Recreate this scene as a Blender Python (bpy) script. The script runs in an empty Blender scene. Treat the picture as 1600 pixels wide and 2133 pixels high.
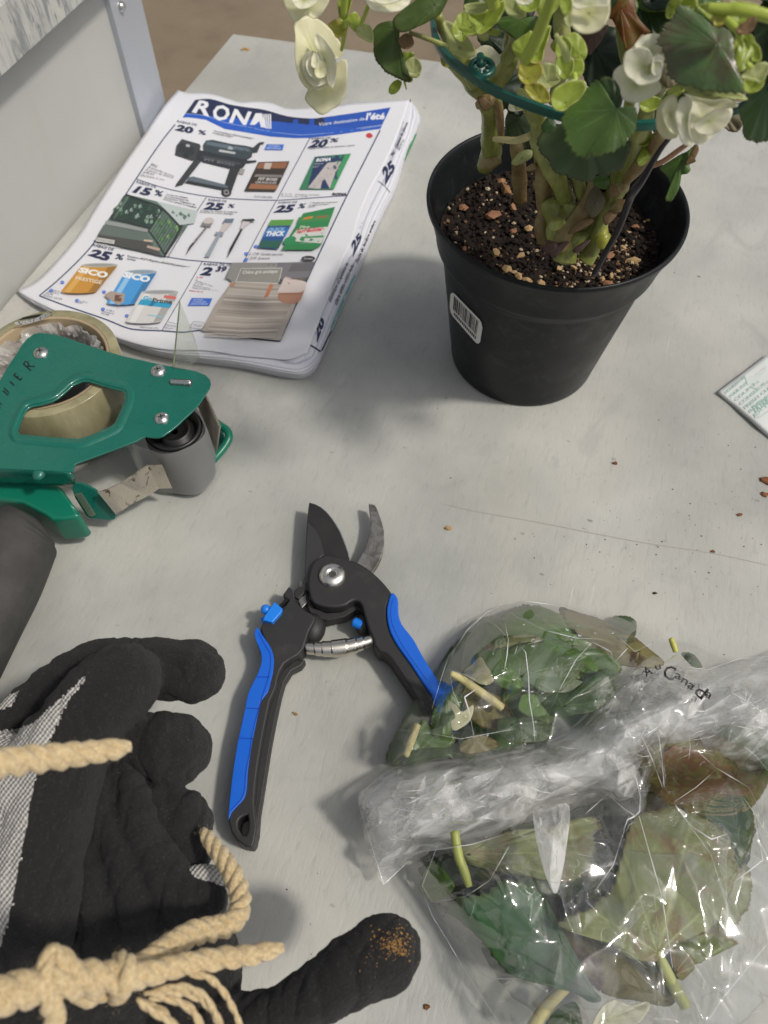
import bpy, bmesh, math, random
from math import radians, sin, cos, pi, sqrt, atan2, exp
from mathutils import Vector, Matrix, noise
SC = bpy.context.scene
COL = SC.collection
# ------------------------------------------------------------------ camera
CAM_H, PITCH, FPX = 0.42, radians(32.0), 1604.0        # height over the table, tilt up from straight down, focal length
cam_d = bpy.data.cameras.new('camera')
cam = bpy.data.objects.new('camera', cam_d); COL.objects.link(cam)
ROLL = radians(1.3)
cam.location = (0, 0, CAM_H); cam.rotation_euler = (Matrix.Rotation(PITCH, 3, 'X') @ Matrix.Rotation(ROLL, 3, 'Z')).to_euler()
cam_d.sensor_fit = 'VERTICAL'; cam_d.sensor_height = 34.6; cam_d.lens = 34.6*FPX/2133.0
cam_d.clip_start = 0.01; cam_d.clip_end = 60
cam_d.dof.use_dof = True; cam_d.dof.focus_distance = 0.41; cam_d.dof.aperture_fstop = 12.0
SC.camera = cam
# ------------------------------------------------------------------ sky, sun, exposure
SUN_EL, SUN_AZ = radians(55), radians(-17)              # azimuth measured from +X towards +Y
w = bpy.data.worlds.new('World'); SC.world = w; w.use_nodes = True
nt = w.node_tree; bg = nt.nodes['Background']
sky = nt.nodes.new('ShaderNodeTexSky'); sky.sky_type = 'NISHITA'; sky.sun_disc = False
sky.sun_elevation = SUN_EL; sky.sun_rotation = pi/2 - SUN_AZ
sky.air_density = 1.0; sky.dust_density = 4.0; sky.ozone_density = 1.0
hs = nt.nodes.new('ShaderNodeHueSaturation'); hs.inputs['Saturation'].default_value = 0.35   # milky, hazy daylight
nt.links.new(sky.outputs[0], hs.inputs['Color']); nt.links.new(hs.outputs[0], bg.inputs[0]); bg.inputs[1].default_value = 0.118
sun_d = bpy.data.lights.new('sun', 'SUN'); sun_d.energy = 2.7; sun_d.angle = radians(5.0); sun_d.color = (1.0, 0.93, 0.84)
sun = bpy.data.objects.new('sun', sun_d); COL.objects.link(sun)
sdir = Vector((cos(SUN_EL)*cos(SUN_AZ), cos(SUN_EL)*sin(SUN_AZ), sin(SUN_EL)))
sun.rotation_euler = sdir.to_track_quat('Z', 'Y').to_euler()
SC.view_settings.view_transform = 'Standard'; SC.view_settings.look = 'None'
SC.view_settings.exposure = -0.27; SC.view_settings.gamma = 1.0
SC.cycles.max_bounces = 14; SC.cycles.transparent_max_bounces = 32; SC.cycles.transmission_bounces = 8
SC.cycles.use_denoising = True
# ------------------------------------------------------------------ geometry of the view (real points from what the photograph shows)
cP, sP, cR, sR = cos(PITCH), sin(PITCH), cos(ROLL), sin(ROLL)
def ray(px, py):
    a, b = (px-800)/FPX, -(py-1066.5)/FPX
    a, b = a*cR-b*sR, a*sR+b*cR
    return Vector((a, b*cP + sP, b*sP - cP))
def P(px, py, z=0.0):
    d = ray(px, py); t = (z-CAM_H)/d.z
    return Vector((d.x*t, d.y*t, z))
def PY(px, py, y):                                    # point at depth y (world Y)
    d = ray(px, py); t = y/d.y
    return Vector((d.x*t, y, CAM_H+d.z*t))
def proj(p):
    x, y, z = p[0], p[1], p[2]-CAM_H
    dep = y*sP - z*cP
    a, b = x/dep, (y*cP+z*sP)/dep
    return (800+FPX*(a*cR+b*sR), 1066.5-FPX*(b*cR-a*sR))
def pxm(p):                                           # metres per photo pixel at p
    return (p[1]*sP - (p[2]-CAM_H)*cP)/FPX
def zz(pts, ox, oy, s): return [(ox+a[0]/s, oy+a[1]/s)+tuple(a[2:]) for a in pts]
# ------------------------------------------------------------------ scene helpers
def tag(o, label=None, cat=None, group=None, kind=None):
    if label: o['label'] = label
    if cat: o['category'] = cat
    if group: o['group'] = group
    if kind: o['kind'] = kind
    return o
def thing(name, loc, label, cat, group=None):
    o = bpy.data.objects.new(name, None); COL.objects.link(o); o.location = loc
    o.empty_display_size = 0.02
    return tag(o, label, cat, group)
def link(name, me, parent=None, mats=None):
    o = bpy.data.objects.new(name, me); COL.objects.link(o)
    if mats is not None:
        for m in (mats if isinstance(mats, (list, tuple)) else [mats]): me.materials.append(m)
    if parent is not None:
        o.parent = parent
        q, loc = parent, Vector((0, 0, 0))
        while q is not None: loc += q.location; q = q.parent
        o.location = -loc                             # vertices are given in world coordinates
    return o
def mesh(name, vs, fs, mat=None, parent=None, smooth=False, uvs=None):
    me = bpy.data.meshes.new(name); me.from_pydata([tuple(v) for v in vs], [], fs); me.update()
    if smooth: me.polygons.foreach_set('use_smooth', [True]*len(me.polygons))
    if uvs:
        uv = me.uv_layers.new(name='UVMap')
        for l in me.loops: uv.data[l.index].uv = uvs[l.vertex_index]
    return link(name, me, parent, mat)
def from_bm(name, bm, mat=None, parent=None, smooth=False):
    me = bpy.data.meshes.new(name); bm.to_mesh(me); bm.free()
    if smooth: me.polygons.foreach_set('use_smooth', [True]*len(me.polygons))
    return link(name, me, parent, mat)
def bevel(o, w, seg=3, ang=35):
    m = o.modifiers.new('bevel', 'BEVEL'); m.width = w; m.segments = seg; m.limit_method = 'ANGLE'; m.angle_limit = radians(ang)
    m.harden_normals = False
    return o
def autosmooth(o, ang=40):
    o.data.polygons.foreach_set('use_smooth', [True]*len(o.data.polygons))
    try: o.data.set_sharp_from_angle(angle=radians(ang))
    except Exception: pass
    return o
def cr(pts, n=6, closed=False):                       # Catmull-Rom through points of any dimension
    N = len(pts); out = []
    rng = range(N) if closed else range(N-1)
    for i in rng:
        g = lambda k: pts[k % N] if closed else pts[max(0, min(N-1, k))]
        p0, p1, p2, p3 = g(i-1), g(i), g(i+1), g(i+2)
        for j in range(n):
            t = j/n
            out.append(tuple(0.5*(2*b+(c-a)*t+(2*a-5*b+4*c-d)*t*t+(3*b-a-3*c+d)*t**3) for a, b, c, d in zip(p0, p1, p2, p3)))
    if not closed: out.append(tuple(pts[-1]))
    return out
def prism(name, pts, z0, z1, mat, parent=None, bev=0.0, smooth_n=0, holes=None, seg=3, zref=None):
    """outline as seen in the picture at height z1 (pixels) -> solid between z0 and z1"""
    if smooth_n: pts = cr(pts, smooth_n, True)
    zr = z1 if zref is None else zref
    def W(q): return [P(a[0], a[1], zr).xy for a in q]
    return prism_xy(name, W(pts), z0, z1, mat, parent, bev, [W(h) for h in (holes or [])], seg)
def prism_xy(name, xy, z0, z1, mat, parent=None, bev=0.0, holes=None, seg=3):
    bm = bmesh.new()
    loops = [xy]+(holes or []); es = []
    for lp in loops:
        vs = [bm.verts.new((p[0], p[1], z1)) for p in lp]
        for i in range(len(vs)): es.append(bm.edges.new((vs[i], vs[(i+1) % len(vs)])))
    if len(loops) == 1:
        bm.faces.new(list(bm.verts))
    else:
        bmesh.ops.triangle_fill(bm, edges=es, use_beauty=True, use_dissolve=False)
    bmesh.ops.recalc_face_normals(bm, faces=bm.faces[:])
    if sum(f.normal.z*f.calc_area() for f in bm.faces) < 0: bmesh.ops.reverse_faces(bm, faces=bm.faces[:])
    r = bmesh.ops.extrude_face_region(bm, geom=bm.faces[:])
    for v in r['geom']:
        if isinstance(v, bmesh.types.BMVert): v.co.z = z0
    bmesh.ops.recalc_face_normals(bm, faces=bm.faces[:])
    o = from_bm(name, bm, mat, parent)
    if bev: bevel(o, bev, seg, 50); autosmooth(o, 35)
    return o
def frames(pts):
    T = []
    n = len(pts)
    for i in range(n):
        a, b = pts[max(0, i-1)], pts[min(n-1, i+1)]
        T.append((b-a).normalized() if (b-a).length > 1e-9 else Vector((0, 0, 1)))
    up = Vector((0, 0, 1)) if abs(T[0].z) < 0.9 else Vector((1, 0, 0))
    N = [(up - T[0]*up.dot(T[0])).normalized()]
    for i in range(1, n):
        q = T[i-1].rotation_difference(T[i]); v = q @ N[-1]
        N.append((v - T[i]*v.dot(T[i])).normalized())
    return T, N
def tube(name, pts, rad, mat, parent=None, seg=12, sub=4, caps=True, flat=1.0, disp=None, build=True):
    """pts: list of Vectors, rad: number or list; Catmull-Rom smoothed"""
    n = len(pts)
    r = [rad]*n if isinstance(rad, (int, float)) else list(rad)
    q = cr([tuple(p)+(x,) for p, x in zip(pts, r)], sub) if n > 2 else [tuple(p)+(x,) for p, x in zip(pts, r)]
    pp = [Vector(a[:3]) for a in q]; rr = [a[3] for a in q]
    T, N = frames(pp); vs, fs = [], []
    for i, p in enumerate(pp):
        B = T[i].cross(N[i])
        for k in range(seg):
            a = 2*pi*k/seg
            d = N[i]*cos(a)*flat + B*sin(a)
            R = rr[i]
            if disp: R *= disp(i/(len(pp)-1), a, p)
            vs.append(p + d*R)
    m = len(pp)
    for i in range(m-1):
        for k in range(seg):
            a, b = i*seg+k, i*seg+(k+1) % seg
            fs.append((a, b, b+seg, a+seg))
    if caps:
        for i, s in ((0, -1), (m-1, 1)):
            c = len(vs); base = i*seg
            vs.append(pp[i]+T[i]*s*rr[i]*0.35)
            for k in range(seg):
                a, b = base+k, base+(k+1) % seg
                fs.append((a, c, b) if s < 0 else (a, b, c))
            if s < 0: fs[-seg:] = [(b, c, a)[::-1] for a, c, b in fs[-seg:]]
    if not build: return vs, fs
    o = mesh(name, vs, fs, mat, parent, True)
    fix_normals(o); return o
def fix_normals(o):
    bm = bmesh.new(); bm.from_mesh(o.data); bmesh.ops.recalc_face_normals(bm, faces=bm.faces[:]); bm.to_mesh(o.data); bm.free()
def lathe(name, prof, c, mat, parent=None, seg=96, smooth=True, close=False):
    vs, fs = [], []
    for (r, z) in prof:
        for k in range(seg):
            a = 2*pi*k/seg; vs.append((c[0]+r*cos(a), c[1]+r*sin(a), z))
    m = len(prof)
    for i in range(m if close else m-1):
        for k in range(seg):
            a, b = i*seg+k, i*seg+(k+1) % seg
            a2, b2 = ((i+1) % m)*seg+k, ((i+1) % m)*seg+(k+1) % seg
            fs.append((a, b, b2, a2))
    o = mesh(name, vs, fs, mat, parent, smooth); fix_normals(o); return o
def ball(name, c, r, mat, parent=None, scale=(1, 1, 1), seg=16, rot=None):
    bm = bmesh.new(); bmesh.ops.create_uvsphere(bm, u_segments=seg, v_segments=max(6, seg//2), radius=r)
    M = Matrix.Translation(c) @ ((rot.to_matrix().to_4x4()) if rot else Matrix.Identity(4)) @ Matrix.Diagonal((*scale, 1))
    bm.transform(M); return from_bm(name, bm, mat, parent, True)
def box(name, lo, hi, mat, parent=None, bev=0):
    bm = bmesh.new(); bmesh.ops.create_cube(bm, size=1)
    for v in bm.verts: v.co = Vector([lo[i] if v.co[i] < 0 else hi[i] for i in range(3)])
    o = from_bm(name, bm, mat, parent)
    if bev: bevel(o, bev)
    return o
# ------------------------------------------------------------------ materials
class M_:
    """small node builder"""
    def __init__(s, name, col=(.5, .5, .5), rough=.5, spec=.5, metal=0, **k):
        s.m = bpy.data.materials.new(name); s.m.use_nodes = True; s.t = s.m.node_tree; s.b = s.t.nodes['Principled BSDF']
        s.b.inputs['Base Color'].default_value = (*col, 1); s.b.inputs['Roughness'].default_value = rough
        s.b.inputs['Specular IOR Level'].default_value = spec; s.b.inputs['Metallic'].default_value = metal
        for a, v in k.items(): s.b.inputs[a.replace('_', ' ')].default_value = v
        s._co = None
    def n(s, ty, **k):
        nd = s.t.nodes.new(ty)
        for a, v in k.items():
            if a.startswith('i_'):
                key = a[2:]
                nd.inputs[int(key) if key.isdigit() else key.replace('_', ' ')].default_value = v
            else: setattr(nd, a, v)
        return nd
    def l(s, a, b): s.t.links.new(a, b)
    def co(s, scale=(1, 1, 1), rot=0, kind='Object'):
        t = s.n('ShaderNodeTexCoord'); m = s.n('ShaderNodeMapping')
        m.inputs['Scale'].default_value = scale; m.inputs['Rotation'].default_value = (0, 0, rot)
        s.l(t.outputs[kind], m.inputs[0]); return m.outputs[0]
    def noise(s, co, scale, detail=4, rough=.55, dist=0):
        nd = s.n('ShaderNodeTexNoise'); nd.inputs['Scale'].default_value = scale; nd.inputs['Detail'].default_value = detail
        nd.inputs['Roughness'].default_value = rough; nd.inputs['Distortion'].default_value = dist
        s.l(co, nd.inputs['Vector']); return nd.outputs['Fac']
    def vor(s, co, scale, feature='F1', out='Distance', rnd=1):
        nd = s.n('ShaderNodeTexVoronoi', feature=feature); nd.inputs['Scale'].default_value = scale; nd.inputs['Randomness'].default_value = rnd
        s.l(co, nd.inputs['Vector']); return nd.outputs[out]
    def ramp(s, fac, stops, interp='LINEAR'):
        r = s.n('ShaderNodeValToRGB'); r.color_ramp.interpolation = interp; e = r.color_ramp.elements
        while len(e) < len(stops): e.new(0.5)
        for i, (p, c) in enumerate(stops):
            e[i].position = p; e[i].color = (*c, 1) if isinstance(c, tuple) else (c, c, c, 1)
        s.l(fac, r.inputs[0]); return r.outputs[0]
    def mix(s, fac, a, b, mode='MIX'):
        m = s.n('ShaderNodeMix', data_type='RGBA', blend_type=mode)
        for i, v in ((0, fac), (6, a), (7, b)):
            if hasattr(v, 'is_linked') or hasattr(v, 'links'): s.l(v, m.inputs[i])
            elif isinstance(v, tuple): m.inputs[i].default_value = (*v, 1)
            else: m.inputs[i].default_value = v if i == 0 else (v, v, v, 1)
        return m.outputs[2]
    def math(s, op, a, b=0.0, clamp=False):
        m = s.n('ShaderNodeMath', operation=op, use_clamp=clamp)
        for i, v in ((0, a), (1, b)):
            if hasattr(v, 'links'): s.l(v, m.inputs[i])
            else: m.inputs[i].default_value = v
        return m.outputs[0]
    def col(s, out): s.l(out, s.b.inputs['Base Color']); return s
    def rough(s, out): s.l(out, s.b.inputs['Roughness']); return s
    def bump(s, h, dist, strength=1.0):
        b = s.n('ShaderNodeBump'); b.inputs['Distance'].default_value = dist; b.inputs['Strength'].default_value = strength
        s.l(h, b.inputs['Height'])
        if s.b.inputs['Normal'].is_linked: s.l(s.b.inputs['Normal'].links[0].from_socket, b.inputs['Normal'])
        s.l(b.outputs[0], s.b.inputs['Normal']); return s
def flat(name, col, rough=.5, spec=.5, var=0.0, vscale=60, **k):
    m = M_(name, col, rough, spec, **k)
    if var:
        c = m.co(); f = m.noise(c, vscale, 5)
        m.col(m.mix(f, tuple(x*(1-var) for x in col), tuple(min(1, x*(1+var)) for x in col)))
    return m.m
R = random.Random(7)
# ------------------------------------------------------------------ ground
m = M_('concrete_floor', rough=.85, spec=.3); c = m.co()
f = m.noise(c, 3.5, 6, .6); f2 = m.noise(c, 14, 5, .65, .6)
colr = m.mix(m.ramp(f2, [(.35, 0.0), (.65, 1.0)]), m.ramp(f, [(.3, (.15, .11, .075)), (.7, (.27, .215, .15))]), (.20, .16, .11))
m.col(colr).bump(m.noise(c, 120, 4), .002)
FLOOR_Z = -0.80
g = mesh('ground', [(-6, -4, FLOOR_Z), (6, -4, FLOOR_Z), (6, 9, FLOOR_Z), (-6, 9, FLOOR_Z)], [(0, 1, 2, 3)], m.m); tag(g, kind='structure')
# ------------------------------------------------------------------ workbench: grey painted plywood
C0 = P(485, 70); dL = (P(300, 290)-C0).normalized(); dF = (P(930, 130)-C0).normalized()
GR = atan2(dL.y, dL.x)                                # direction of the wood grain
m = M_('grey_painted_plywood', rough=.5, spec=.42); co = m.co(rot=-GR); 
def scl(s): 
    mp = m.n('ShaderNodeMapping'); mp.inputs['Scale'].default_value = s; m.l(co, mp.inputs[0]); return mp.outputs[0]
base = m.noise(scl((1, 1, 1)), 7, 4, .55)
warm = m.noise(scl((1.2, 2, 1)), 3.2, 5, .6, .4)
grain = m.noise(scl((75, 330, 75)), 1, 6, .72, .5)
grain2 = m.noise(scl((150, 700, 150)), 1, 4, .7, .4)
c1 = m.ramp(base, [(.34, (.315, .325, .303)), (.66, (.485, .485, .448))])  # broad paint mottling, made stronger to put patches of light into the colour
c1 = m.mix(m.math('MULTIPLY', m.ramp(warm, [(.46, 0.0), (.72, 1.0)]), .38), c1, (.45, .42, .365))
c1 = m.mix(m.ramp(grain, [(.28, 1.0), (.46, 0.0)]), c1, m.mix(.30, c1, (.20, .20, .185)))
c1 = m.mix(m.math('MULTIPLY', m.ramp(grain2, [(.56, 0.0), (.72, 1.0)]), .16), c1, (.60, .60, .58))
sp = m.vor(scl((75, 40, 40)), 1.0, 'F1'); spn = m.noise(scl((25, 25, 25)), 1, 3)
sm = m.math('MULTIPLY', m.ramp(sp, [(.05, 1.0), (.09, 0.0)]), m.ramp(spn, [(.5, 0.0), (.6, 1.0)]))
c1 = m.mix(m.math('MULTIPLY', sm, .75), c1, (.10, .095, .085))
scr = m.noise(scl((10, 500, 10)), 1, 2, .4); scr2 = m.noise(scl((30, 30, 30)), 1, 3)
c1 = m.mix(m.math('MULTIPLY', m.math('MULTIPLY', m.ramp(scr, [(.70, 0.0), (.74, 1.0)]), m.ramp(scr2, [(.55, 0.0), (.65, 1.0)])), .35), c1, (.72, .72, .69))
smudge = m.noise(scl((18, 30, 18)), 1, 5, .7, 1.0)
c1 = m.mix(m.math('MULTIPLY', m.ramp(smudge, [(.56, 0.0), (.72, 1.0)]), .38), c1, (.28, .28, .265))
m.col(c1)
m.rough(m.ramp(m.noise(scl((6, 12, 6)), 1, 4), [(.3, .30), (.7, .52)]))
m.bump(m.ramp(grain, [(.25, 0.0), (.6, 1.0)]), .00016, .55); m.bump(m.noise(scl((160, 260, 160)), 1, 3), .00012, .6)
bench = thing('workbench', (C0.x, C0.y, FLOOR_Z), 'grey painted plywood workbench that carries the plant, the pruners and the bag', 'workbench')
T_TH = 0.018
far_r, near_l = C0+dF*1.45, C0+dL*1.16
near_r = far_r+dL*1.16
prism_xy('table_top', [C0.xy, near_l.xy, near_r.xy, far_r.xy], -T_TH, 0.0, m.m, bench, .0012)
PLY = m.m
wood = flat('raw_timber', (.32, .22, .13), .7, .3, .25, 30)
for a, b in ((.06, .06), (.06, 1.09), (1.38, .06), (1.38, 1.09)):
    p = C0+dF*a+dL*b
    box('leg', (p.x-.03, p.y-.03, FLOOR_Z), (p.x+.03, p.y+.03, -T_TH-.002), wood, bench)
# thin pencil line and worn spots are marks on the paint
# long scratch across the top (right half)
scr_m = flat('scratch', (.39, .36, .33), .7, .3)
def ribbon(name, pts, wpx, mat, parent=None, z=.0003, sub=6):
    q = cr([tuple(P(x, y)) for x, y in pts], sub); q = [Vector(a) for a in q]; T, _ = frames(q); vs, fs = [], []
    for i, p in enumerate(q):
        nn = Vector((-T[i].y, T[i].x, 0)); ww = wpx*pxm(p)*.5*(0.35+0.65*sin(pi*min(1, max(0, (i+.5)/len(q))))**.4)*R.uniform(.6, 1.2)
        vs += [p+nn*ww+Vector((0, 0, z)), p-nn*ww+Vector((0, 0, z))]
        if i: k = 2*i; fs.append((k-2, k-1, k+1, k))
    return mesh(name, vs, fs, mat, parent)
ribbon('scratch', [(918, 1049), (1000, 1067), (1120, 1088), (1240, 1112), (1360, 1134), (1480, 1152), (1610, 1180)], 1.5, scr_m, bench, sub=20)
# debris on the table
bark = flat('bark', (.20, .085, .04), .85, .2, .4, 300); soilm = flat('soil_crumb', (.05, .035, .025), .9, .2)
tan = flat('dry_husk', (.42, .27, .13), .8, .2, .3, 400)
def chip(name, c, r, h, mat, label=None, cat=None, group=None, parent=None, seed=0, n=8):
    rr = random.Random(seed); vs, fs = [], []
    for j, (zz_, s) in enumerate(((0, .9), (.5, 1), (1, .7))):
        for k in range(n):
            a = 2*pi*k/n; q = r*s*(0.55+0.6*noise.noise(Vector((cos(a)*1.3+seed*3.1, sin(a)*1.3, seed*.7)))+rr.uniform(.1, .35))
            vs.append((c[0]+q*cos(a)*1.25, c[1]+q*sin(a)*.8, c[2]+h*zz_*(1+.4*rr.uniform(-1, 1)*(j > 1))))
    for j in range(2):
        for k in range(n): a, b = j*n+k, j*n+(k+1) % n; fs.append((a, b, b+n, a+n))
    fs.append(tuple(range(2*n, 3*n))); fs.append(tuple(reversed(range(n))))
    o = mesh(name, vs, fs, mat, parent)
    if label: tag(o, label, cat, group)
    return o
GB = 'bits of bark fallen on the bench'
for i, (x, y, r, mt, lb) in enumerate([
    (1597, 1003, 15, bark, 'largest reddish brown bark flake, at the right below the paper packet'),
    (1594, 1031, 9, bark, 'small bark flake just below the largest one at the right'),
    (1540, 1073, 6, bark, 'dark bark crumb left of and below the two right hand flakes'),
    (1281, 966, 6, bark, 'lone brown crumb on the bare bench below the flower pot'),
    (934, 1101, 8, tan, 'tan husk at the left end of the long scratch'),
    (616, 1487, 7, tan, 'orange husk on the bench between the pruner handles'),
    (889, 2098, 8, bark, 'reddish bark crumb right of the glove thumb'),
    (512, 104, 9, tan, 'pale tan spot of bare wood near the far left corner of the bench'),
    (1484, 1149, 5, bark, 'small bark crumb lying on the long scratch'),
    (1364, 1236, 5, soilm, 'black crumb on the bench above the plastic bag')]):
    p = P(x, y); chip('bark_flake', p, r*pxm(p)*.95, .0008+.00008*r, mt, lb, 'bark flake', GB, seed=i+3)
vs, fs = [], []
for i in range(260):
    x, y = R.uniform(-40, 1640), R.uniform(140, 2150); p = P(x, y)
    if R.random() < .4: x, y = R.gauss(1400, 160), R.gauss(1120, 90); p = P(x, y)
    r = R.choice([.0002, .0003, .0003, .0005]); n0 = len(vs); e = R.uniform(0, 3)
    for k in range(5): a = e+2*pi*k/5; vs.append((p.x+r*cos(a)*R.uniform(.5, 1.6), p.y+r*sin(a)*R.uniform(.5, 1.2), 0.0002))
    vs.append((p.x, p.y, .0002+r*.9))
    for k in range(5): fs.append((n0+k, n0+(k+1) % 5, n0+5))
tag(mesh('soil_specks', vs, fs, soilm), 'fine dark specks of soil scattered over the grey bench', 'dirt', kind='stuff')
# ------------------------------------------------------------------ grey side panel on the left, its corner angle, and the board on top
m = M_('primed_panel', rough=.55, spec=.4); c = m.co()
f = m.noise(c, 6, 4); st = m.noise(m.co((9, 9, 2.6)), 3, 5, .6, .8)
c1 = m.ramp(f, [(.3, (.40, .405, .385)), (.7, (.46, .46, .435))])
c1 = m.mix(m.math('MULTIPLY', m.ramp(st, [(.56, 0.0), (.74, 1.0)]), .22), c1, (.40, .365, .30)); m.col(c1)
m.bump(m.noise(c, 300, 3), .00015, .5)
foot = P(318, 262)                                    # foot of the panel at its far end
pn = Vector((-dL.y, dL.x, 0));  pn = pn if pn.x > 0 else -pn
side = thing('side_panel', foot, 'smooth pale grey panel standing upright along the left edge of the bench', 'panel')
PH = .30
q = [foot.xy+Vector((0, 0)), (foot+dL*1.0).xy, (foot+dL*1.0-pn*.012).xy, (foot-pn*.012).xy]
prism_xy('sheet', q, -.10, PH, m.m, side)
alu = M_('aluminium_angle', (.52, .55, .60), .45, .5, .55); cc = alu.co((1, 1, .1)); alu.rough(alu.ramp(alu.noise(cc, 200, 4), [(.3, .4), (.7, .58)])); alu = alu.m
a0, a1 = P(303, 291), P(345, 222)
# two flanges of the angle: one flat on the panel end, one outwards
e1 = (a1-a0); e1.z = 0; e1.normalize(); e2 = Vector((e1.y, -e1.x, 0))
fl = (a1-a0).length
A = a0+e2*.001
prism_xy('corner_angle', [A.xy, (A+e1*fl).xy, (A+e1*fl-e2*.0025).xy, (A+e1*.0025-e2*.0025).xy, (A+e1*.0025-e2*.02).xy, (A-e2*.02).xy][::-1], -.02, .42, alu, side, .0004)
steel = M_('galvanised_steel', (.55, .55, .54), .32, .5, 1.0); cc = steel.co(); steel.rough(steel.ramp(steel.noise(cc, 300, 4), [(.3, .22), (.7, .45)])); steel = steel.m
d = ray(251, 14); t = (A-Vector((0, 0, CAM_H))).dot(e2)/d.dot(e2); rp = Vector((0, 0, CAM_H))+d*t
ball('rivet', rp, .0042, steel, side, (1, 1, 1), rot=None).scale = (1, 1, 1)
# board laid over the panel top (worn, streaky grey), seen at the top left corner
m = M_('weathered_board', rough=.75, spec=.3); 
c = m.co(rot=-GR); mp = m.n('ShaderNodeMapping'); mp.inputs['Scale'].default_value = (160, 160, 26); m.l(c, mp.inputs[0])
f = m.noise(mp.outputs[0], 1, 6, .68, .5); f2 = m.noise(c, 30, 4); mp2 = m.n('ShaderNodeMapping'); mp2.inputs['Scale'].default_value = (420, 420, 90); m.l(c, mp2.inputs[0]); f3 = m.noise(mp2.outputs[0], 1, 3, .6)
c1 = m.mix(m.ramp(f, [(.36, 1.0), (.54, 0.0)]), m.ramp(f2, [(.3, (.42, .42, .395)), (.7, (.50, .50, .47))]), (.23, .24, .245))
c1 = m.mix(m.ramp(f3, [(.30, .8), (.42, 0.0)]), c1, (.15, .15, .15))
m.col(c1).bump(f, .0005, .5)
# the board stands 2.5 cm proud of the panel: find the height where its lower edge shows at (80, 88)
def on_plane(px, py, pt, nrm):
    d = ray(px, py); o = Vector((0, 0, CAM_H)); return o+d*((pt-o).dot(nrm)/d.dot(nrm))
bp = foot+pn*.022
lo = on_plane(80, 90, bp, pn).z; hi = on_plane(8, 5, bp, pn).z
q = [(bp+dL*.95-pn*.001).xy, (bp-dL*.02-pn*.001).xy, (bp-dL*.02-pn*.034).xy, (bp+dL*.95-pn*.034).xy]
q = [(bp+dL*.95).xy, (bp-dL*.40).xy, (bp-dL*.40-pn*.0215).xy, (bp+dL*.95-pn*.0215).xy]
bd = prism_xy('weathered_board', q, lo, hi, m.m, None, .0008)
tag(bd, 'weathered streaky grey board fixed along the top of the pale side panel', 'board')
# ------------------------------------------------------------------ flower pot
RZ = 0.1305                                            # rim height
pl, pr = P(890, 448, RZ), P(1443, 452, RZ)
front = P(1150, 606, RZ); back = P(1185, 278, RZ)
PR = (pr-pl).length/2*1.0
PC = Vector(((pl.x+pr.x)/2, (front.y+back.y)/2, 0))
PC = Vector((PC.x, front.y+PR+.002, 0))
m = M_('black_pot_plastic', (.008, .010, .011), .34, .26); c = m.co()
sm = m.ramp(m.noise(c, 42, 7, .78, .8), [(.52, 0.0), (.72, 1.0)])
m.col(m.mix(m.math('MULTIPLY', sm, .22), (.008, .010, .0108), (.12, .13, .13)))
m.rough(m.ramp(m.noise(c, 45, 4), [(.3, .33), (.7, .5)])); m.bump(m.noise(c, 500, 2), .00006, .5); POTM = m.m
pot = thing('flower_pot', (PC.x, PC.y, 0), 'black round plastic nursery pot with a barcode sticker, standing on the bench', 'flower pot')
r = PR
prof = [(0.001, .004), (r*.60, .004), (r*.61, .0), (r*.655, .0002), (r*.668, .0012), (r*.673, .003), (r*.68, .008), (r*.75, RZ*.34), (r*.842, RZ*.70), (r*.846, RZ*.715), (r*.852, RZ*.722), (r*.888, RZ*.752), (r*.898, RZ*.762), (r*.904, RZ*.775), (r*.908, RZ*.80), (r*.975, RZ*.955), (r*.985, RZ*.968),
        (r*1.0, RZ*.972), (r*1.003, RZ*.985), (r*1.0, RZ*.996), (r*.985, RZ), (r*.972, RZ*.99), (r*.955, RZ*.95), (r*.885, RZ*.80), (r*.83, RZ*.70), (r*.70, .02), (0.001, .012)]
lathe('pot_body', prof, PC, POTM, pot, 128)
def pot_r(z):
    pts = [(.003, r*.673), (RZ*.70, r*.842), (RZ*.722, r*.852), (RZ*.775, r*.904), (RZ*.955, r*.975)]
    for (z0, r0), (z1, r1) in zip(pts, pts[1:]):
        if z <= z1: return r0+(r1-r0)*max(0, (z-z0)/(z1-z0))
    return r
def pot_pt(px, py, off=.0004):                        # point on the outside of the pot seen at a pixel
    d = ray(px, py); o = Vector((0, 0, CAM_H)); best = None
    t = .2
    while t < .8:
        p = o+d*t
        if p.z < RZ*.955 and (p.xy-PC.xy).length < pot_r(max(0, p.z)): break
        t += .0005
    rr = Vector((p.x-PC.x, p.y-PC.y, 0)).normalized()
    return p+rr*off
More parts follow.
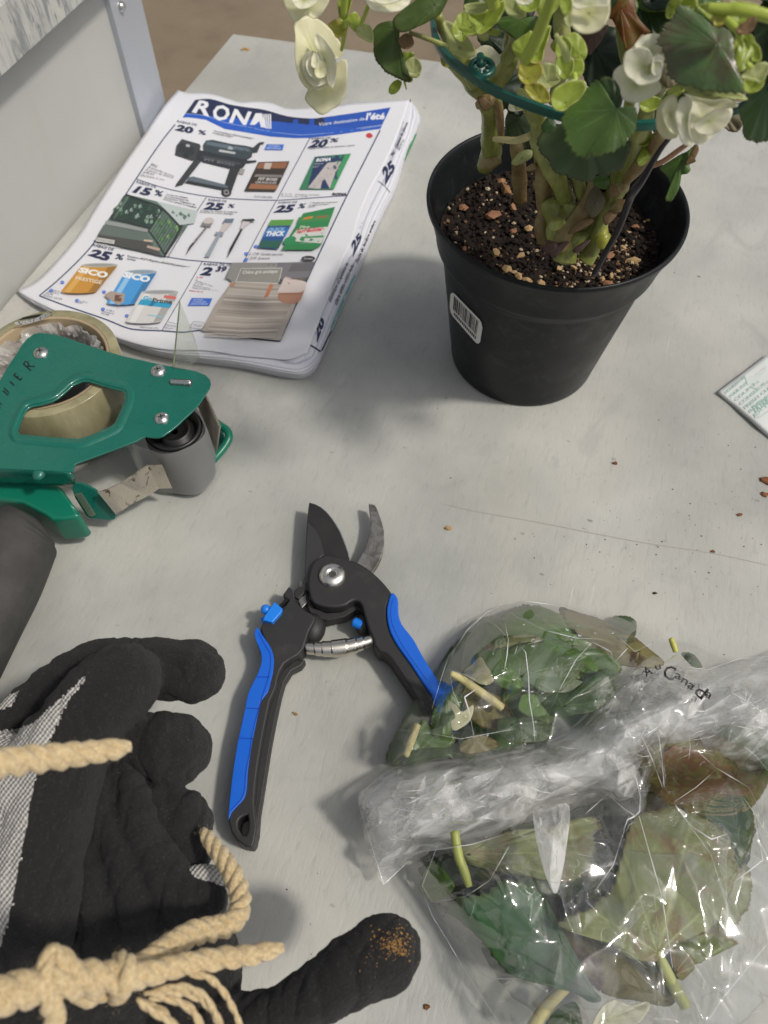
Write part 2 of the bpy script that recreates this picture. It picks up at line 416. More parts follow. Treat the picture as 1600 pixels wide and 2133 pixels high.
# barcode sticker
white = flat('sticker_paper', (.68, .67, .64), .5, .4); ink = flat('print_ink_black', (.02, .02, .022), .6, .3)
def quadmap(q, u, v):                                 # pixel quad TL TR BR BL
    a = [q[0][i]+(q[1][i]-q[0][i])*u for i in (0, 1)]; b = [q[3][i]+(q[2][i]-q[3][i])*u for i in (0, 1)]
    return (a[0]+(b[0]-a[0])*v, a[1]+(b[1]-a[1])*v)
SQ = [(942, 602), (1009, 671), (999, 719), (937, 640)]
SQ = [(941, 603), (1008, 672), (1000, 721), (938, 650)]
def sticker_patch(name, u0, u1, v0, v1, mat, parent, off, nu=8, nv=4, rc=0):
    vs, fs = [], []
    for j in range(nv+1):
        for i in range(nu+1):
            u, v = i/nu, j/nv
            if rc:                                    # rounded corners
                du = min(u, 1-u); dv = min(v, 1-v)
                if du < .001: v = .5+(v-.5)*(1-rc)
                if dv < .001: u = .5+(u-.5)*(1-rc)
            vs.append(pot_pt(*quadmap(SQ, u0+(u1-u0)*u, v0+(v1-v0)*v), off))
    for j in range(nv):
        for i in range(nu): a = j*(nu+1)+i; fs.append((a, a+nu+1, a+nu+2, a+1))
    return mesh(name, vs, fs, mat, parent)
stk = sticker_patch('barcode_sticker', 0, 1, 0, 1, white, pot, .0007, 14, 6, .10)
stk['label'] = 'small white sticker with a black barcode'
RB = random.Random(5); u = .12; vsb = []; k = 0
bars = []
while u < .88:
    ww = RB.choice([.012, .02, .03]); bars.append((u, u+ww)); u += ww+RB.choice([.014, .02, .03])
vs, fs = [], []
for a, b in bars:
    n0 = len(vs)
    for j in range(4):
        v = .10+.58*j/3
        vs += [pot_pt(*quadmap(SQ, a, v), .0010), pot_pt(*quadmap(SQ, b, v), .0010)]
    for j in range(3): fs.append((n0+2*j, n0+2*j+2, n0+2*j+3, n0+2*j+1))
u = .16
while u < .84:                                        # the row of small digits
    n0 = len(vs)
    for a, v in ((u, .76), (u+.03, .76), (u+.03, .88), (u, .88)): vs.append(pot_pt(*quadmap(SQ, a, v), .0010))
    fs.append((n0, n0+3, n0+2, n0+1)); u += .052
ob = mesh('printed_bars', vs, fs, ink, stk)
# soil: rough height field with crumbs, perlite and bark chips
SZ = RZ*.80
m = M_('potting_soil', rough=.85, spec=.25); c = m.co()
f = m.noise(c, 260, 6, .7); f2 = m.noise(c, 60, 5, .6)
m.col(m.mix(m.ramp(f2, [(.4, 0.0), (.7, 1.0)]), m.ramp(f, [(.35, (.006, .0045, .0035)), (.7, (.032, .020, .013))]), (.014, .009, .007)))
m.bump(f, .0008); SOIL = m.m
def soil_h(x, y):
    v = Vector((x*90, y*90, 0)); w = Vector((x*330, y*330, 4)); d = (Vector((x, y))-PC.xy).length/r
    return SZ+.0035*noise.noise(v)+.0022*noise.noise(w)+.0012*noise.noise(w*2.7)-.004*max(0, d-.7)
NR, NA = 60, 160; vs, fs = [], []
for j in range(NR+1):
    for k in range(NA):
        q = r*.875*(j/NR)**.8; a = 2*pi*k/NA; x, y = PC.x+q*cos(a), PC.y+q*sin(a); vs.append((x, y, soil_h(x, y)))
for j in range(NR):
    for k in range(NA): a, b = j*NA+k, j*NA+(k+1) % NA; fs.append((a, a+NA, b+NA, b))
soil = mesh('soil', vs, fs, SOIL, pot, True)
crumbs = {'dark': [], 'tan': [], 'white': []}
RS = random.Random(11)
def lump(vs, fs, p, s, rnd, fl=.7):
    t = (1+5**.5)/2; base = [(-1, t, 0), (1, t, 0), (-1, -t, 0), (1, -t, 0), (0, -1, t), (0, 1, t), (0, -1, -t), (0, 1, -t), (t, 0, -1), (t, 0, 1), (-t, 0, -1), (-t, 0, 1)]
    F = [(0, 11, 5), (0, 5, 1), (0, 1, 7), (0, 7, 10), (0, 10, 11), (1, 5, 9), (5, 11, 4), (11, 10, 2), (10, 7, 6), (7, 1, 8), (3, 9, 4), (3, 4, 2), (3, 2, 6), (3, 6, 8), (3, 8, 9), (4, 9, 5), (2, 4, 11), (6, 2, 10), (8, 6, 7), (9, 8, 1)]
    n0 = len(vs); a = rnd.uniform(0, 6.3); ca, sa = cos(a), sin(a); e = (rnd.uniform(.6, 1.3), rnd.uniform(.5, 1.1), rnd.uniform(.4, .8)*fl/.7)
    for b in base:
        q = [b[i]*e[i]*s*.53*rnd.uniform(.75, 1.25) for i in range(3)]
        vs.append((p[0]+q[0]*ca-q[1]*sa, p[1]+q[0]*sa+q[1]*ca, p[2]+q[2]))
    for f in F: fs.append(tuple(n0+i for i in f))
def in_soil(rnd, m_=.855):
    while True:
        x, y = rnd.uniform(-r, r), rnd.uniform(-r, r)
        if x*x+y*y < (r*m_)**2: return PC.x+x, PC.y+y
for nm, n, s0, s1, mt, lb in (('soil_crumbs', 2600, .0006, .0022, SOIL, 0), ('perlite', 260, .0006, .0016, flat('perlite', (.46, .37, .25), .8, .3, .45, 500), 0), ('grit', 500, .0005, .0016, flat('grit', (.17, .10, .055), .8, .3, .5, 500), 0)):
    vs, fs = [], []
    for i in range(n):
        x, y = in_soil(RS); s = RS.uniform(s0, s1)
        if nm != 'soil_crumbs' and RS.random() < .5: x = PC.x+abs(x-PC.x)*.8; y = PC.y-abs(y-PC.y)
        lump(vs, fs, (x, y, soil_h(x, y)+s*.3), s, RS)
    o = mesh(nm, vs, fs, mt, soil); o['kind'] = 'stuff'
chipm = [flat('bark_chip_'+k, cc, .75, .3, .3, 260) for k, cc in (('tan', (.30, .165, .075)), ('pink', (.27, .13, .07)), ('pale', (.42, .28, .14)))]
for i, (x, y, s, k) in enumerate(zz([(210, 515, 1.7, 1), (350, 590, 1.1, 1), (225, 745, 1.2, 2), (395, 755, 1.1, 2), (300, 850, 1.2, 2), (355, 862, .8, 2), (378, 900, .9, 2), (437, 915, 1.0, 2), (530, 950, 1.1, 2),
        (345, 440, 1.2, 0), (15, 440, 1.5, 1), (650, 845, .8, 2), (755, 835, .8, 2), (1005, 750, 1.6, 1), (1155, 785, 1.4, 2), (1045, 855, .8, 2), (995, 900, .9, 2), (935, 920, .8, 2), (975, 950, 1.3, 1),
        (1165, 560, 1.0, 1), (1110, 600, .9, 2), (1250, 510, .8, 0), (445, 600, .9, 2), (530, 600, .9, 2), (1080, 700, .7, 2), (640, 790, .7, 2), (270, 240, 1.4, 0), (300, 320, 1.5, 0), (20, 700, .8, 1), (1370, 700, .9, 0), (240, 150, .9, 0)], 960, 300, 3.2)):
    s_, kk = (s, k)
    p = P(x, y, SZ); p.z = soil_h(p.x, p.y)+.0012
    if (p.xy-PC.xy).length > r*.86: continue
    vs, fs = [], []; lump(vs, fs, (0, 0, 0), .0032*s_, RS, .5 if kk == 1 else .8)
    o = mesh('bark_chip', vs, fs, chipm[kk], soil, False); o.location += p
    tl = Matrix.Rotation(RS.uniform(-.5, .5), 3, 'X'); 
    for v in o.data.vertices: v.co = tl @ v.co
# ------------------------------------------------------------------ pruning shears
blackp = M_('black_nylon', (.022, .022, .022), .55, .45); c = blackp.co(); blackp.bump(blackp.noise(c, 1400, 3), .00006, .7)
blackp.col(blackp.mix(blackp.ramp(blackp.noise(c, 60, 5, .7), [(.55, 0.0), (.8, 1.0)]), (.022, .022, .0225), (.045, .044, .042))); blackp = blackp.m
blueg = M_('blue_rubber', (.004, .115, .60), .42, .5); c = blueg.co(); blueg.bump(blueg.noise(c, 900, 3), .00004, .6)
blueg.rough(blueg.ramp(blueg.noise(c, 50, 4), [(.35, .36), (.7, .52)])); blueg = blueg.m
bluep = flat('bright_blue_plastic', (.01, .20, .75), .4, .5)
coat = M_('black_coated_steel', (.030, .029, .028), .38, .6, .3); c = coat.co(); coat.rough(coat.ramp(coat.noise(c, 150, 5), [(.3, .3), (.7, .5)])); coat = coat.m
coat2 = M_('ground_bevel_steel', (.075, .074, .073), .36, .6, .6).m
gs = M_('bare_grey_steel', (.30, .29, .275), .42, .5, .85); c = gs.co((1, 1, 1)); f = gs.noise(c, 90, 6, .7, .6)
gs.col(gs.mix(gs.ramp(f, [(.42, 0.0), (.62, 1.0)]), (.34, .33, .315), (.13, .125, .115))).rough(gs.ramp(f, [(.3, .35), (.7, .6)])); gs = gs.m
chrome = M_('polished_steel', (.78, .75, .70), .13, .5, 1.0); c = chrome.co(); chrome.rough(chrome.ramp(chrome.noise(c, 220, 4), [(.35, .20), (.75, .45)])); chrome = chrome.m
edge = M_('sharp_edge_steel', (.75, .75, .74), .18, .5, 1.0).m
Z1 = lambda pts: zz(pts, 440, 1020, 3.077)
Z2 = lambda pts: zz(pts, 380, 1150, 3.077)
prn = thing('pruning_shears', P(690, 1400), 'open bypass pruning shears with blue and black handles lying on the bench', 'pruning shears')
# steel: cutting blade on top, hooked counter blade underneath
prism('cutting_blade', Z1([(628, 82), (665, 92), (700, 110), (735, 140), (765, 175), (795, 218), (822, 265), (845, 320), (862, 365), (874, 400), (884, 440), (900, 560), (760, 640), (640, 660), (602, 640), (599, 560), (601, 480), (606, 350), (614, 210), (622, 120)]), .0125, .0152, coat, prn, .0004)
prism('blade_bevel', Z1([(619, 212), (640, 228), (665, 252), (690, 290), (706, 330), (716, 375), (722, 415), (690, 440), (655, 480), (640, 520), (640, 600), (604, 600), (603, 480), (610, 350)]), .0140, .0155, coat2, prn, .0002)
eo = Z1([(630, 82), (668, 93), (704, 111), (740, 141), (770, 176), (800, 218), (828, 265), (851, 320), (868, 365), (880, 400), (886, 438)])
ei = Z1([(876, 438), (868, 400), (856, 365), (839, 320), (817, 265), (791, 220), (762, 180), (733, 146), (699, 115), (664, 95)])
prism('cutting_edge', eo+ei, .0122, .0138, edge, prn, zref=.0138)
prism('counter_blade', Z1([(1010, 90), (1030, 92), (1050, 97), (1066, 130), (1082, 172), (1097, 220), (1107, 262), (1110, 320), (1104, 380), (1090, 435), (1066, 485), (1030, 535), (960, 600), (800, 640), (640, 700), (580, 760), (552, 700), (558, 600), (600, 555), (700, 520), (900, 490), (940, 460), (968, 410), (992, 355), (1010, 300), (1020, 240), (1021, 180), (1014, 130)]), .0075, .0115, gs, prn, .0005)
# right handle with the head
HR = Z1([(742, 415), (800, 424), (870, 444), (930, 462), (1000, 502), (1045, 538), (1085, 575), (1125, 620), (1155, 662), (1150, 700), (1128, 745), (1126, 830), (1150, 920), (1200, 1010), (1280, 1120), (1360, 1240), (1440, 1360), (1560, 1560), (1640, 1740), (1600, 1800), (1545, 1760), (1430, 1540), (1370, 1430), (1305, 1310), (1225, 1190), (1150, 1080), (1110, 1045), (1078, 1035), (1050, 1000), (1035, 950), (1010, 890), (985, 810), (968, 750), (950, 718), (920, 708), (890, 722), (860, 742), (800, 752), (740, 750), (685, 738), (645, 710), (628, 660), (622, 600), (628, 540), (645, 480), (685, 436)])
prism('upper_handle', HR, .0040, .0190, blackp, prn, .0012, 3)
# left handle
HL = Z1([(500, 620), (516, 634), (528, 690), (556, 730), (600, 770), (640, 792), (668, 812), (660, 850), (640, 885), (625, 910), (610, 960), (590, 1020), (555, 1062), (510, 1085), (470, 1112), (440, 1165), (425, 1210), (414, 1270)])
HL += Z2([(560, 960), (535, 1080), (508, 1220), (482, 1380), (468, 1500), (460, 1600), (470, 1700), (478, 1760), (462, 1860), (445, 1893), (405, 1888), (350, 1850), (310, 1790), (294, 1720), (305, 1640), (360, 1420), (420, 1180), (490, 900), (540, 760), (560, 680), (540, 600), (500, 500)])
HL += Z1([(316, 885), (335, 845), (400, 845), (450, 775), (500, 708), (470, 690), (458, 672)])
hole = [(395, 1690), (420, 1680), (424, 1720), (422, 1780), (410, 1815), (385, 1815), (358, 1770), (356, 1730), (370, 1705)]
prism('lower_handle', HL, .0020, .0165, blackp, prn, .0012, 0, [Z2(hole)])
# rib along the inner side of the long handle (lower step)
RB_ = Z2([(585, 850), (600, 800), (660, 740), (720, 690), (790, 690), (760, 730), (700, 760), (655, 830), (630, 920), (600, 1060), (565, 1240), (540, 1400), (515, 1560), (495, 1680), (485, 1820), (462, 1885), (470, 1700), (462, 1600), (480, 1400), (505, 1240), (535, 1080), (560, 960)])
prism('handle_rib', RB_, .0015, .0095, blackp, prn, .0010)
prism('head_skirt', Z1([(628, 600), (628, 700), (660, 760), (740, 790), (830, 785), (900, 750), (945, 715), (985, 740), (1015, 850), (1045, 960), (1075, 1060), (1060, 1040), (1020, 930), (985, 830), (960, 770), (930, 765), (860, 812), (760, 836), (690, 825), (630, 780), (606, 700), (604, 620)]), .0035, .0120, blackp, prn, .0008)
# blue grips
GL = Z1([(300, 886), (322, 925), (350, 965), (380, 1010), (398, 1060), (402, 1110), (396, 1170), (382, 1230), (362, 1300)])
GL += Z2([(500, 960), (488, 1020), (470, 1110), (450, 1200), (432, 1310), (418, 1420), (412, 1520), (395, 1580), (360, 1620), (315, 1670), (297, 1715), (300, 1640), (312, 1520), (330, 1380), (352, 1240), (380, 1110), (402, 1010), (425, 900)])
GL += Z1([(300, 1180), (324, 1100), (318, 1040), (295, 985), (280, 940), (282, 905)])
prism('rubber_grip', GL, .0030, .0178, blueg, prn, .0018, 2, zref=.0172)
GR_ = Z1([(1155, 660), (1178, 672), (1196, 700), (1200, 745), (1202, 800), (1220, 860), (1262, 915), (1300, 965), (1335, 1030), (1375, 1100), (1420, 1170), (1500, 1300), (1600, 1480), (1560, 1520), (1470, 1400), (1357, 1240), (1280, 1120), (1200, 1010), (1148, 915), (1128, 830), (1126, 760), (1140, 700)])
prism('rubber_grip', GR_, .0040, .0202, blueg, prn, .0018, 2, zref=.0196)
# thin raised lines and cross grooves on the long grip
for a, b in (((432, 890), (395, 1010)),): pass
gl = flat('grip_groove', (.003, .05, .42), .5, .4)
def line3(name, pts, wpx, z, mat, parent): 
    q = [P(x, y, z) for x, y in pts]; T, _ = frames(q); vs, fs = [], []
    for i, p in enumerate(q):
        nn = Vector((-T[i].y, T[i].x, 0)).normalized(); ww = wpx*pxm(p)*.5; vs += [p+nn*ww, p-nn*ww]
        if i: k = 2*i; fs.append((k-2, k-1, k+1, k))
    return mesh(name, vs, fs, mat, parent)
for pts in ([(470, 800), (556, 800)], [(408, 1000), (500, 1003)], [(362, 1192), (452, 1196)]):
    line3('grip_groove', Z2(cr(pts, 4)), 2.2, .01795, gl, prn)
line3('grip_seam', Z2(cr([(490, 520), (520, 580), (560, 650), (565, 720), (550, 800), (520, 900), (485, 1020), (450, 1160), (430, 1290), (405, 1420), (398, 1520), (370, 1590), (310, 1655)], 5)), 1.8, .01795, gl, prn)
line3('grip_seam', Z1(cr([(1165, 700), (1150, 780), (1160, 860), (1195, 940), (1240, 1020), (1310, 1120), (1380, 1220)], 5)), 1.6, .02035, gl, prn)
# pivot screw
sc = P(692, 1196, .020); rs = 28*pxm(sc)
lathe('pivot_screw', [(.0001, .0212), (rs*.28, .0213), (rs*.34, .0224), (rs*.5, .0224), (rs*.8, .0217), (rs*.95, .0206), (rs, .0190), (rs*.98, .0175)], (sc.x, sc.y-.0006, 0), chrome, prn, 48)
sh = (sc.x, sc.y-.0006)
hx = flat('socket_shadow', (.12, .11, .10), .3, .5, metallic=.8) if False else M_('socket_recess', (.20, .19, .17), .3, .5, .9).m
bm = bmesh.new(); bmesh.ops.create_circle(bm, cap_ends=True, segments=6, radius=rs*.27)
bm.transform(Matrix.Translation((sh[0], sh[1], .0216))); from_bm('hex_socket', bm, hx, prn)
# volute spring
s0, s1 = P(638, 1350, .011), P(776, 1333, .013)
n = 34; vs, fs = [], []
T = (s1-s0).normalized(); side_ = Vector((-T.y, T.x, 0)).normalized(); upv = T.cross(side_); upv = upv if upv.z > 0 else -upv
SG = 28
for i in range(n+1):
    for e in (0, 1):
        t = min(1, (i+e*.92)/(n+1)); b = 1-abs(2*t-1)
        step = math.floor(b*4.0)/4.0
        rad = (13.0+7.5*step)*pxm(s0)
        cen = s0.lerp(s1, t)-side_*(4*t*(1-t))*9*pxm(s0)*(1 if side_.y > 0 else -1)
        for k in range(SG):
            a = 2*pi*k/SG; rr_ = rad*(1+(.005 if e else 0)); vs.append(cen+(side_*cos(a)+upv*sin(a))*rr_)
for i in range(2*(n+1)-1):
    for k in range(SG): a, b = i*SG+k, i*SG+(k+1) % SG; fs.append((a, b, b+SG, a+SG))
fs.append(tuple(range(SG))[::-1]); fs.append(tuple(range(len(vs)-SG, len(vs))))
o = mesh('volute_spring', vs, fs, M_('spring_steel', (.66, .62, .55), .24, .5, 1.0).m, prn); fix_normals(o); autosmooth(o, 25)
# spring seats
ball('spring_seat', P(652, 1308, .008), .0075, blackp, prn, (1, 1.3, .9))
ball('spring_seat', P(757, 1300, .009), .0055, blackp, prn, (.9, 1.3, 1))
# blue stud
p = P(745, 1299, .0125)
bm = bmesh.new(); bmesh.ops.create_cone(bm, cap_ends=True, segments=28, radius1=.0029, radius2=.0029, depth=.0055); bmesh.ops.bevel(bm, geom=bm.edges[:], offset=.0006, segments=2, affect='EDGES')
bm.transform(Matrix.Translation(p) @ Matrix.Rotation(radians(90), 4, 'Y') @ Matrix.Rotation(radians(25), 4, 'X')); autosmooth(from_bm('stop_stud', bm, bluep, prn), 40)
# safety catch: blue slider on its slot
prism('safety_catch', Z1([(405, 716), (458, 762), (446, 790), (392, 850), (330, 835), (345, 800)]), .0100, .0195, bluep, prn, .0006)
p = P(*Z1([(350, 768)])[0], .0165); ball('catch_knob', p, .0030, bluep, prn, (1, 1, .9))
prism('catch_tail', Z1([(315, 820), (340, 815), (360, 845), (330, 860)]), .0060, .0150, bluep, prn, .0005)
prism('catch_slot', Z1([(486, 690), (500, 704), (448, 756), (434, 742)]), .0140, .01665, flat('slot_dark', (.006, .006, .006), .6, .3), prn)
prism('catch_hook', Z1([(528, 648), (572, 615), (600, 640), (598, 660), (560, 700), (535, 690)]), .0110, .0140, blackp, prn, .0006)
# ------------------------------------------------------------------ folded store flyer
fly = thing('store_flyer', P(470, 480), 'folded hardware store flyer with printed offers lying on the far left of the bench', 'flyer')
FQ = [(372, 188), (854, 206), (636, 750), (35, 605)]  # TL TR BR BL
def inv_bil(px, py, q=FQ):
    u, v = .5, .5
    for _ in range(6):
        x, y = quadmap(q, u, v); e = 1e-4
        ax, ay = quadmap(q, u+e, v); bx, by = quadmap(q, u, v+e)
        a, b, c, d = (ax-x)/e, (bx-x)/e, (ay-y)/e, (by-y)/e; D = a*d-b*c
        rx, ry = px-x, py-y; u += (rx*d-b*ry)/D; v += (a*ry-rx*c)/D
    return u, v
def fz(px, py):
    u, v = inv_bil(px, py); u_, v_ = max(-.1, min(1.1, u)), max(-.1, min(1.1, v))
    z = .0115+.005*u_-.003*v_*(1-u_)
    z += .0020*sin(u_*9.5+.6)*exp(-v_*2.2)+.0011*sin(u_*5.5+v_*4+1.0)+.0011*sin(u_*11+1.5)*max(0, v_-.55)*2
    z += .0005*noise.noise(Vector((u_*6, v_*6, 1)))
    z -= .008*max(0, .12-u_)*max(0, v_-.3)*10*.6
    return max(z, .0015)
def S(px, py, off=0.0): return P(px, py, fz(px, py)+off)
paper = M_('newsprint', (.66, .665, .70), .5, .35); c = paper.co(); paper.bump(paper.noise(c, 55, 4, .6), .0006, .5); paper.bump(paper.noise(c, 700, 2), .00004, .5)
paper.b.inputs['Sheen Weight'].default_value = .05; paper = paper.m
# outline of the top sheet, top edge waves included
ETOP = cr(zz([(2, 22), (60, 40), (200, 45), (330, 80), (400, 100), (500, 95), (600, 105), (700, 140), (850, 136), (1000, 128), (1100, 110), (1250, 98), (1490, 80)], 370, 180, 3.077), 4)
ERIGHT = [(854, 206), (826, 290), (796, 352), (774, 391), (750, 448), (736, 498), (715, 540), (693, 596), (671, 655), (640, 735)]
EBOT = [(35, 605), (62, 622), (110, 645), (170, 672), (240, 702), (300, 720), (360, 729), (430, 730), (500, 741), (560, 746), (600, 749), (640, 735)]
ELEFT = [(370, 187), (340, 222), (300, 280), (250, 352), (200, 430), (165, 486), (120, 540), (75, 585), (35, 605)]
def samp(E, t):
    L = [0]
    for a, b in zip(E, E[1:]): L.append(L[-1]+math.hypot(b[0]-a[0], b[1]-a[1]))
    s = t*L[-1]
    for i in range(len(E)-1):
        if s <= L[i+1] or i == len(E)-2:
            f = (s-L[i])/(L[i+1]-L[i]); return (E[i][0]+(E[i+1][0]-E[i][0])*f, E[i][1]+(E[i+1][1]-E[i][1])*f)
ERs, ELs, EBs = cr(ERIGHT, 4), cr(ELEFT, 4), cr(EBOT, 4)
def coons(u, v):
    a, b, c_, d = samp(ETOP, u), samp(EBs, u), samp(ELs, v), samp(ERs, v)
    TL, TR, BR, BL = (370, 187), (854, 206), (640, 735), (35, 605)
    return tuple((1-v)*a[i]+v*b[i]+(1-u)*c_[i]+u*d[i]-((1-u)*(1-v)*TL[i]+u*(1-v)*TR[i]+(1-u)*v*BL[i]+u*v*BR[i]) for i in (0, 1))
NU, NV = 70, 90
GP = [[coons(i/NU, j/NV) for i in range(NU+1)] for j in range(NV+1)]
vs = [S(*GP[j][i]) for j in range(NV+1) for i in range(NU+1)]
fs = [(j*(NU+1)+i, (j+1)*(NU+1)+i, (j+1)*(NU+1)+i+1, j*(NU+1)+i+1) for j in range(NV) for i in range(NU)]
top = mesh('top_sheet', vs, fs, paper, fly, True)
md = top.modifiers.new('thick', 'SOLIDIFY'); md.thickness = .00016; md.offset = -1
# inner sheets peeping out below and beside the top one
peri = [samp(ELs, 1-i/40) for i in range(40)]+[samp(ETOP, i/60) for i in range(60)]+[samp(ERs, i/60) for i in range(60)]+[samp(EBs, 1-i/60) for i in range(60)]
BODY_R = cr([(868, 226), (877, 246), (872, 262), (858, 300), (842, 338), (826, 392), (797, 450), (772, 508), (750, 560), (722, 618), (700, 668), (682, 715), (668, 748)], 4)
BODY_B = cr([(36, 609), (64, 630), (112, 654), (172, 680), (242, 709), (300, 729), (360, 742), (430, 752), (500, 762), (560, 774), (600, 781), (632, 782), (655, 770), (668, 748)], 4)
def ring(fB, off, zf, ztab):
    """closed loop of points, fB 0..1 from top sheet edge to body outline"""
    out = []
    for k in range(60): t = k/60; a = samp(ETOP, t); out.append((a, 0))
    for k in range(60):
        t = k/60; a, b = samp(ERs, t), samp(BODY_R, t); out.append(((a[0]+(b[0]-a[0])*fB, a[1]+(b[1]-a[1])*fB), fB))
    for k in range(60):
        t = 1-k/60; a, b = samp(EBs, t), samp(BODY_B, t); out.append(((a[0]+(b[0]-a[0])*fB, a[1]+(b[1]-a[1])*fB), fB))
    for k in range(40): t = 1-k/40; out.append((samp(ELs, t), 0))
    return out
rows = []
for fB, zf in ((0, .95), (.25, .93), (.5, .86), (.75, .74), (.92, .58), (1.0, .42), (.99, .25), (.96, .10), (.90, .01)):
    L = []
    for (p, f) in ring(fB, 0, 0, 0):
        z = fz(*samp_p) if False else fz(*p)
        zt = (z-.0006)*zf
        w3 = P(p[0], p[1], zt) if zf >= .42 else None
        L.append((p, zt, w3))
    rows.append((fB, zf, L))
vs, fs = [], []
xyref = [w3 for (_, _, w3) in rows[5][2]]
cen = P(470, 460, .01)
for fB, zf, L in rows:
    for i, (p, zt, w3) in enumerate(L):
        if w3 is None:                                # lower rows tuck in under the bulge
            q = xyref[i]; d = (q-cen); k = 1-(.42-zf)*.03; w3 = Vector((cen.x+d.x*k, cen.y+d.y*k, max(.0003, zt)))
        vs.append(w3)
n = len(xyref)
for j in range(len(rows)-1):
    for i in range(n): a, b = j*n+i, j*n+(i+1) % n; fs.append((a, a+n, b+n, b))
pe = M_('paper_stack', (.64, .645, .69), .55, .3); c = pe.co((1, 1, 1)); c2 = pe.co((3, 3, 900))
pe.bump(pe.noise(c, 60, 4), .0008, .4)
wv_ = pe.n('ShaderNodeTexWave', wave_type='BANDS', bands_direction='Z'); wv_.inputs['Scale'].default_value = 190; wv_.inputs['Distortion'].default_value = .8; pe.l(c, wv_.inputs['Vector']); pe.col(pe.mix(pe.ramp(wv_.outputs['Fac'], [(.02, 1.0), (.25, 0.0)]), (.64, .645, .69), (.42, .43, .50))); pe.bump(wv_.outputs['Fac'], .0004, .8); pe = pe.m
body = mesh('folded_pages', vs, fs, pe, fly, True); fix_normals(body)
# loose page edges along the bottom
for q, (dz, ex) in enumerate(((.0016, .14), (.0028, .26), (.0040, .36), (.0052, .47), (.0064, .58), (.0076, .66))):
    vs, fs = [], []
    for k in range(81):
        t = .02+.96*k/80; a, b = samp(EBs, t), samp(BODY_B, t); wob = ex+.10*sin(t*9+q*2)+.05*sin(t*23+q); wob *= min(1, t*5)
        p = (a[0]+(b[0]-a[0])*wob, a[1]+(b[1]-a[1])*wob); z = max(.001, fz(*a)-dz*(1-.3*sin(t*7+q)))
        A_ = P(p[0], p[1], z); d = (cen-A_).normalized(); vs += [A_, A_+Vector((d.x*.02, d.y*.02, .0004))]
        if k: m0 = 2*k; fs.append((m0-2, m0, m0+1, m0-1))
    o = mesh('page', vs, fs, paper, fly, True); md = o.modifiers.new('t', 'SOLIDIFY'); md.thickness = .00025
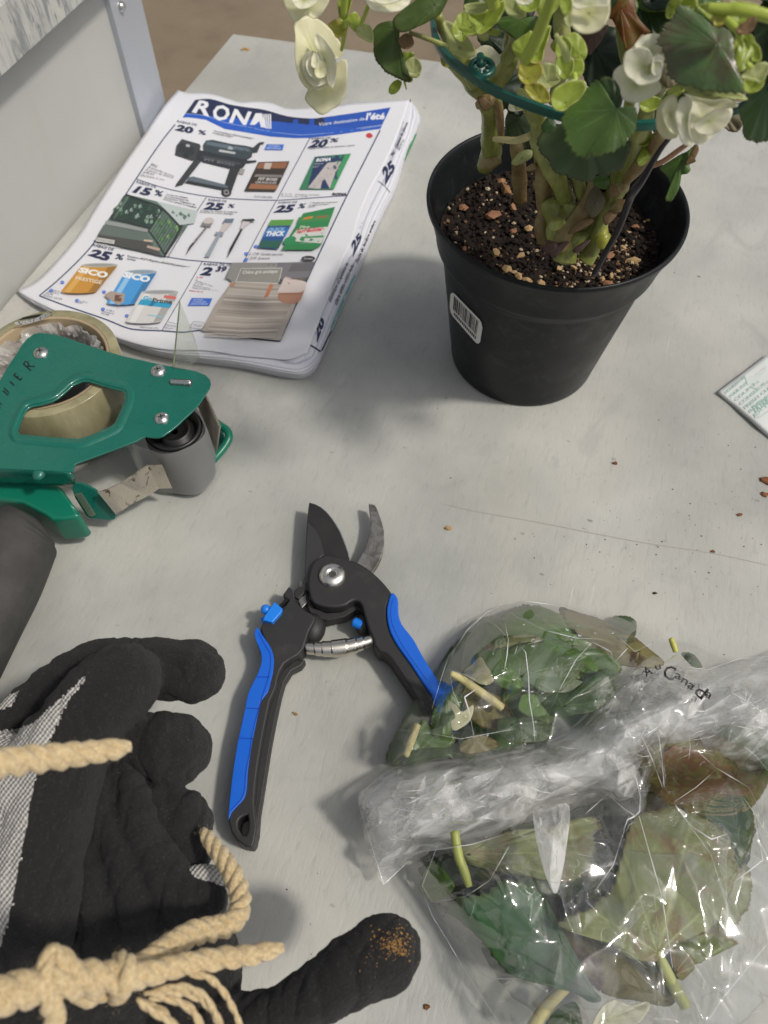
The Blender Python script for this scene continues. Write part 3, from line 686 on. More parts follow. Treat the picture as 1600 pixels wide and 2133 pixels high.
# ---- printing: flat shapes laid on the paper
class Print:
    def __init__(s, surf): s.v, s.f, s.c, s.S, s.lay = [], [], [], surf, 0
    def poly(s, pts, col, lay=None, maxe=16):
        if lay is None: s.lay += 1; lay = s.lay
        bm = bmesh.new(); vv = [bm.verts.new((p[0], p[1], 0)) for p in pts]; bm.faces.new(vv)
        bmesh.ops.triangulate(bm, faces=bm.faces[:])
        for _ in range(5):
            e = [e for e in bm.edges if (e.verts[0].co-e.verts[1].co).length > maxe]
            if not e: break
            bmesh.ops.subdivide_edges(bm, edges=e, cuts=1); bmesh.ops.triangulate(bm, faces=[f for f in bm.faces if len(f.verts) > 3])
        s.add(bm, col, lay)
    def add(s, bm, col, lay):
        off = .00008+.000007*lay; n0 = len(s.v); bm.verts.index_update()
        for v in bm.verts: s.v.append(s.S(v.co.x, v.co.y, off))
        for f in bm.faces: s.f.append(tuple(n0+v.index for v in f.verts)); s.c.append(col)
        bm.free()
    def line(s, pts, w, col, lay=None, sub=4):
        q = cr(pts, sub) if len(pts) > 2 else [tuple(pts[0][i]+(pts[1][i]-pts[0][i])*k/8 for i in (0, 1)) for k in range(9)]
        L, Rr = [], []
        for i, p in enumerate(q):
            a, b = q[max(0, i-1)], q[min(len(q)-1, i+1)]; l = math.hypot(b[0]-a[0], b[1]-a[1]) or 1
            nx, ny = -(b[1]-a[1])/l*w/2, (b[0]-a[0])/l*w/2; L.append((p[0]+nx, p[1]+ny)); Rr.append((p[0]-nx, p[1]-ny))
        bm = bmesh.new(); a = [bm.verts.new((*p, 0)) for p in L]; b = [bm.verts.new((*p, 0)) for p in Rr]
        for i in range(len(a)-1): bm.faces.new((a[i], a[i+1], b[i+1], b[i]))
        if lay is None: s.lay += 1; lay = s.lay
        s.add(bm, col, lay)
    def text(s, st, quad, col, bold=.02, lay=None, shear=0, maxe=14, curve=None):
        """quad: TL TR BR BL of the letters' box (cap height)"""
        cu = bpy.data.curves.new('t', 'FONT'); cu.body = st; cu.offset = bold; cu.resolution_u = 2; cu.shear = shear; cu.space_line = 1.0
        o = bpy.data.objects.new('t', cu); me = bpy.data.meshes.new_from_object(o)
        bm = bmesh.new(); bm.from_mesh(me); bpy.data.meshes.remove(me); bpy.data.objects.remove(o); bpy.data.curves.remove(cu)
        xs = [v.co.x for v in bm.verts]; 
        if not xs: bm.free(); return
        x0, x1 = min(xs), max(xs); nl = st.count('\n')+1
        y1 = .70; y0 = -(nl-1)*1.0
        bmesh.ops.triangulate(bm, faces=bm.faces[:])
        L = math.hypot(quad[1][0]-quad[0][0], quad[1][1]-quad[0][1]); me_ = maxe/L*(x1-x0)
        for _ in range(2):
            e = [e for e in bm.edges if (e.verts[0].co-e.verts[1].co).length > me_]
            if not e: break
            bmesh.ops.subdivide_edges(bm, edges=e, cuts=1); bmesh.ops.triangulate(bm, faces=[f for f in bm.faces if len(f.verts) > 3])
        for v in bm.verts:
            u, w_ = (v.co.x-x0)/(x1-x0), (y1-v.co.y)/(y1-y0); x, y = quadmap(quad, u, w_)
            if curve: y += curve(u)
            v.co = (x, y, 0)
        if lay is None: s.lay += 1; lay = s.lay
        s.add(bm, col, lay)
    def build(s, name, parent, mat):
        me = bpy.data.meshes.new(name); me.from_pydata([tuple(v) for v in s.v], [], s.f); me.update()
        # all faces look up
        ca = me.color_attributes.new('print', 'FLOAT_COLOR', 'CORNER'); i = 0
        for p, c_ in zip(me.polygons, s.c):
            for _ in range(p.loop_total): ca.data[i].color = (*c_, 1); i += 1
        return link(name, me, parent, mat)
def printmat(name, rough=.45):
    m = M_(name, rough=rough, spec=.4); a = m.n('ShaderNodeAttribute', attribute_name='print'); c = m.co()
    m.col(m.mix(m.math('MULTIPLY', m.noise(c, 900, 2), .07), a.outputs['Color'], (.5, .5, .5))); m.bump(m.noise(c, 55, 4, .6), .0006, .5); return m.m
PRM = printmat('offset_print')
A = lambda p: zz(p, 300, 180, 2.667); B = lambda p: zz(p, 60, 430, 2.667); Cc = lambda p: zz(p, 370, 180, 3.077); D = lambda p: zz(p, 0, 0, 2.667)
NAVY, BLUE, BLK, GRY, RED, WHT = (.006, .014, .062), (.006, .070, .40), (.02, .02, .025), (.15, .15, .17), (.5, .03, .04), (.66, .67, .70)
pr_ = Print(S)
# header
T1 = Cc([(112, 86), (210, 80), (330, 114), (440, 133), (560, 150), (700, 190), (850, 205), (940, 197)])
B1 = Cc([(940, 300), (850, 303), (750, 303), (600, 285), (450, 255), (300, 225), (180, 185), (70, 175), (50, 172)])
pr_.poly(cr(T1, 3)+cr(B1, 3), NAVY)
T2 = Cc([(940, 197), (1050, 182), (1200, 160), (1366, 134)]); B2 = Cc([(1312, 245), (1150, 268), (1050, 285), (940, 300)])
pr_.poly(cr(T2, 3)+cr(B2, 3), BLUE)
for q in ([(740, 215), (772, 208), (775, 303), (738, 300)], [(845, 206), (875, 204), (878, 302), (843, 303)], [(655, 290), (672, 285), (675, 297), (655, 296)]):
    pr_.poly(Cc(q), BLUE)
SB = Cc([(50, 172), (70, 176), (180, 186), (300, 227), (450, 257), (600, 287), (750, 305), (850, 305), (940, 302), (1050, 287), (1150, 270), (1312, 247), (1300, 272), (1150, 292), (1050, 306), (940, 320), (850, 330), (750, 332), (600, 322), (450, 297), (300, 272), (180, 213), (70, 198), (32, 200)])
pr_.poly(SB, (.010, .085, .46))
pr_.line(Cc([(50, 173), (180, 188), (300, 230), (450, 260), (600, 290), (750, 308), (850, 308), (1050, 290), (1312, 250)]), 1.2, (.25, .35, .6))
for ch, q in (('R', [(140, 92), (235, 105), (192, 190), (92, 163)]), ('O', [(240, 112), (345, 135), (322, 222), (215, 205)]), ('N', [(365, 145), (475, 165), (440, 245), (330, 228)])):
    if ch == 'R': q = [(138, 90), (232, 100), (205, 190), (92, 162)]
    pr_.text(ch, Cc(q), (.72, .73, .76), .03)
ap = lambda p: Cc(p)
pr_.poly(ap([(500, 172), (540, 172), (568, 262), (535, 262), (524, 222), (496, 246), (463, 246)]), (.72, .73, .76))
for k in range(4): x = 548+k*14; pr_.poly(ap([(x, 176), (x+9, 178), (x+20-k*3, 270+k), (x+12-k*3, 268+k)]), (.72, .73, .76))
pr_.text('Votre destination de', Cc([(905, 232), (1200, 196), (1198, 216), (903, 254)]), (.62, .66, .75), .012)
pr_.text("l'été", Cc([(1215, 172), (1335, 170), (1325, 208), (1205, 214)]), (.70, .72, .78), .04)
pr_.text('DU JEUDI AU MERCREDI', Cc([(425, 272), (640, 292), (640, 306), (425, 287)]), (.03, .2, .7), .0)
pr_.poly(cr(Cc([(1208, 310), (1226, 298), (1246, 306), (1250, 320), (1236, 330), (1214, 326)]), 3, True), RED)
# frame and dividing lines
FL = 2.0
left = [(365, 259), (340, 290), (307, 337), (262, 405), (225, 460), (187, 517), (130, 575), (82, 616)]
right = [(792, 271), (757, 340), (720, 413), (687, 482), (656, 548), (620, 628), (583, 711)]
bot = [(82, 616), (135, 636), (217, 664), (262, 682), (289, 687), (337, 689), (382, 692), (424, 688), (484, 698), (532, 706), (583, 711)]
for q, w_ in ((left, 2.4), (right, 2.6), (bot, 2.6), ([(285, 373), (330, 388), (375, 399), (432, 409), (484, 414), (576, 417), (653, 412), (724, 407)], 1.6),
             ([(195, 501), (260, 515), (319, 529), (372, 539), (420, 544), (506, 550), (577, 548), (656, 546)], 1.8), ([(646, 287), (612, 350), (578, 414)], 1.6),
             ([(430, 411), (390, 470), (349, 537)], 1.5), ([(576, 417), (542, 480), (506, 548)], 1.5), ([(422, 544), (380, 616), (337, 689)], 1.5)):
    pr_.line(q, w_, (.02, .04, .12))
# prices
def price(n, q, pc, cm=Cc):
    pr_.text(n, cm(q), NAVY, .055); pr_.text('%', cm(pc), NAVY, .025)
price('20', [(5, 245), (108, 265), (95, 302), (-18, 277)], [(135, 278), (185, 285), (180, 312), (130, 302)])
price('20', [(870, 345), (975, 338), (950, 386), (835, 390)], [(985, 332), (1040, 330), (1025, 355), (970, 358)])
price('25', [(190, 742), (305, 752), (285, 792), (165, 785)], [(330, 752), (372, 755), (360, 778), (318, 774)])
price('25', [(645, 765), (760, 757), (735, 803), (615, 806)], [(785, 750), (828, 750), (812, 780), (765, 780)])
price('15', [(770, 1035), (850, 1050), (830, 1088), (735, 1065)], [(865, 1052), (912, 1065), (898, 1092), (855, 1082)], D)
price('25', [(520, 1385), (630, 1405), (600, 1450), (488, 1415)], [(650, 1408), (695, 1418), (680, 1445), (635, 1436)], D)
pr_.text('2', B([(975, 338), (1035, 340), (1010, 382), (950, 378)]), NAVY, .055); pr_.text('39', B([(1050, 334), (1105, 334), (1092, 362), (1035, 360)]), NAVY, .045)
def small(t, q, cm, col=GRY, b=.004): pr_.text(t, cm(q), col, b)
for q, cm in (([(0, 215), (125, 240), (122, 252), (-5, 228)], Cc), ([(862, 328), (985, 322), (978, 334), (855, 340)], Cc), ([(200, 718), (318, 730), (312, 742), (194, 732)], Cc), ([(650, 738), (770, 734), (764, 746), (642, 750)], Cc), ([(762, 1002), (870, 1032), (865, 1044), (756, 1015)], D), ([(520, 1352), (634, 1380), (628, 1393), (514, 1366)], D)):
    small('RABAIS DE', q, cm, (.05, .06, .12), .012)
small('RABAIS DE 20%', [(975, 312), (1140, 320), (1136, 332), (970, 326)], B, (.05, .06, .12), .012)
small('Tous les barbecues, fumoirs et accessoires\net combustibles PIT BOSS', [(235, 280), (505, 330), (410, 345), (222, 300)], Cc, (.03, .03, .04), .01)
small('Toutes les variétés de semences à gazon', [(835, 392), (1138, 370), (1134, 380), (832, 404)], Cc, (.05, .05, .06))
small('Toutes les lumières solaires\nde jardin et à leur rallonge', [(145, 792), (390, 800), (365, 822), (140, 808)], Cc, (.03, .03, .04), .012)
small('* Toutes les semences\net engrais de pelouse\nSCOTTS', [(850, 742), (1045, 735), (925, 770), (835, 778)], Cc, (.04, .04, .05), .008)
small("Toutes les rampes\net composantes en\naluminium. Capteurs et\nservice, prêts à installer", [(925, 1075), (1075, 1098), (1095, 1158), (905, 1108)], D, (.03, .03, .04), .01)
small('Peinture SICO Prestige, Spécialisée et apprêt\nGoPrime', [(550, 270), (918, 335), (760, 335), (545, 294)], B, (.03, .03, .04), .012)
small('5,99', [(935, 388), (970, 390), (966, 400), (930, 398)], B, RED)
small('Plancher de vinyle\n12" x 24"\nPlusieurs couleurs\nVendu en boîte de 19,77 pi²', [(928, 405), (1078, 460), (1060, 470), (905, 455)], B)
small('Boîte 45,14', [(895, 462), (970, 470), (966, 478), (892, 470)], B, RED)
small('BBQ\nÀ granulés de bois\nÀ partir de 599,99\n479,99\nGarantie 5 ans', [(845, 905), (975, 965), (950, 1010), (775, 975)], D, (.16, .15, .18))
small('À 7,19   Chaque variété\nÀ partir de 12,99', [(665, 685), (910, 690), (900, 712), (660, 705)], Cc, (.22, .2, .22))
small('RONA', [(995, 682), (1088, 682), (1084, 696), (988, 696)], Cc, (.02, .02, .03), .06)
small('FUT-GRIL850', [(495, 700), (610, 705), (606, 716), (492, 712)], Cc)
small('À 17,99  Variétés assorties\nÀ 29,99  Semences', [(1228, 255), (1420, 258), (1390, 292), (1205, 296)], B, (.2, .18, .2))
small('À partir de\nLes 3,79 L\n18,74\nGallon 53,99', [(125, 455), (180, 470), (185, 520), (75, 495)], B, (.15, .14, .18))
small('À 3,79 L\n37,49', [(262, 518), (330, 530), (320, 545), (255, 532)], B, (.1, .12, .2)); small('À 3,78 L\nPeinture\n55,48', [(412, 565), (480, 580), (468, 612), (400, 595)], B, (.1, .12, .2))
small('Gallon format 3,78 L', [(620, 664), (725, 672), (722, 680), (617, 674)], B)
small('OFFRES VALIDES EN MAGASIN', [(1510, 545), (1518, 545), (1418, 745), (1408, 740)], B, (.3, .3, .32), -.002) if False else None
small('MultiCLIC', [(1275, 708), (1395, 714), (1390, 730), (1270, 725)], B, (.03, .03, .035), .03)
# blue tags
for q in (B([(905, 508), (1020, 510), (1002, 552), (882, 552)]), Cc([(572, 370), (682, 372), (672, 408), (555, 406)])): pr_.poly(q, (.03, .13, .55))
small('AUTRES\nCOULEURS\nDISPONIBLES', [(915, 514), (1005, 514), (992, 546), (897, 546)], B, (.5, .58, .7), .01)
small('AUTRES\nMODÈLES', [(585, 376), (670, 378), (662, 402), (568, 400)], Cc, (.5, .58, .7), .01)
for x, y in ((186, 421), (268, 522), (418, 475), (545, 607), (412, 570), (124, 467), (1262, 222), (1208, 262), (1205, 298)): 
    pr_.poly([(60+(x+11*cos(a))/2.667, 430+(y+9*sin(a))/2.667) for a in [k*pi/5 for k in range(10)]], (.03, .13, .6)); pr_.text('O', B([(x-4, y-4), (x+4, y-4), (x+4, y+4), (x-4, y+4)]), WHT, 0)
# grill
G1, G2, G3 = (.018, .024, .030), (.035, .05, .06), (.055, .08, .095)
def gp(p, c_): pr_.poly(A(p), c_)
gp([(210, 292), (310, 320), (315, 335), (298, 405), (268, 412), (172, 380), (180, 330)], (.035, .04, .045)); gp([(200, 315), (285, 340), (272, 385), (190, 362)], G1); gp([(236, 320), (256, 325), (252, 338), (232, 333)], (.4, .42, .44)); gp([(220, 372), (250, 380), (246, 396), (216, 388)], (.012, .014, .016))
gp([(345, 300), (380, 296), (480, 318), (570, 330), (605, 340), (600, 390), (575, 405), (420, 388), (330, 355), (328, 325)], G2)
gp([(352, 305), (470, 325), (585, 345), (590, 362), (460, 345), (345, 322)], (.10, .14, .17)); gp([(470, 332), (495, 338), (492, 352), (466, 348)], (.35, .38, .4)); gp([(420, 350), (510, 366), (505, 376), (415, 362)], (.45, .47, .48))
gp([(300, 350), (330, 358), (575, 408), (560, 440), (530, 470), (515, 460), (325, 420), (288, 395)], G1); gp([(330, 385), (540, 425), (535, 436), (328, 398)], (.05, .055, .06))
gp([(600, 345), (640, 310), (668, 308), (664, 320), (648, 322), (630, 365), (605, 368)], (.03, .036, .04)); gp([(560, 412), (625, 410), (624, 420), (560, 428)], G1)
gp([(285, 400), (318, 415), (215, 545), (172, 558), (180, 540)], (.03, .035, .04)); gp([(480, 450), (530, 462), (488, 580), (460, 590), (440, 570)], (.022, .027, .03)); gp([(245, 505), (275, 500), (450, 545), (470, 560), (460, 572), (240, 522)], (.10, .13, .155)); gp([(240, 522), (460, 565), (455, 580), (225, 535)], (.02, .024, .028))
for rr_, cc_ in ((30, BLK), (19, (.25, .25, .26)), (9, BLK)): pr_.poly([(300+(458+rr_*.95*cos(a))/2.667, 180+(588+rr_*.8*sin(a))/2.667) for a in [k*pi/8 for k in range(16)]], cc_)
gp([(535, 455), (562, 460), (550, 490), (525, 486)], (.3, .3, .3))
pr_.text('PIT BOSS', A([(338, 400), (505, 430), (502, 442), (335, 412)]), (.16, .18, .19), .02)
# wood pellet sack
gp([(636, 420), (808, 415), (800, 440), (735, 575), (725, 585), (556, 582), (562, 570)], (.035, .022, .016))
gp([(640, 425), (800, 420), (785, 455), (625, 455)], (.26, .11, .05)); gp([(595, 540), (745, 548), (735, 572), (580, 568)], (.30, .13, .06)); gp([(620, 488), (770, 492), (765, 505), (612, 502)], (.20, .19, .18)); gp([(672, 425), (712, 425), (700, 460), (665, 458)], (.5, .42, .38))
pr_.text('PIT BOSS', A([(640, 506), (745, 510), (738, 524), (632, 520)]), (.55, .52, .5), .04); pr_.text('GRANULES', A([(622, 524), (740, 530), (733, 542), (615, 538)]), (.4, .38, .36), .03)
# seed sack, roofing style
def rp(p, c_): pr_.poly(Cc(p), c_)
rp([(880, 450), (1112, 430), (1000, 660), (780, 660)], (.03, .19, .09)); rp([(885, 455), (1070, 437), (975, 655), (830, 655)], (.012, .03, .10)); rp([(960, 490), (1050, 480), (1010, 560), (975, 655), (940, 600), (890, 655), (835, 650)], (.48, .44, .43)); rp([(1075, 436), (1110, 432), (1002, 658), (975, 658)], (.04, .28, .10))
rp([(1010, 548), (1020, 545), (1025, 590), (1010, 600)], (.012, .03, .10)); rp([(930, 600), (945, 595), (975, 655), (915, 655)], (.012, .03, .10))
RQ = random.Random(2)
for k in range(70):
    t = RQ.random(); x, y = 840+t*190+RQ.uniform(-10, 40), 650-t*160+RQ.uniform(-12, 8); x = min(x, 1030)
    rp([(x, y), (x+7, y-2), (x+4, y+4)], RQ.choice([(.30, .27, .27), (.62, .58, .56), (.40, .33, .33)]))
pr_.text('RONA', Cc([(895, 462), (992, 455), (980, 476), (885, 482)]), (.72, .73, .76), .055); pr_.text('Semences\nà gazon', Cc([(880, 490), (940, 486), (915, 515), (865, 520)]), (.5, .52, .55), .0); pr_.text('Graine', Cc([(845, 634), (875, 634), (870, 642), (838, 642)]), (.6, .62, .65), 0)
# deck picture
def dp(p, c_): pr_.poly(D(p), c_)
dp([(700, 1078), (870, 1118), (1060, 1165), (1050, 1240), (915, 1425), (700, 1380), (530, 1330), (600, 1225)], (.10, .16, .13))
dp([(870, 1118), (1100, 1172), (1080, 1240), (1000, 1250), (915, 1160)], (.44, .50, .49)); dp([(700, 1080), (905, 1165), (830, 1270), (610, 1215)], (.015, .045, .035))
for k in range(26):
    t = RQ.random(); x, y = 640+t*230+RQ.uniform(-20, 20), 1130+t*70+RQ.uniform(-30, 45); dp([(x, y), (x+14, y-10), (x+20, y+10), (x+4, y+16)], RQ.choice([(.10, .22, .12), (.03, .10, .06), (.18, .30, .22), (.25, .34, .30)]))
for k in range(22):
    x, y = RQ.uniform(860, 985), RQ.uniform(1200, 1330); dp([(x, y), (x+12, y-8), (x+16, y+14), (x+2, y+12)], RQ.choice([(.10, .26, .06), (.05, .15, .04), (.2, .36, .14)]))
dp([(590, 1225), (700, 1245), (830, 1275), (815, 1290), (580, 1245)], (.25, .27, .26)); dp([(575, 1250), (815, 1295), (830, 1345), (545, 1300)], (.10, .13, .12)); dp([(545, 1300), (830, 1345), (905, 1425), (530, 1335)], (.06, .062, .06)); 
for y0 in (1318, 1332, 1348, 1364): pr_.line(D([(540+y0*.0, y0-5), (700, y0+12), (850, y0+38)]), .8, (.03, .03, .03))
dp([(800, 1330), (850, 1335), (848, 1345), (800, 1340)], (.5, .38, .3)); dp([(820, 1362), (890, 1380), (885, 1395), (815, 1375)], (.42, .32, .26))
pr_.line(D([(700, 1080), (800, 1115), (905, 1160), (1005, 1265)]), 3.4, BLK); pr_.line(D([(612, 1215), (700, 1235), (830, 1268)]), 2.6, BLK); pr_.line(D([(905, 1160), (870, 1215), (825, 1280)]), 3.6, BLK); pr_.line(D([(825, 1280), (870, 1340), (920, 1425)]), 2.6, BLK); pr_.line(D([(1012, 1250), (970, 1330), (915, 1420)]), 5, BLK)
for k in range(13): t = k/13; pr_.line(D([(690-70*0+t*200, 1085+t*78), (640-28+t*205, 1210+t*62)]), .9, BLK)
for k in range(1, 9): t = k/9; pr_.line(D([(905+t*100, 1165+t*100), (828+t*85, 1285+t*130)]), 1.0, BLK)
dp([(540, 1318), (638, 1335), (634, 1356), (532, 1340)], (.5, .5, .48)); pr_.text('RAILBLAZERS', D([(544, 1324), (630, 1340), (627, 1350), (540, 1334)]), (.1, .1, .1), .0)
# solar lamps
def lp(p, c_): pr_.poly(B(p), c_)
lp(cr([(985, 65), (1015, 62), (1030, 78), (1020, 92), (985, 96), (968, 84)], 3, True), (.50, .46, .44)); lp([(960, 92), (1018, 98), (1012, 112), (958, 106)], (.2, .2, .2)); lp([(985, 110), (996, 112), (905, 225), (872, 272), (892, 222)], (.04, .04, .045)); lp([(988, 112), (992, 112), (915, 205), (908, 205)], (.35, .35, .35))
lp([(1090, 68), (1142, 68), (1130, 92), (1078, 90)], (.12, .16, .22)); lp([(1085, 92), (1128, 94), (1080, 145), (1058, 140)], (.52, .47, .46)); lp([(1040, 140), (1085, 148), (1078, 162), (1034, 155)], (.25, .28, .34)); lp([(1046, 158), (1066, 160), (1005, 280), (976, 278)], (.28, .31, .36))
lp([(1190, 70), (1250, 68), (1258, 80), (1215, 86), (1180, 78)], (.02, .025, .03)); lp([(1190, 82), (1232, 86), (1185, 128), (1176, 120)], (.55, .50, .50)); lp([(1178, 124), (1190, 126), (1130, 240), (1102, 288), (1118, 230)], (.02, .02, .022))
# lawn sacks
lp([(1345, 75), (1475, 72), (1385, 235), (1272, 228)], (.012, .07, .22)); lp([(1345, 75), (1475, 72), (1458, 105), (1330, 108)], (.09, .28, .05)); lp([(1320, 125), (1448, 122), (1425, 168), (1300, 168)], (.02, .14, .42)); lp([(1292, 190), (1412, 190), (1388, 232), (1275, 226)], (.015, .10, .07))
pr_.text('QUICK', B([(1335, 118), (1430, 116), (1418, 136), (1325, 138)]), (.25, .45, .65), .03); pr_.text('THICK', B([(1322, 140), (1428, 138), (1418, 162), (1312, 164)]), (.7, .72, .74), .05)
lp([(1525, 38), (1702, 2), (1625, 215), (1580, 240), (1405, 240)], (.02, .20, .06)); lp([(1490, 130), (1665, 112), (1625, 205), (1440, 190)], (.55, .55, .52)); lp([(1500, 60), (1680, 45), (1670, 75), (1490, 92)], (.04, .22, .06)); lp([(1530, 62), (1580, 52), (1575, 66), (1520, 74)], (.5, .2, .04)); lp([(1600, 55), (1665, 48), (1655, 60), (1595, 66)], (.25, .12, .04))
lp(cr([(1430, 175), (1465, 165), (1485, 182), (1465, 205), (1430, 212), (1415, 198)], 3, True), (.02, .22, .08)); lp([(1515, 168), (1640, 160), (1635, 172), (1510, 178)], (.04, .25, .1))
pr_.text('Turf Builder', B([(1490, 128), (1640, 112), (1632, 134), (1480, 150)]), (.55, .03, .05), .04); pr_.text('Plus', B([(1510, 108), (1565, 104), (1558, 118), (1504, 122)]), (.5, .55, .4), .03); pr_.text('garden seed mix\nlawn food', B([(1520, 185), (1625, 180), (1612, 205), (1508, 208)]), (.25, .42, .3), 0)
pr_.poly([(60+(1553+38*cos(a))/2.667, 430+(289+15*sin(a))/2.667) for a in [k*pi/10 for k in range(20)]], BLK); pr_.text('Scotts', B([(1530, 284), (1578, 284), (1575, 294), (1527, 294)]), (.6, .6, .6), .01)
# floor picture
FP = B([(1130, 312), (1370, 312), (1590, 308), (1500, 505), (1398, 745), (1250, 730), (1110, 712), (960, 690), (1040, 540), (1140, 400)])
pr_.poly(FP, (.36, .32, .28)); pr_.poly(B([(1130, 312), (1370, 312), (1590, 308), (1552, 395), (1400, 410), (1090, 400)]), (.16, .155, .165))
pr_.poly(B([(1130, 312), (1385, 312), (1350, 420), (1140, 425), (1100, 395)]), (.24, .235, .22))
lp([(1180, 345), (1408, 342), (1388, 428), (1150, 418)], (.23, .225, .20)); pr_.line(B([(1180, 345), (1408, 342)]), 1.0, (.6, .6, .58)); pr_.line(B([(1408, 342), (1388, 428)]), 1.0, (.6, .6, .58)); pr_.line(B([(1388, 428), (1150, 418)]), 1.0, (.6, .6, .58)); pr_.line(B([(1150, 418), (1180, 345)]), 1.0, (.6, .6, .58))
pr_.text('Chêne gris arctique', B([(1190, 356), (1385, 350), (1380, 368), (1186, 374)]), (.6, .6, .57), .02)
lp([(1465, 318), (1590, 312), (1568, 358), (1440, 362)], (.11, .105, .115)); lp([(1395, 405), (1550, 395), (1535, 440), (1380, 440)], (.07, .065, .065))
for k in range(26):
    t = k/26; y0 = 425+t*300; x0 = 1110-t*160; x1 = 1525-t*150; sl = 30-20*t
    c_ = RQ.choice([(.34, .30, .255), (.42, .385, .34), (.29, .255, .22), (.38, .345, .30), (.46, .42, .375)])
    pr_.poly(B([(x0+25, y0-sl*.2), ((x0+x1)/2, y0+8), (x1-12, y0+sl*.3), (x1-14, y0+sl*.3+RQ.uniform(4, 13)), ((x0+x1)/2, y0+18), (x0+18, y0+4)]), c_)
lp([(1340, 430), (1362, 432), (1330, 500), (1305, 508)], (.42, .16, .08)); lp([(1125, 425), (1150, 425), (1135, 445), (1118, 442)], (.42, .18, .1))
lp(cr([(1420, 430), (1460, 415), (1530, 440), (1530, 470), (1500, 530), (1440, 540), (1395, 525), (1385, 490)], 3, True), (.36, .18, .115)); lp(cr([(1425, 392), (1470, 405), (1540, 420), (1525, 470), (1460, 482), (1385, 478), (1400, 440)], 3, True), (.55, .47, .44)); lp([(1390, 480), (1520, 478), (1515, 490), (1388, 492)], (.30, .14, .09))
pr_.line(B([(1425, 382), (1440, 400), (1470, 405), (1540, 402)]), 1.2, (.3, .2, .15))
# paint cans
def can(cx, cy, w_, h_, tilt, col, hi, rimc):
    def q(u, v): return (cx+u*w_+v*tilt, cy+v*h_)
    bd = [q(-1, -1)]+[q(cos(a), -1+.18*sin(a)) for a in [pi-k*pi/10 for k in range(11)]][1:]+[q(1, 1)]+[q(cos(a), 1+.16*sin(a)) for a in [k*pi/10 for k in range(11)]][1:]
    bd = [q(-1, -1), q(1, -1), q(.98, 1)]+[q(.98*cos(a), 1+.17*sin(a)) for a in [k*pi/10 for k in range(1, 10)]]+[q(-.98, 1)]
    pr_.poly(B(bd), col); pr_.poly(B([q(.55, -1), q(1, -1), q(.98, 1), q(.55, 1.1)]), tuple(x*.6 for x in col)); pr_.poly(B([q(-.8, -1), q(-.45, -1), q(-.42, 1.1), q(-.78, 1.08)]), hi)
    pr_.poly(B([q(1.02*cos(a), -1+.16*sin(a)) for a in [k*pi/10 for k in range(20)]]), rimc); pr_.poly(B([q(.85*cos(a), -1+.11*sin(a)) for a in [k*pi/10 for k in range(20)]]), tuple(x*.7 for x in rimc))
can(336, 398, 100, 72, -58, (.50, .24, .03), (.60, .34, .08), (.4, .4, .38))
can(572, 448, 88, 84, -52, (.05, .28, .62), (.25, .48, .72), (.34, .42, .5))
can(684, 556, 102, 80, -45, (.58, .57, .56), (.66, .66, .66), (.42, .43, .44))
lp([(455, 470), (535, 485), (528, 530), (500, 550), (440, 510), (420, 490)], (.35, .28, .24)); lp([(480, 490), (520, 495), (512, 530), (475, 525)], (.12, .06, .04))
lp([(625, 515), (800, 540), (780, 565), (605, 545)], (.02, .30, .50)); lp([(755, 492), (822, 502), (815, 516), (748, 508)], (.6, .12, .1)); lp([(660, 600), (745, 610), (742, 616), (657, 606)], (.2, .5, .6)); lp([(690, 525), (712, 528), (685, 556), (662, 552)], (.01, .16, .30))
pr_.text('SICO', B([(285, 338), (448, 368), (430, 398), (272, 362)]), (.74, .73, .68), .06); pr_.text('PRESTIGE', B([(262, 388), (410, 412), (402, 432), (258, 404)]), (.72, .66, .52), .02)
pr_.text('SICO', B([(535, 362), (682, 392), (665, 422), (518, 388)]), (.74, .76, .78), .06); pr_.text('Go', B([(640, 496), (690, 504), (682, 526), (632, 518)]), (.05, .35, .55), .05); pr_.text('Prime', B([(692, 508), (802, 520), (795, 542), (684, 530)]), (.03, .03, .04), .03)
pr_.line(B([(768, 640), (830, 655)]), 1, GRY); small('Garantie\n15 ans', [(765, 652), (825, 660), (812, 684), (752, 680)], B)
pr_.line(B([(915, 640), (975, 648), (960, 680), (900, 672), (915, 640)]), 1, GRY); small('10 ans', [(920, 652), (962, 658), (955, 670), (912, 664)], B)
pr_.build('printed_front_page', fly, PRM)
# ---- printing on the folded side strip (right edge)
def SE(px, py, off=0.0):
    best, bd_ = None, 1e9
    for i in range(61):
        t = i/60; a, b = samp(ERs, t), samp(BODY_R, t); dx, dy = b[0]-a[0], b[1]-a[1]; L2 = dx*dx+dy*dy
        f = max(0, min(1, ((px-a[0])*dx+(py-a[1])*dy)/L2)); d = math.hypot(a[0]+dx*f-px, a[1]+dy*f-py)
        if d < bd_: bd_, best = d, f
    zf = 0.95
    for (f0, z0), (f1, z1) in zip(((0, .95), (.25, .93), (.5, .86), (.75, .74), (.92, .58)), ((.25, .93), (.5, .86), (.75, .74), (.92, .58), (1.0, .42))):
        if f0 <= best <= f1: zf = z0+(z1-z0)*(best-f0)/(f1-f0); break
    return P(px, py, (fz(px, py)-.0006)*zf+off+.0003)
ps = Print(SE)
E = lambda p: zz(p, 580, 180, 3.556)
ps.poly(E([(1015, 350), (1028, 352), (985, 450), (938, 552), (930, 545), (975, 430)]), (.03, .22, .08))
o = ps.build('printed_side_strip', fly, PRM); ps = Print(SE)
ps.line(E([(740, 700), (785, 735), (828, 785)]), 1.2, GRY); o = ps.build('printed_side_strip', fly, PRM); ps = Print(SE)
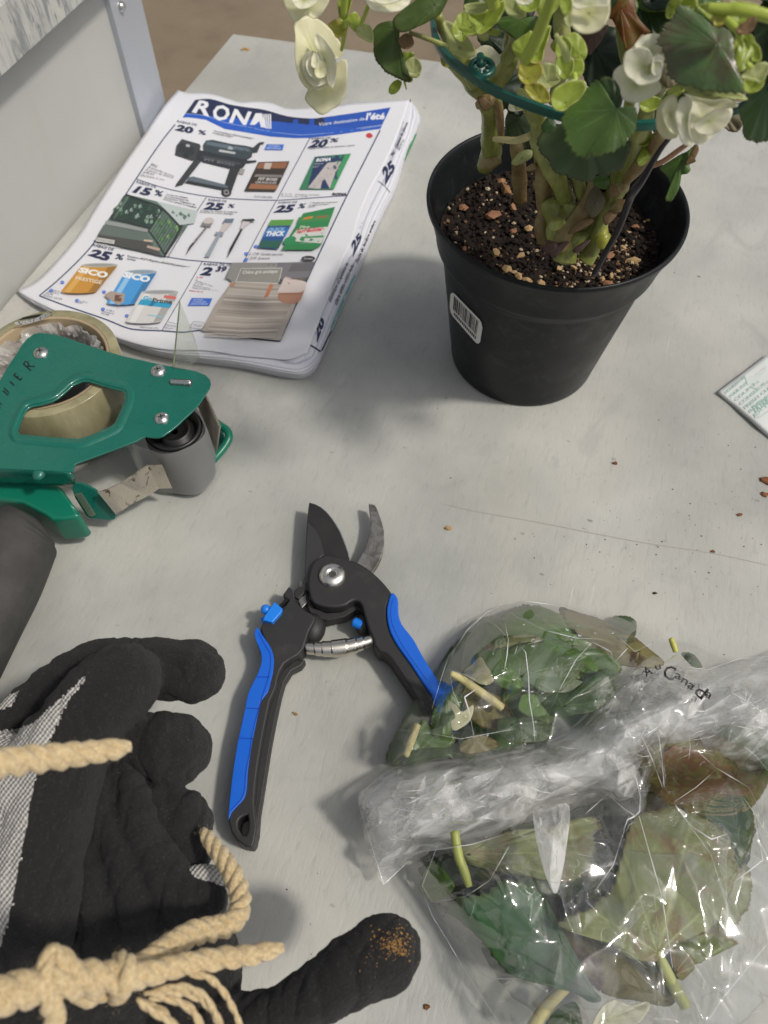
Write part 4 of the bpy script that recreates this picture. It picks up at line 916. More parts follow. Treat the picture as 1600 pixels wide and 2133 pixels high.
ps.text('25', E([(768, 615), (838, 545), (868, 600), (790, 725)]), NAVY, .055); ps.text('%', E([(828, 505), (858, 470), (866, 490), (842, 522)]), NAVY, .02)
ps.text('Gamme de plantes', E([(862, 440), (945, 262), (962, 268), (878, 462)]), (.02, .02, .025), .012); ps.text('SOTTI', E([(882, 458), (925, 392), (938, 402), (896, 478)]), (.04, .04, .05), 0)
o = ps.build('printed_side_strip', fly, PRM); ps = Print(SE)
ps.text('25', E([(540, 1165), (600, 1080), (622, 1110), (552, 1260)]), NAVY, .055); ps.text('* *', E([(600, 1050), (622, 1000), (630, 1010), (612, 1062)]), NAVY, .02)
ps.text('Porte de fenêtre entière', E([(570, 1290), (705, 990), (722, 998), (588, 1312)]), (.02, .02, .025), .015)
o = ps.build('printed_side_strip', fly, PRM); ps = Print(SE)
ps.text('aluminium «Capezio» et', E([(368, 1570), (500, 1300), (520, 1310), (385, 1602)]), (.02, .02, .025), .01); ps.text('«Série 6000» «1055-4x4»', E([(412, 1600), (545, 1310), (562, 1322), (432, 1625)]), (.02, .02, .025), .012)
o = ps.build('printed_side_strip', fly, PRM); ps = Print(SE)
ps.text('20', E([(262, 1795), (318, 1700), (345, 1740), (285, 1895)]), NAVY, .055)
ps.line(E([(222, 1908), (270, 1935), (312, 1965)]), 3.2, NAVY);
ps.poly(E([(392, 1800), (398, 1812), (330, 1955), (312, 1962)]), (.02, .03, .07)); o = ps.build('printed_side_strip', fly, PRM); ps = Print(SE)
ps.poly(E([(560, 1400), (575, 1395), (500, 1560), (440, 1700), (395, 1800), (385, 1795), (425, 1690), (490, 1540)]), (.12, .35, .36))
o = ps.build('printed_side_strip', fly, PRM)
# ------------------------------------------------------------------ packing tape dispenser lying on its side, and its roll of tape
F_ = lambda p: zz(p, 0, 480, 2.667); G_ = lambda p: zz(p, 0, 900, 3.2)
green = M_('green_enamel', (.006, .155, .105), .26, .5); c = green.co()
green.b.inputs['Coat Weight'].default_value = .3
nz = green.noise(c, 70, 4); green.col(green.mix(green.ramp(green.noise(c, 260, 5, .7), [(.66, 0.0), (.74, 1.0)]), green.mix(nz, (.004, .108, .078), (.006, .135, .098)), (.04, .21, .165)))
green.rough(green.ramp(green.noise(c, 90, 5), [(.3, .18), (.7, .38)])); green.bump(green.noise(c, 420, 3, .5), .00018, .6); green = green.m
greenp = M_('green_plastic', (.004, .15, .092), .32, .5); c = greenp.co(); greenp.bump(greenp.noise(c, 40, 3), .0006, .3); greenp = greenp.m
dsp = thing('tape_dispenser', P(150, 900), 'green metal tape gun with a dark grey handle lying on the bench at the left', 'tape dispenser')
ZP = .0600
plate = F_([(150, 600), (185, 575), (225, 567), (300, 574), (400, 604), (500, 640), (600, 672), (700, 700), (800, 722), (900, 745), (1000, 762), (1090, 780), (1140, 800), (1165, 825), (1172, 850), (1165, 875), (1110, 960), (1070, 1005), (1030, 1042), (985, 1085), (940, 1120), (910, 1140), (880, 1150), (845, 1150), (810, 1144), (785, 1155), (760, 1170), (600, 1230), (420, 1296), (408, 1318), (408, 1340), (250, 1334), (0, 1322), (-300, 1312), (-330, 1200), (-200, 1060), (-60, 920), (0, 830), (50, 742), (95, 678), (120, 635)])
holeF = F_([(458, 838), (500, 840), (560, 860), (640, 882), (680, 892), (693, 908), (690, 945), (664, 1010), (638, 1065), (620, 1082), (560, 1110), (500, 1136), (440, 1156), (330, 1150), (200, 1138), (112, 1130), (98, 1115), (105, 1090), (125, 1040), (148, 995), (175, 978), (230, 968), (290, 950), (330, 928), (370, 893), (410, 858)])
prism('side_plate', plate, ZP-.0014, ZP, green, dsp, .0005, 0, [holeF])
# pressed lip around the opening
hc = Vector((sum(p[0] for p in holeF)/len(holeF), sum(p[1] for p in holeF)/len(holeF)))
def off_loop(loop, d):
    out = []; n = len(loop)
    for i in range(n):
        a, b = loop[i-1], loop[(i+1) % n]; l = math.hypot(b[0]-a[0], b[1]-a[1]); nx, ny = (b[1]-a[1])/l, -(b[0]-a[0])/l
        if (loop[i][0]-hc.x)*nx+(loop[i][1]-hc.y)*ny < 0: nx, ny = -nx, -ny
        out.append((loop[i][0]+nx*d, loop[i][1]+ny*d))
    return out
vs, fs = [], []
hl = cr(holeF, 3, True); prof = [(1, -.0010), (3, .0002), (7, .0011), (12, .0012), (17, .0006), (21, .0001)]
for d, z in prof:
    for p in off_loop(hl, d): vs.append(P(p[0], p[1], ZP+z))
n = len(hl)
for j in range(len(prof)-1):
    for i in range(n): a, b = j*n+i, j*n+(i+1) % n; fs.append((a, b, b+n, a+n))
o = mesh('pressed_rim', vs, fs, green, dsp, True); fix_normals(o)
# bent flange below the plate
def strip(name, top, bot, mat, parent, th=.0012, smooth=True, rows=1):
    """top, bot: lists of (px, py, z)"""
    vs, fs = [], []; n = len(top)
    for j in range(rows+1):
        t = j/rows
        for a, b in zip(top, bot): vs.append(P(*a).lerp(P(*b), t))
    for j in range(rows):
        for i in range(n-1): a = j*n+i; fs.append((a, a+1, a+n+1, a+n))
    o = mesh(name, vs, fs, mat, parent, smooth); md = o.modifiers.new('t', 'SOLIDIFY'); md.thickness = th; md.offset = 0
    return o
def zp(pts, z): return [(a[0], a[1], z) for a in pts]
fl_t = zp(F_([(-300, 1300), (0, 1312), (150, 1322), (250, 1326), (405, 1335)]), ZP-.0008)
fl_m = zp(F_([(-300, 1330), (0, 1340), (150, 1348), (250, 1350), (412, 1362)]), ZP-.0035)
fl_b = zp(F_([(-300, 1385), (0, 1395), (150, 1400), (250, 1404), (440, 1410)]), ZP-.020)
vs = [P(*a) for a in fl_t+fl_m+fl_b]; fs = []
for j in range(2):
    for i in range(4): a = j*5+i; fs.append((a, a+1, a+6, a+5))
o = mesh('bent_flange', vs, fs, green, dsp, True); md = o.modifiers.new('s', 'SUBSURF'); md.levels = md.render_levels = 2; md = o.modifiers.new('t', 'SOLIDIFY'); md.thickness = .0013
ball('pressed_dimple', P(*F_([(222, 1335)])[0], ZP-.003), .0045, green, dsp, (.9, 1.5, .6))
# ferrule and grip
ferr = G_([(-260, 285), (0, 318), (200, 328), (380, 350), (402, 362), (412, 375), (470, 455), (530, 540), (525, 560), (490, 572), (420, 580), (350, 585), (300, 550), (150, 470), (-260, 420)])
prism('grip_socket', ferr, .010, .034, greenp, dsp, .004, 0, seg=4)
gm = M_('grey_grip_rubber', (.048, .047, .045), .68, .3); c = gm.co(); gm.bump(gm.noise(c, 800, 3), .0001, .8); gm.col(gm.mix(gm.ramp(gm.noise(c, 60, 5, .7), [(.4, 0.0), (.75, 1.0)]), (.042, .041, .039), (.064, .062, .060))); gm = gm.m
tube('grip', [P(64, 1095, .028), P(50, 1110, .028), P(34, 1135, .028), P(0, 1215, .028), P(-46, 1300, .027), P(-100, 1400, .027), P(-170, 1530, .027), P(-230, 1650, .026)], [.0175, .0215, .0225, .0225, .0228, .0232, .0235, .019], gm, dsp, 40, 5)
# steel bracket with its insert
def slab(name, pts, th, mat, parent, bev=.0004):
    vs = [P(*q) for q in pts]; n = len(vs); nn = (vs[1]-vs[0]).cross(vs[n//2]-vs[0]).normalized(); nn = nn if nn.z > 0 else -nn
    lo = [v-nn*th for v in vs]; fs = [tuple(range(n)), tuple(range(2*n-1, n-1, -1))]+[(i, i+n, (i+1) % n+n, (i+1) % n) for i in range(n)]
    o = mesh(name, vs+lo, fs, mat, parent); fix_normals(o); bevel(o, bev, 2, 50); return o
zt = lambda y: .040-(y-340)/245*.026
slab('bracket_tab', [(a_[0], a_[1], zt((a_[1]-900)*3.2)) for a_ in G_([(490, 340), (545, 345), (600, 368), (645, 395), (690, 450), (772, 565), (765, 582), (735, 588), (600, 575), (575, 560), (500, 440), (480, 380)])], .0018, green, dsp)
slab('bracket_insert', [(a_[0], a_[1], zt((a_[1]-900)*3.2)+.0012) for a_ in G_([(497, 416), (540, 408), (636, 552), (615, 565), (590, 560)])], .001, M_('brushed_insert', (.55, .50, .43), .35, .5, .9).m, dsp, .0002)
tg = M_('plated_tongue', (.62, .57, .48), .28, .5, .9); c = tg.co(); f = tg.noise(c, 120, 6, .7, .8)
tg.col(tg.mix(tg.ramp(f, [(.60, 0.0), (.66, 1.0)]), (.64, .59, .50), (.16, .10, .06))); tg.rough(tg.ramp(tg.noise(c, 60, 4), [(.35, .2), (.7, .42)])); tg = tg.m
tongT = G_([(650, 398), (720, 380), (800, 340), (900, 275), (980, 220), (1080, 216)]); tongB = G_([(770, 545), (815, 520), (880, 475), (985, 425), (1060, 375), (1150, 372)])
strip('steel_tongue', [(a[0], a[1], .040) for a in tongT], [(a[0], a[1], .022) for a in tongB], tg, dsp, .0008, False, 1)
# screws and pin
scm = M_('zinc_screw', (.62, .62, .60), .25, .5, 1.0); c = scm.co(); scm.rough(scm.ramp(scm.noise(c, 500, 3), [(.35, .18), (.7, .4)])); scm = scm.m; drk = flat('recess_dark', (.05, .05, .05), .5, .4)
for (x, y) in F_([(225, 676), (877, 777), (897, 1040)]):
    p = P(x, y, ZP+.001); rr_ = 16*pxm(p)
    s_ = lathe('screw', [(.0001, ZP+.0026), (rr_*.35, ZP+.0025), (rr_*.7, ZP+.0019), (rr_*.93, ZP+.0010), (rr_, ZP+.0003), (rr_, ZP-.0004)], (p.x, p.y, 0), scm, dsp, 32)
    for a in (.35, .35+pi/2):
        d = Vector((cos(a), sin(a), 0)); nn = Vector((-d.y, d.x, 0)); L, W_ = rr_*.42, rr_*.09; vs = [p+d*L+nn*W_, p-d*L+nn*W_, p-d*L-nn*W_, p+d*L-nn*W_]
        vs = [Vector((v.x, v.y, ZP+.00262)) for v in vs]; mesh('cross_slot', vs, [(0, 1, 2, 3)], drk, s_)
prism('slot', F_([(945, 832), (955, 824), (1062, 828), (1070, 840), (1062, 866), (950, 858), (943, 848)]), ZP-.0002, ZP+.0002, drk, dsp)
a, b = P(*F_([(950, 842)])[0], ZP+.0008), P(*F_([(1060, 848)])[0], ZP+.0008); tube('hinge_pin', [a, a.lerp(b, .5), b], .0016, scm, dsp, 16)
# handwriting in black marker
mk = flat('marker_ink', (.012, .014, .018), .4, .4)
def glyph(strokes, o, sz, name='marker_writing'):
    d, up = (.62, -.78), (-.76, -.62)
    for st in strokes:
        pts = [(o[0]+(x*.62*d[0]+y*up[0])*sz, o[1]+(x*.62*d[1]+y*up[1])*sz) for x, y in st]
        q = [P(a_[0], a_[1], ZP+.00025) for a_ in F_(pts)]; T, _ = frames(q)
        for i, p in enumerate(q):
            nn = Vector((-T[i].y, T[i].x, 0)).normalized()*.00042; GV.extend([p+nn, p-nn])
            if i: k = len(GV)-4; GF.append((k, k+1, k+3, k+2))
GV, GF = [], []
glyph([[(0, 0), (.05, 1)], [(.05, 1), (.6, 1.02), (.75, .8), (.5, .55), (.05, .5)], [(.3, .5), (.9, -.05)]], (172, 778), 56)
glyph([[(.05, 0), (0, 1)], [(0, 1), (.6, 1)], [(0, .5), (.5, .52)], [(.05, 0), (.65, .02)]], (112, 832), 46)
glyph([[(.3, 0), (.35, .75)]], (74, 866), 44)
glyph([[(0, 0), (.02, .9), (.5, .1), (.6, .95)]], (46, 915), 46)
glyph([[(0, 0), (.5, .9), (.8, .1)]], (0, 985), 44)
mesh('marker_writing', GV, GF, mk, dsp)
# roller with the strip of tape running over it
rub = M_('roller_rubber', (.10, .098, .095), .55, .4); c = rub.co((1, 1, .2)); rub.bump(rub.noise(c, 300, 3), .0001, .5); rub = rub.m
rc = P(362, 893, .050); rr_ = 57*pxm(rc)
lathe('roller', [(.002, .047), (rr_*.45, .0472), (rr_*.5, .0500), (rr_*.58, .0500), (rr_*.6, .045), (rr_*.84, .045), (rr_*.88, .0510), (rr_*.97, .0512), (rr_, .0500), (rr_, .0040), (rr_*.9, .0030), (.002, .0030)], rc, flat('roller_black', (.012, .012, .012), .4, .5), dsp, 64)
# film (clear packing tape)
def filmmat(name, tint=(.97, .98, .96), white=.0, rough=.08, gl=.28, bump=None):
    m = bpy.data.materials.new(name); m.use_nodes = True; t = m.node_tree; t.nodes.clear(); N = t.nodes.new; L = t.links.new
    out = N('ShaderNodeOutputMaterial'); tr = N('ShaderNodeBsdfTransparent'); tr.inputs[0].default_value = (*tint, 1)
    g = N('ShaderNodeBsdfGlossy'); g.inputs['Roughness'].default_value = rough; g.inputs[0].default_value = (1, 1, 1, 1)
    fr = N('ShaderNodeLayerWeight'); fr.inputs[0].default_value = .35
    mr = N('ShaderNodeMapRange'); mr.inputs[3].default_value = .05; mr.inputs[4].default_value = gl*2.2; L(fr.outputs['Fresnel'], mr.inputs[0])
    mx = N('ShaderNodeMixShader'); L(mr.outputs[0], mx.inputs[0]); L(tr.outputs[0], mx.inputs[1]); L(g.outputs[0], mx.inputs[2])
    last = mx.outputs[0]
    if white:
        d = N('ShaderNodeBsdfDiffuse'); d.inputs[0].default_value = (.85, .86, .86, 1); tl = N('ShaderNodeBsdfTranslucent'); tl.inputs[0].default_value = (.85, .86, .86, 1)
        ms = N('ShaderNodeMixShader'); ms.inputs[0].default_value = .5; L(d.outputs[0], ms.inputs[1]); L(tl.outputs[0], ms.inputs[2])
        m2 = N('ShaderNodeMixShader'); m2.inputs[0].default_value = white; L(last, m2.inputs[1]); L(ms.outputs[0], m2.inputs[2]); last = m2.outputs[0]
    if bump:
        tc = N('ShaderNodeTexCoord'); nz = N('ShaderNodeTexNoise'); nz.inputs['Scale'].default_value = bump[0]; nz.inputs['Detail'].default_value = 3
        L(tc.outputs['Object'], nz.inputs['Vector']); b = N('ShaderNodeBump'); b.inputs['Distance'].default_value = bump[1]; L(nz.outputs['Fac'], b.inputs['Height']); L(b.outputs[0], g.inputs['Normal'])
    L(last, out.inputs[0]); return m
clr = filmmat('clear_tape', (.93, .95, .90), .05, .12, .3, (120, .0006))
wrap = filmmat('stretched_tape', (.72, .72, .71), .30, .2, .35, (70, .001))
vs, fs = [], []; n = 36
for j, z in enumerate((.0055, .020, .036, .0515)):
    for i in range(n+1):
        a = radians(-165+ i/n*245); R_ = rr_*(1.16+.05*sin(i*.5+j))+(.010*max(0, (8-i)/8)**1.5); vs.append((rc.x+R_*cos(a), rc.y+R_*sin(a), z-.002*max(0, (10-i)/10)))
for j in range(3):
    for i in range(n): a = j*(n+1)+i; fs.append((a, a+1, a+n+2, a+n+1))
mesh('tape_strip', vs, fs, wrap, dsp, True)
lathe('roller_sleeve', [(rr_*1.05, .0045), (rr_*1.08, .012), (rr_*1.08, .046), (rr_*1.05, .0495)], rc, rub, dsp, 64)
# stray pointed end of the tape standing up
tp = [P(375, 628, .098), P(361, 766, .0605), P(388, 770, .0605), P(417, 745, .066), P(404, 700, .078), P(389, 660, .09)]
o = mesh('tape_end', tp, [(0, 1, 2), (0, 2, 3, 4, 5)], clr, dsp); md = o.modifiers.new('t', 'SOLIDIFY'); md.thickness = .0001
tube('tape_edge', [P(375, 628, .098), P(368, 697, .079), P(361, 766, .0606)], .00045, flat('tape_edge_green', (.25, .33, .16), .3, .5), dsp, 6)
# serrated cutter
cut = M_('cutter_steel', (.42, .38, .32), .35, .5, .9).m
A0, A1 = F_([(1128, 900), (1215, 1090)]); B0, B1 = F_([(1092, 965), (1200, 1232)])
nt_ = 17; vs, fs = [], []
for i in range(nt_*2+1):
    t = i/(nt_*2); a = (A0[0]+(A1[0]-A0[0])*t, A0[1]+(A1[1]-A0[1])*t); b = (B0[0]+(B1[0]-B0[0])*t, B0[1]+(B1[1]-B0[1])*t); e = 4.5 if i % 2 else 0
    vs += [P(a[0]+e, a[1]-e*.3, .052-.010*t), P(b[0], b[1], .034-.006*t)]
    if i: k = 2*i; fs.append((k-2, k-1, k+1, k))
o = mesh('serrated_cutter', vs, fs, cut, dsp); md = o.modifiers.new('t', 'SOLIDIFY'); md.thickness = .0006
tube('cutter_guard', [P(*a, z) for a, z in zip(F_([(1190, 1060), (1228, 1088), (1262, 1112), (1272, 1152), (1245, 1205), (1188, 1272), (1170, 1290)]), (.020, .021, .021, .020, .018, .016, .014))], .0026, greenp, dsp, 12, 4)
prism('guard_plate', F_([(1185, 1075), (1235, 1095), (1250, 1150), (1190, 1240), (1165, 1225), (1170, 1150)]), .006, .012, green, dsp, .0008, zref=.016)
box('base_foot', (rc.x-.012, rc.y-.002, .0), (rc.x+.012, rc.y+.008, .003), green, dsp)
# ---- roll of tape
tm = M_('tape_roll_side', (.36, .33, .20), .4, .5); c = tm.co((1, 1, .25)); f = tm.noise(c, 90, 5, .6)
tm.col(tm.ramp(f, [(.3, (.20, .185, .10)), (.7, (.36, .33, .20))])).rough(tm.ramp(f, [(.3, .14), (.7, .30)])); tm = tm.m
tmt = M_('tape_roll_edge', (.36, .33, .20), .35, .5); c = tmt.co(); f = tmt.noise(c, 40, 4); tmt.col(tmt.ramp(f, [(.3, (.30, .27, .155)), (.7, (.40, .36, .22))])); tmt = tmt.m
tc_ = P(95, 752, .0565); tr_ = 150*pxm(tc_)
roll = thing('tape_roll', (tc_.x, tc_.y, 0), 'thick roll of clear olive tinted packing tape held in the green tape gun', 'tape roll')
H0, H1 = .0085, .0565
lathe('wound_tape', [(tr_*.865, H0), (tr_*.99, H0), (tr_, H0+.0004), (tr_, H1-.0004), (tr_*.993, H1), (tr_*.87, H1)], tc_, tm, roll, 128)
lathe('card_core', [(tr_*.865, H1+.0001), (tr_*.83, H1+.0001), (tr_*.825, H1-.0005), (tr_*.825, H0), (tr_*.865, H0)], tc_, M_('card', (.40, .31, .20), .8, .2).m, roll, 96)
wf = filmmat('crumpled_film', (.9, .9, .88), .55, .18, .4, (300, .0005))
vs, fs = [], []; n, mm = 120, 16
for j in range(mm+1):
    for i in range(n):
        a = 2*pi*i/n; z = H0+(H1-H0)*j/mm*.96; q = Vector((cos(a)*3, sin(a)*3, z*60)); d = noise.noise(q*1.3)*.006+abs(noise.noise(q*3.1))*.006
        R_ = tr_*.815-.001-max(0, d)-.004*sin(pi*j/mm)*(.5+.5*sin(a*3)); vs.append((tc_.x+R_*cos(a), tc_.y+R_*sin(a), z))
for j in range(mm):
    for i in range(n): a, b = j*n+i, j*n+(i+1) % n; fs.append((a, b, b+n, a+n))
mesh('crumpled_lining', vs, fs, wf, roll, False)
lathe('hub', [(.006, H0+.002), (tr_*.5, H0+.002), (tr_*.52, H0+.004), (tr_*.52, .030), (tr_*.48, .032), (.006, .032)], tc_, flat('hub_plastic', (.12, .12, .12), .5, .4), dsp, 48)
# printed arc on the liner, far side
PB = Print(lambda x, y, off=0: inner_pt(x, y, off))
def inner_pt(x, y, off):
    d = ray(x, y); o_ = Vector((0, 0, CAM_H)); best = o_; R_ = tr_*.78-off
    ox, oy = o_.x-tc_.x, o_.y-tc_.y; A_ = d.x**2+d.y**2; B_ = 2*(ox*d.x+oy*d.y); C_ = ox*ox+oy*oy-R_*R_; D_ = B_*B_-4*A_*C_
    t = (-B_+sqrt(max(0, D_)))/(2*A_); return o_+d*t
PB.poly(F_([(88, 524), (150, 520), (225, 500), (292, 462), (250, 462), (190, 492), (130, 505), (80, 508)]), (.6, .6, .6)); PB.poly(F_([(100, 500), (130, 482), (180, 472), (240, 462), (215, 480), (160, 492)]), BLK)
PB.text('BALLAGE FEUILLE PO', F_([(86, 506), (288, 452), (294, 470), (92, 524)]), BLK, .02, curve=lambda u: 3.5*4*u*(1-u))
PB.build('printed_liner', roll, PRM)
# ------------------------------------------------------------------ pair of coated work gloves, bundled with jute twine
from mathutils.bvhtree import BVHTree
foam = M_('black_foam_coating', (.022, .021, .0205), .85, .28); c = foam.co(); f = foam.noise(c, 900, 4, .7); f2 = foam.noise(c, 60, 4, .6)
foam.col(foam.mix(foam.ramp(f, [(.55, 0.0), (.80, 1.0)]), foam.mix(f2, (.008, .0078, .0078), (.015, .0145, .014)), (.055, .053, .050)))
foam.b.inputs['Sheen Weight'].default_value = .06; foam.b.inputs['Sheen Roughness'].default_value = .6
foam.bump(f, .0011, 1.0); foam.bump(foam.noise(c, 170, 4), .0012, .5); foam = foam.m
kn = M_('grey_knit', (.4, .39, .37), .9, .2); c = kn.co(rot=radians(33)); c2 = kn.co(rot=radians(-50))
wv = kn.n('ShaderNodeTexWave', wave_type='BANDS', bands_direction='X'); wv.inputs['Scale'].default_value = 190; wv.inputs['Distortion'].default_value = 1.2; wv.inputs['Detail'].default_value = 2; wv.inputs['Detail Scale'].default_value = 3; kn.l(c, wv.inputs['Vector'])
wv2 = kn.n('ShaderNodeTexWave', wave_type='BANDS', bands_direction='X'); wv2.inputs['Scale'].default_value = 240; wv2.inputs['Distortion'].default_value = 1.5; wv2.inputs['Detail'].default_value = 1; kn.l(c2, wv2.inputs['Vector'])
h = kn.math('ADD', kn.math('MULTIPLY', wv.outputs['Fac'], .7), kn.math('MULTIPLY', wv2.outputs['Fac'], .4))
kn.col(kn.ramp(h, [(.15, (.26, .25, .235)), (.6, (.46, .45, .42)), (1.0, (.60, .58, .55))])); kn.bump(h, .0007, 1.0); kn.bump(kn.noise(c, 1500, 3), .0002, .6); kn = kn.m
def blob(chains, vox, disp, name):
    bm = bmesh.new()
    for ch in chains:
        q = [tuple(P(x, y, z))+(r_*pxm(P(x, y, z)),) for x, y, r_, z in ch]
        if len(q) == 1: q = q+[tuple(a+(.0005 if i < 3 else 0) for i, a in enumerate(q[0]))]
        L = sum((Vector(a[:3])-Vector(b[:3])).length for a, b in zip(q, q[1:]))
        dense = cr(q, max(2, int(L/len(q)/.0035)))
        for p in dense:
            M = Matrix.Translation(Vector(p[:3])) @ Matrix.Scale(p[3], 4)
            bmesh.ops.create_icosphere(bm, subdivisions=3, radius=1.0, matrix=M)
    me = bpy.data.meshes.new('tmp'); bm.to_mesh(me); bm.free(); o = bpy.data.objects.new('tmp', me); COL.objects.link(o)
    m = o.modifiers.new('r', 'REMESH'); m.mode = 'VOXEL'; m.voxel_size = vox
    m = o.modifiers.new('s', 'SMOOTH'); m.iterations = 3; m.factor = .5
    dg = bpy.context.evaluated_depsgraph_get(); me2 = bpy.data.meshes.new_from_object(o.evaluated_get(dg)); bpy.data.objects.remove(o); bpy.data.meshes.remove(me)
    me2.update(); nrm = [v.normal.copy() for v in me2.vertices]
    for v, n_ in zip(me2.vertices, nrm): v.co += n_*disp(v.co)
    me2.name = name; return me2
def inpoly(x, y, poly):
    c_ = False; j = len(poly)-1
    for i in range(len(poly)):
        if (poly[i][1] > y) != (poly[j][1] > y) and x < (poly[j][0]-poly[i][0])*(y-poly[i][1])/(poly[j][1]-poly[i][1])+poly[i][0]: c_ = not c_
        j = i
    return c_
def split(me, polys, n1, n2, m1, m2, parent):
    """faces seen inside one of the outlines become the part n2"""
    bm = bmesh.new(); bm.from_mesh(me); bm.faces.ensure_lookup_table(); sel = []
    for f in bm.faces:
        cc = f.calc_center_median(); x, y = proj(cc)
        if any(inpoly(x+3*noise.noise(cc*900), y+3*noise.noise(cc*900+Vector((9, 0, 0))), p) for p in polys) : sel.append(f)
    b2 = bmesh.new(); mp = {}
    for f in sel:
        vs = []
        for v in f.verts:
            if v not in mp: mp[v] = b2.verts.new(v.co)
            vs.append(mp[v])
        b2.faces.new(vs)
    bmesh.ops.delete(bm, geom=sel, context='FACES')
    a = from_bm(n1, bm, m1, parent, True); b = from_bm(n2, b2, m2, parent, True); return a, b
def gdisp(p):
    q = p+Vector((noise.noise(p*25), noise.noise(p*25+Vector((5, 0, 0))), 0))*.012; wr = -.0010*(1-abs(noise.noise(Vector((q.x*110, q.y*42, q.z*60)))))**7
    return .0012*noise.noise(p*60)+.0008*noise.noise(p*150+Vector((3, 1, 7)))+.00030*noise.noise(p*800)+wr
gA = thing('work_glove', P(120, 1700), 'upper black coated work glove with light grey knit back and curled fingers', 'work glove', 'pair of work gloves')
chA = [
 [(20, 1505, 40, .080), (80, 1452, 46, .082), (160, 1408, 56, .084), (240, 1388, 60, .086), (320, 1394, 66, .088), (400, 1398, 68, .088)],
 [(70, 1640, 95, .098), (130, 1560, 92, .103), (190, 1480, 88, .107), (240, 1430, 86, .108), (262, 1415, 78, .108)],
 [(130, 1560, 95, .10), (110, 1680, 92, .10), (85, 1790, 90, .098), (70, 1900, 92, .094), (60, 1990, 80, .088)],
 [(20, 1640, 110, .088), (0, 1760, 130, .085), (-30, 1900, 140, .080), (-150, 1850, 150, .06), (-260, 1850, 150, .045)],
 [(240, 1560, 50, .085), (300, 1550, 64, .085), (350, 1556, 76, .086), (362, 1560, 78, .086)],
 [(240, 1660, 50, .080), (320, 1700, 62, .080), (378, 1716, 68, .080)],
 [(330, 1740, 50, .078), (385, 1775, 52, .079), (395, 1775, 50, .079)],
]
meA = blob(chA, .00105, gdisp, 'glove')
K1 = zz([(-200, 640), (0, 640), (100, 640), (200, 592), (290, 505), (370, 432), (430, 395), (452, 348), (468, 352), (466, 378), (440, 410), (400, 445), (365, 510), (330, 585), (290, 670), (240, 780), (205, 880), (175, 1000), (150, 1150), (125, 1300), (98, 1450), (75, 1600), (40, 1720), (0, 1850), (-400, 1900), (-400, 640)], 0, 1280, 2.667)
K2 = zz([(-60, 490), (0, 480), (60, 445), (102, 428), (85, 470), (60, 510), (0, 530), (-60, 540)], 0, 1280, 2.667)
split(meA, [K1, K2], 'coated_shell', 'knit_back', foam, kn, gA)
gB = thing('work_glove', P(420, 1980), 'lower black coated work glove whose stained thumb points to the right', 'work glove', 'pair of work gloves')
chB = [
 [(255, 1590, 30, .086), (270, 1640, 38, .088), (290, 1710, 48, .089), (325, 1790, 50, .089), (370, 1850, 52, .088), (405, 1878, 54, .088), (432, 1880, 48, .088)],
 [(212, 1620, 26, .088), (212, 1690, 32, .090), (240, 1760, 38, .090), (270, 1830, 46, .088), (285, 1900, 52, .084), (300, 1980, 50, .078)],
 [(180, 1700, 28, .086), (185, 1790, 38, .087), (205, 1880, 46, .085), (215, 1960, 50, .078)],
 [(340, 1860, 50, .080), (345, 1930, 60, .076), (350, 2000, 70, .068)],
 [(420, 1960, 70, .066), (415, 2030, 92, .062), (400, 2100, 100, .06)],
 [(150, 1960, 90, .066), (250, 2050, 130, .056), (120, 2090, 150, .05), (-50, 2100, 150, .045), (-200, 2100, 150, .04)],
 [(470, 2140, 70, .072), (560, 2118, 50, .078), (640, 2080, 62, .082), (725, 2028, 72, .084), (806, 1985, 76, .084)],
 [(150, 2060, 150, .035), (0, 2150, 150, .024), (300, 2200, 150, .024)],
]
meB = blob(chB, .00105, gdisp, 'glove')
K3 = zz([(1025, 345), (1060, 335), (1110, 325), (1180, 322), (1240, 335), (1262, 360), (1200, 372), (1150, 385), (1085, 405), (1050, 380)], 0, 1700, 2.667)
shB, _ = split(meB, [[(0, 0), (1, 0), (1, 1)]], 'coated_shell', 'knit_back', foam, kn, gB)
bpy.data.objects.remove(_)
tube('knit_edge', [P(375, 1832, .086), P(400, 1826, .089), (P(430, 1824, .090)), P(458, 1828, .089), P(475, 1836, .086)], [.0030, .0040, .0042, .0036, .0024], kn, gB, 20, 4)
dg = bpy.context.evaluated_depsgraph_get()
bv = BVHTree.FromPolygons([v.co.copy() for v in shB.data.vertices], [tuple(p.vertices) for p in shB.data.polygons])
RG = random.Random(4); vs, fs = [], []
for i in range(260):
    x, y = RG.gauss(822, 15), RG.gauss(1968, 15)
    if RG.random() < .25: x, y = RG.gauss(820, 35), RG.gauss(1960, 28)
    h = bv.ray_cast(Vector((0, 0, CAM_H)), ray(x, y).normalized())
    if h[0] is not None: lump(vs, fs, h[0], RG.uniform(.00012, .00045), RG)
o = mesh('stain_grains', vs, fs, flat('dried_resin', (.30, .16, .045), .6, .4, .6, 600), gB); o['kind'] = 'stuff'; o['label'] = 'orange brown stain of dried grains on the thumb tip'
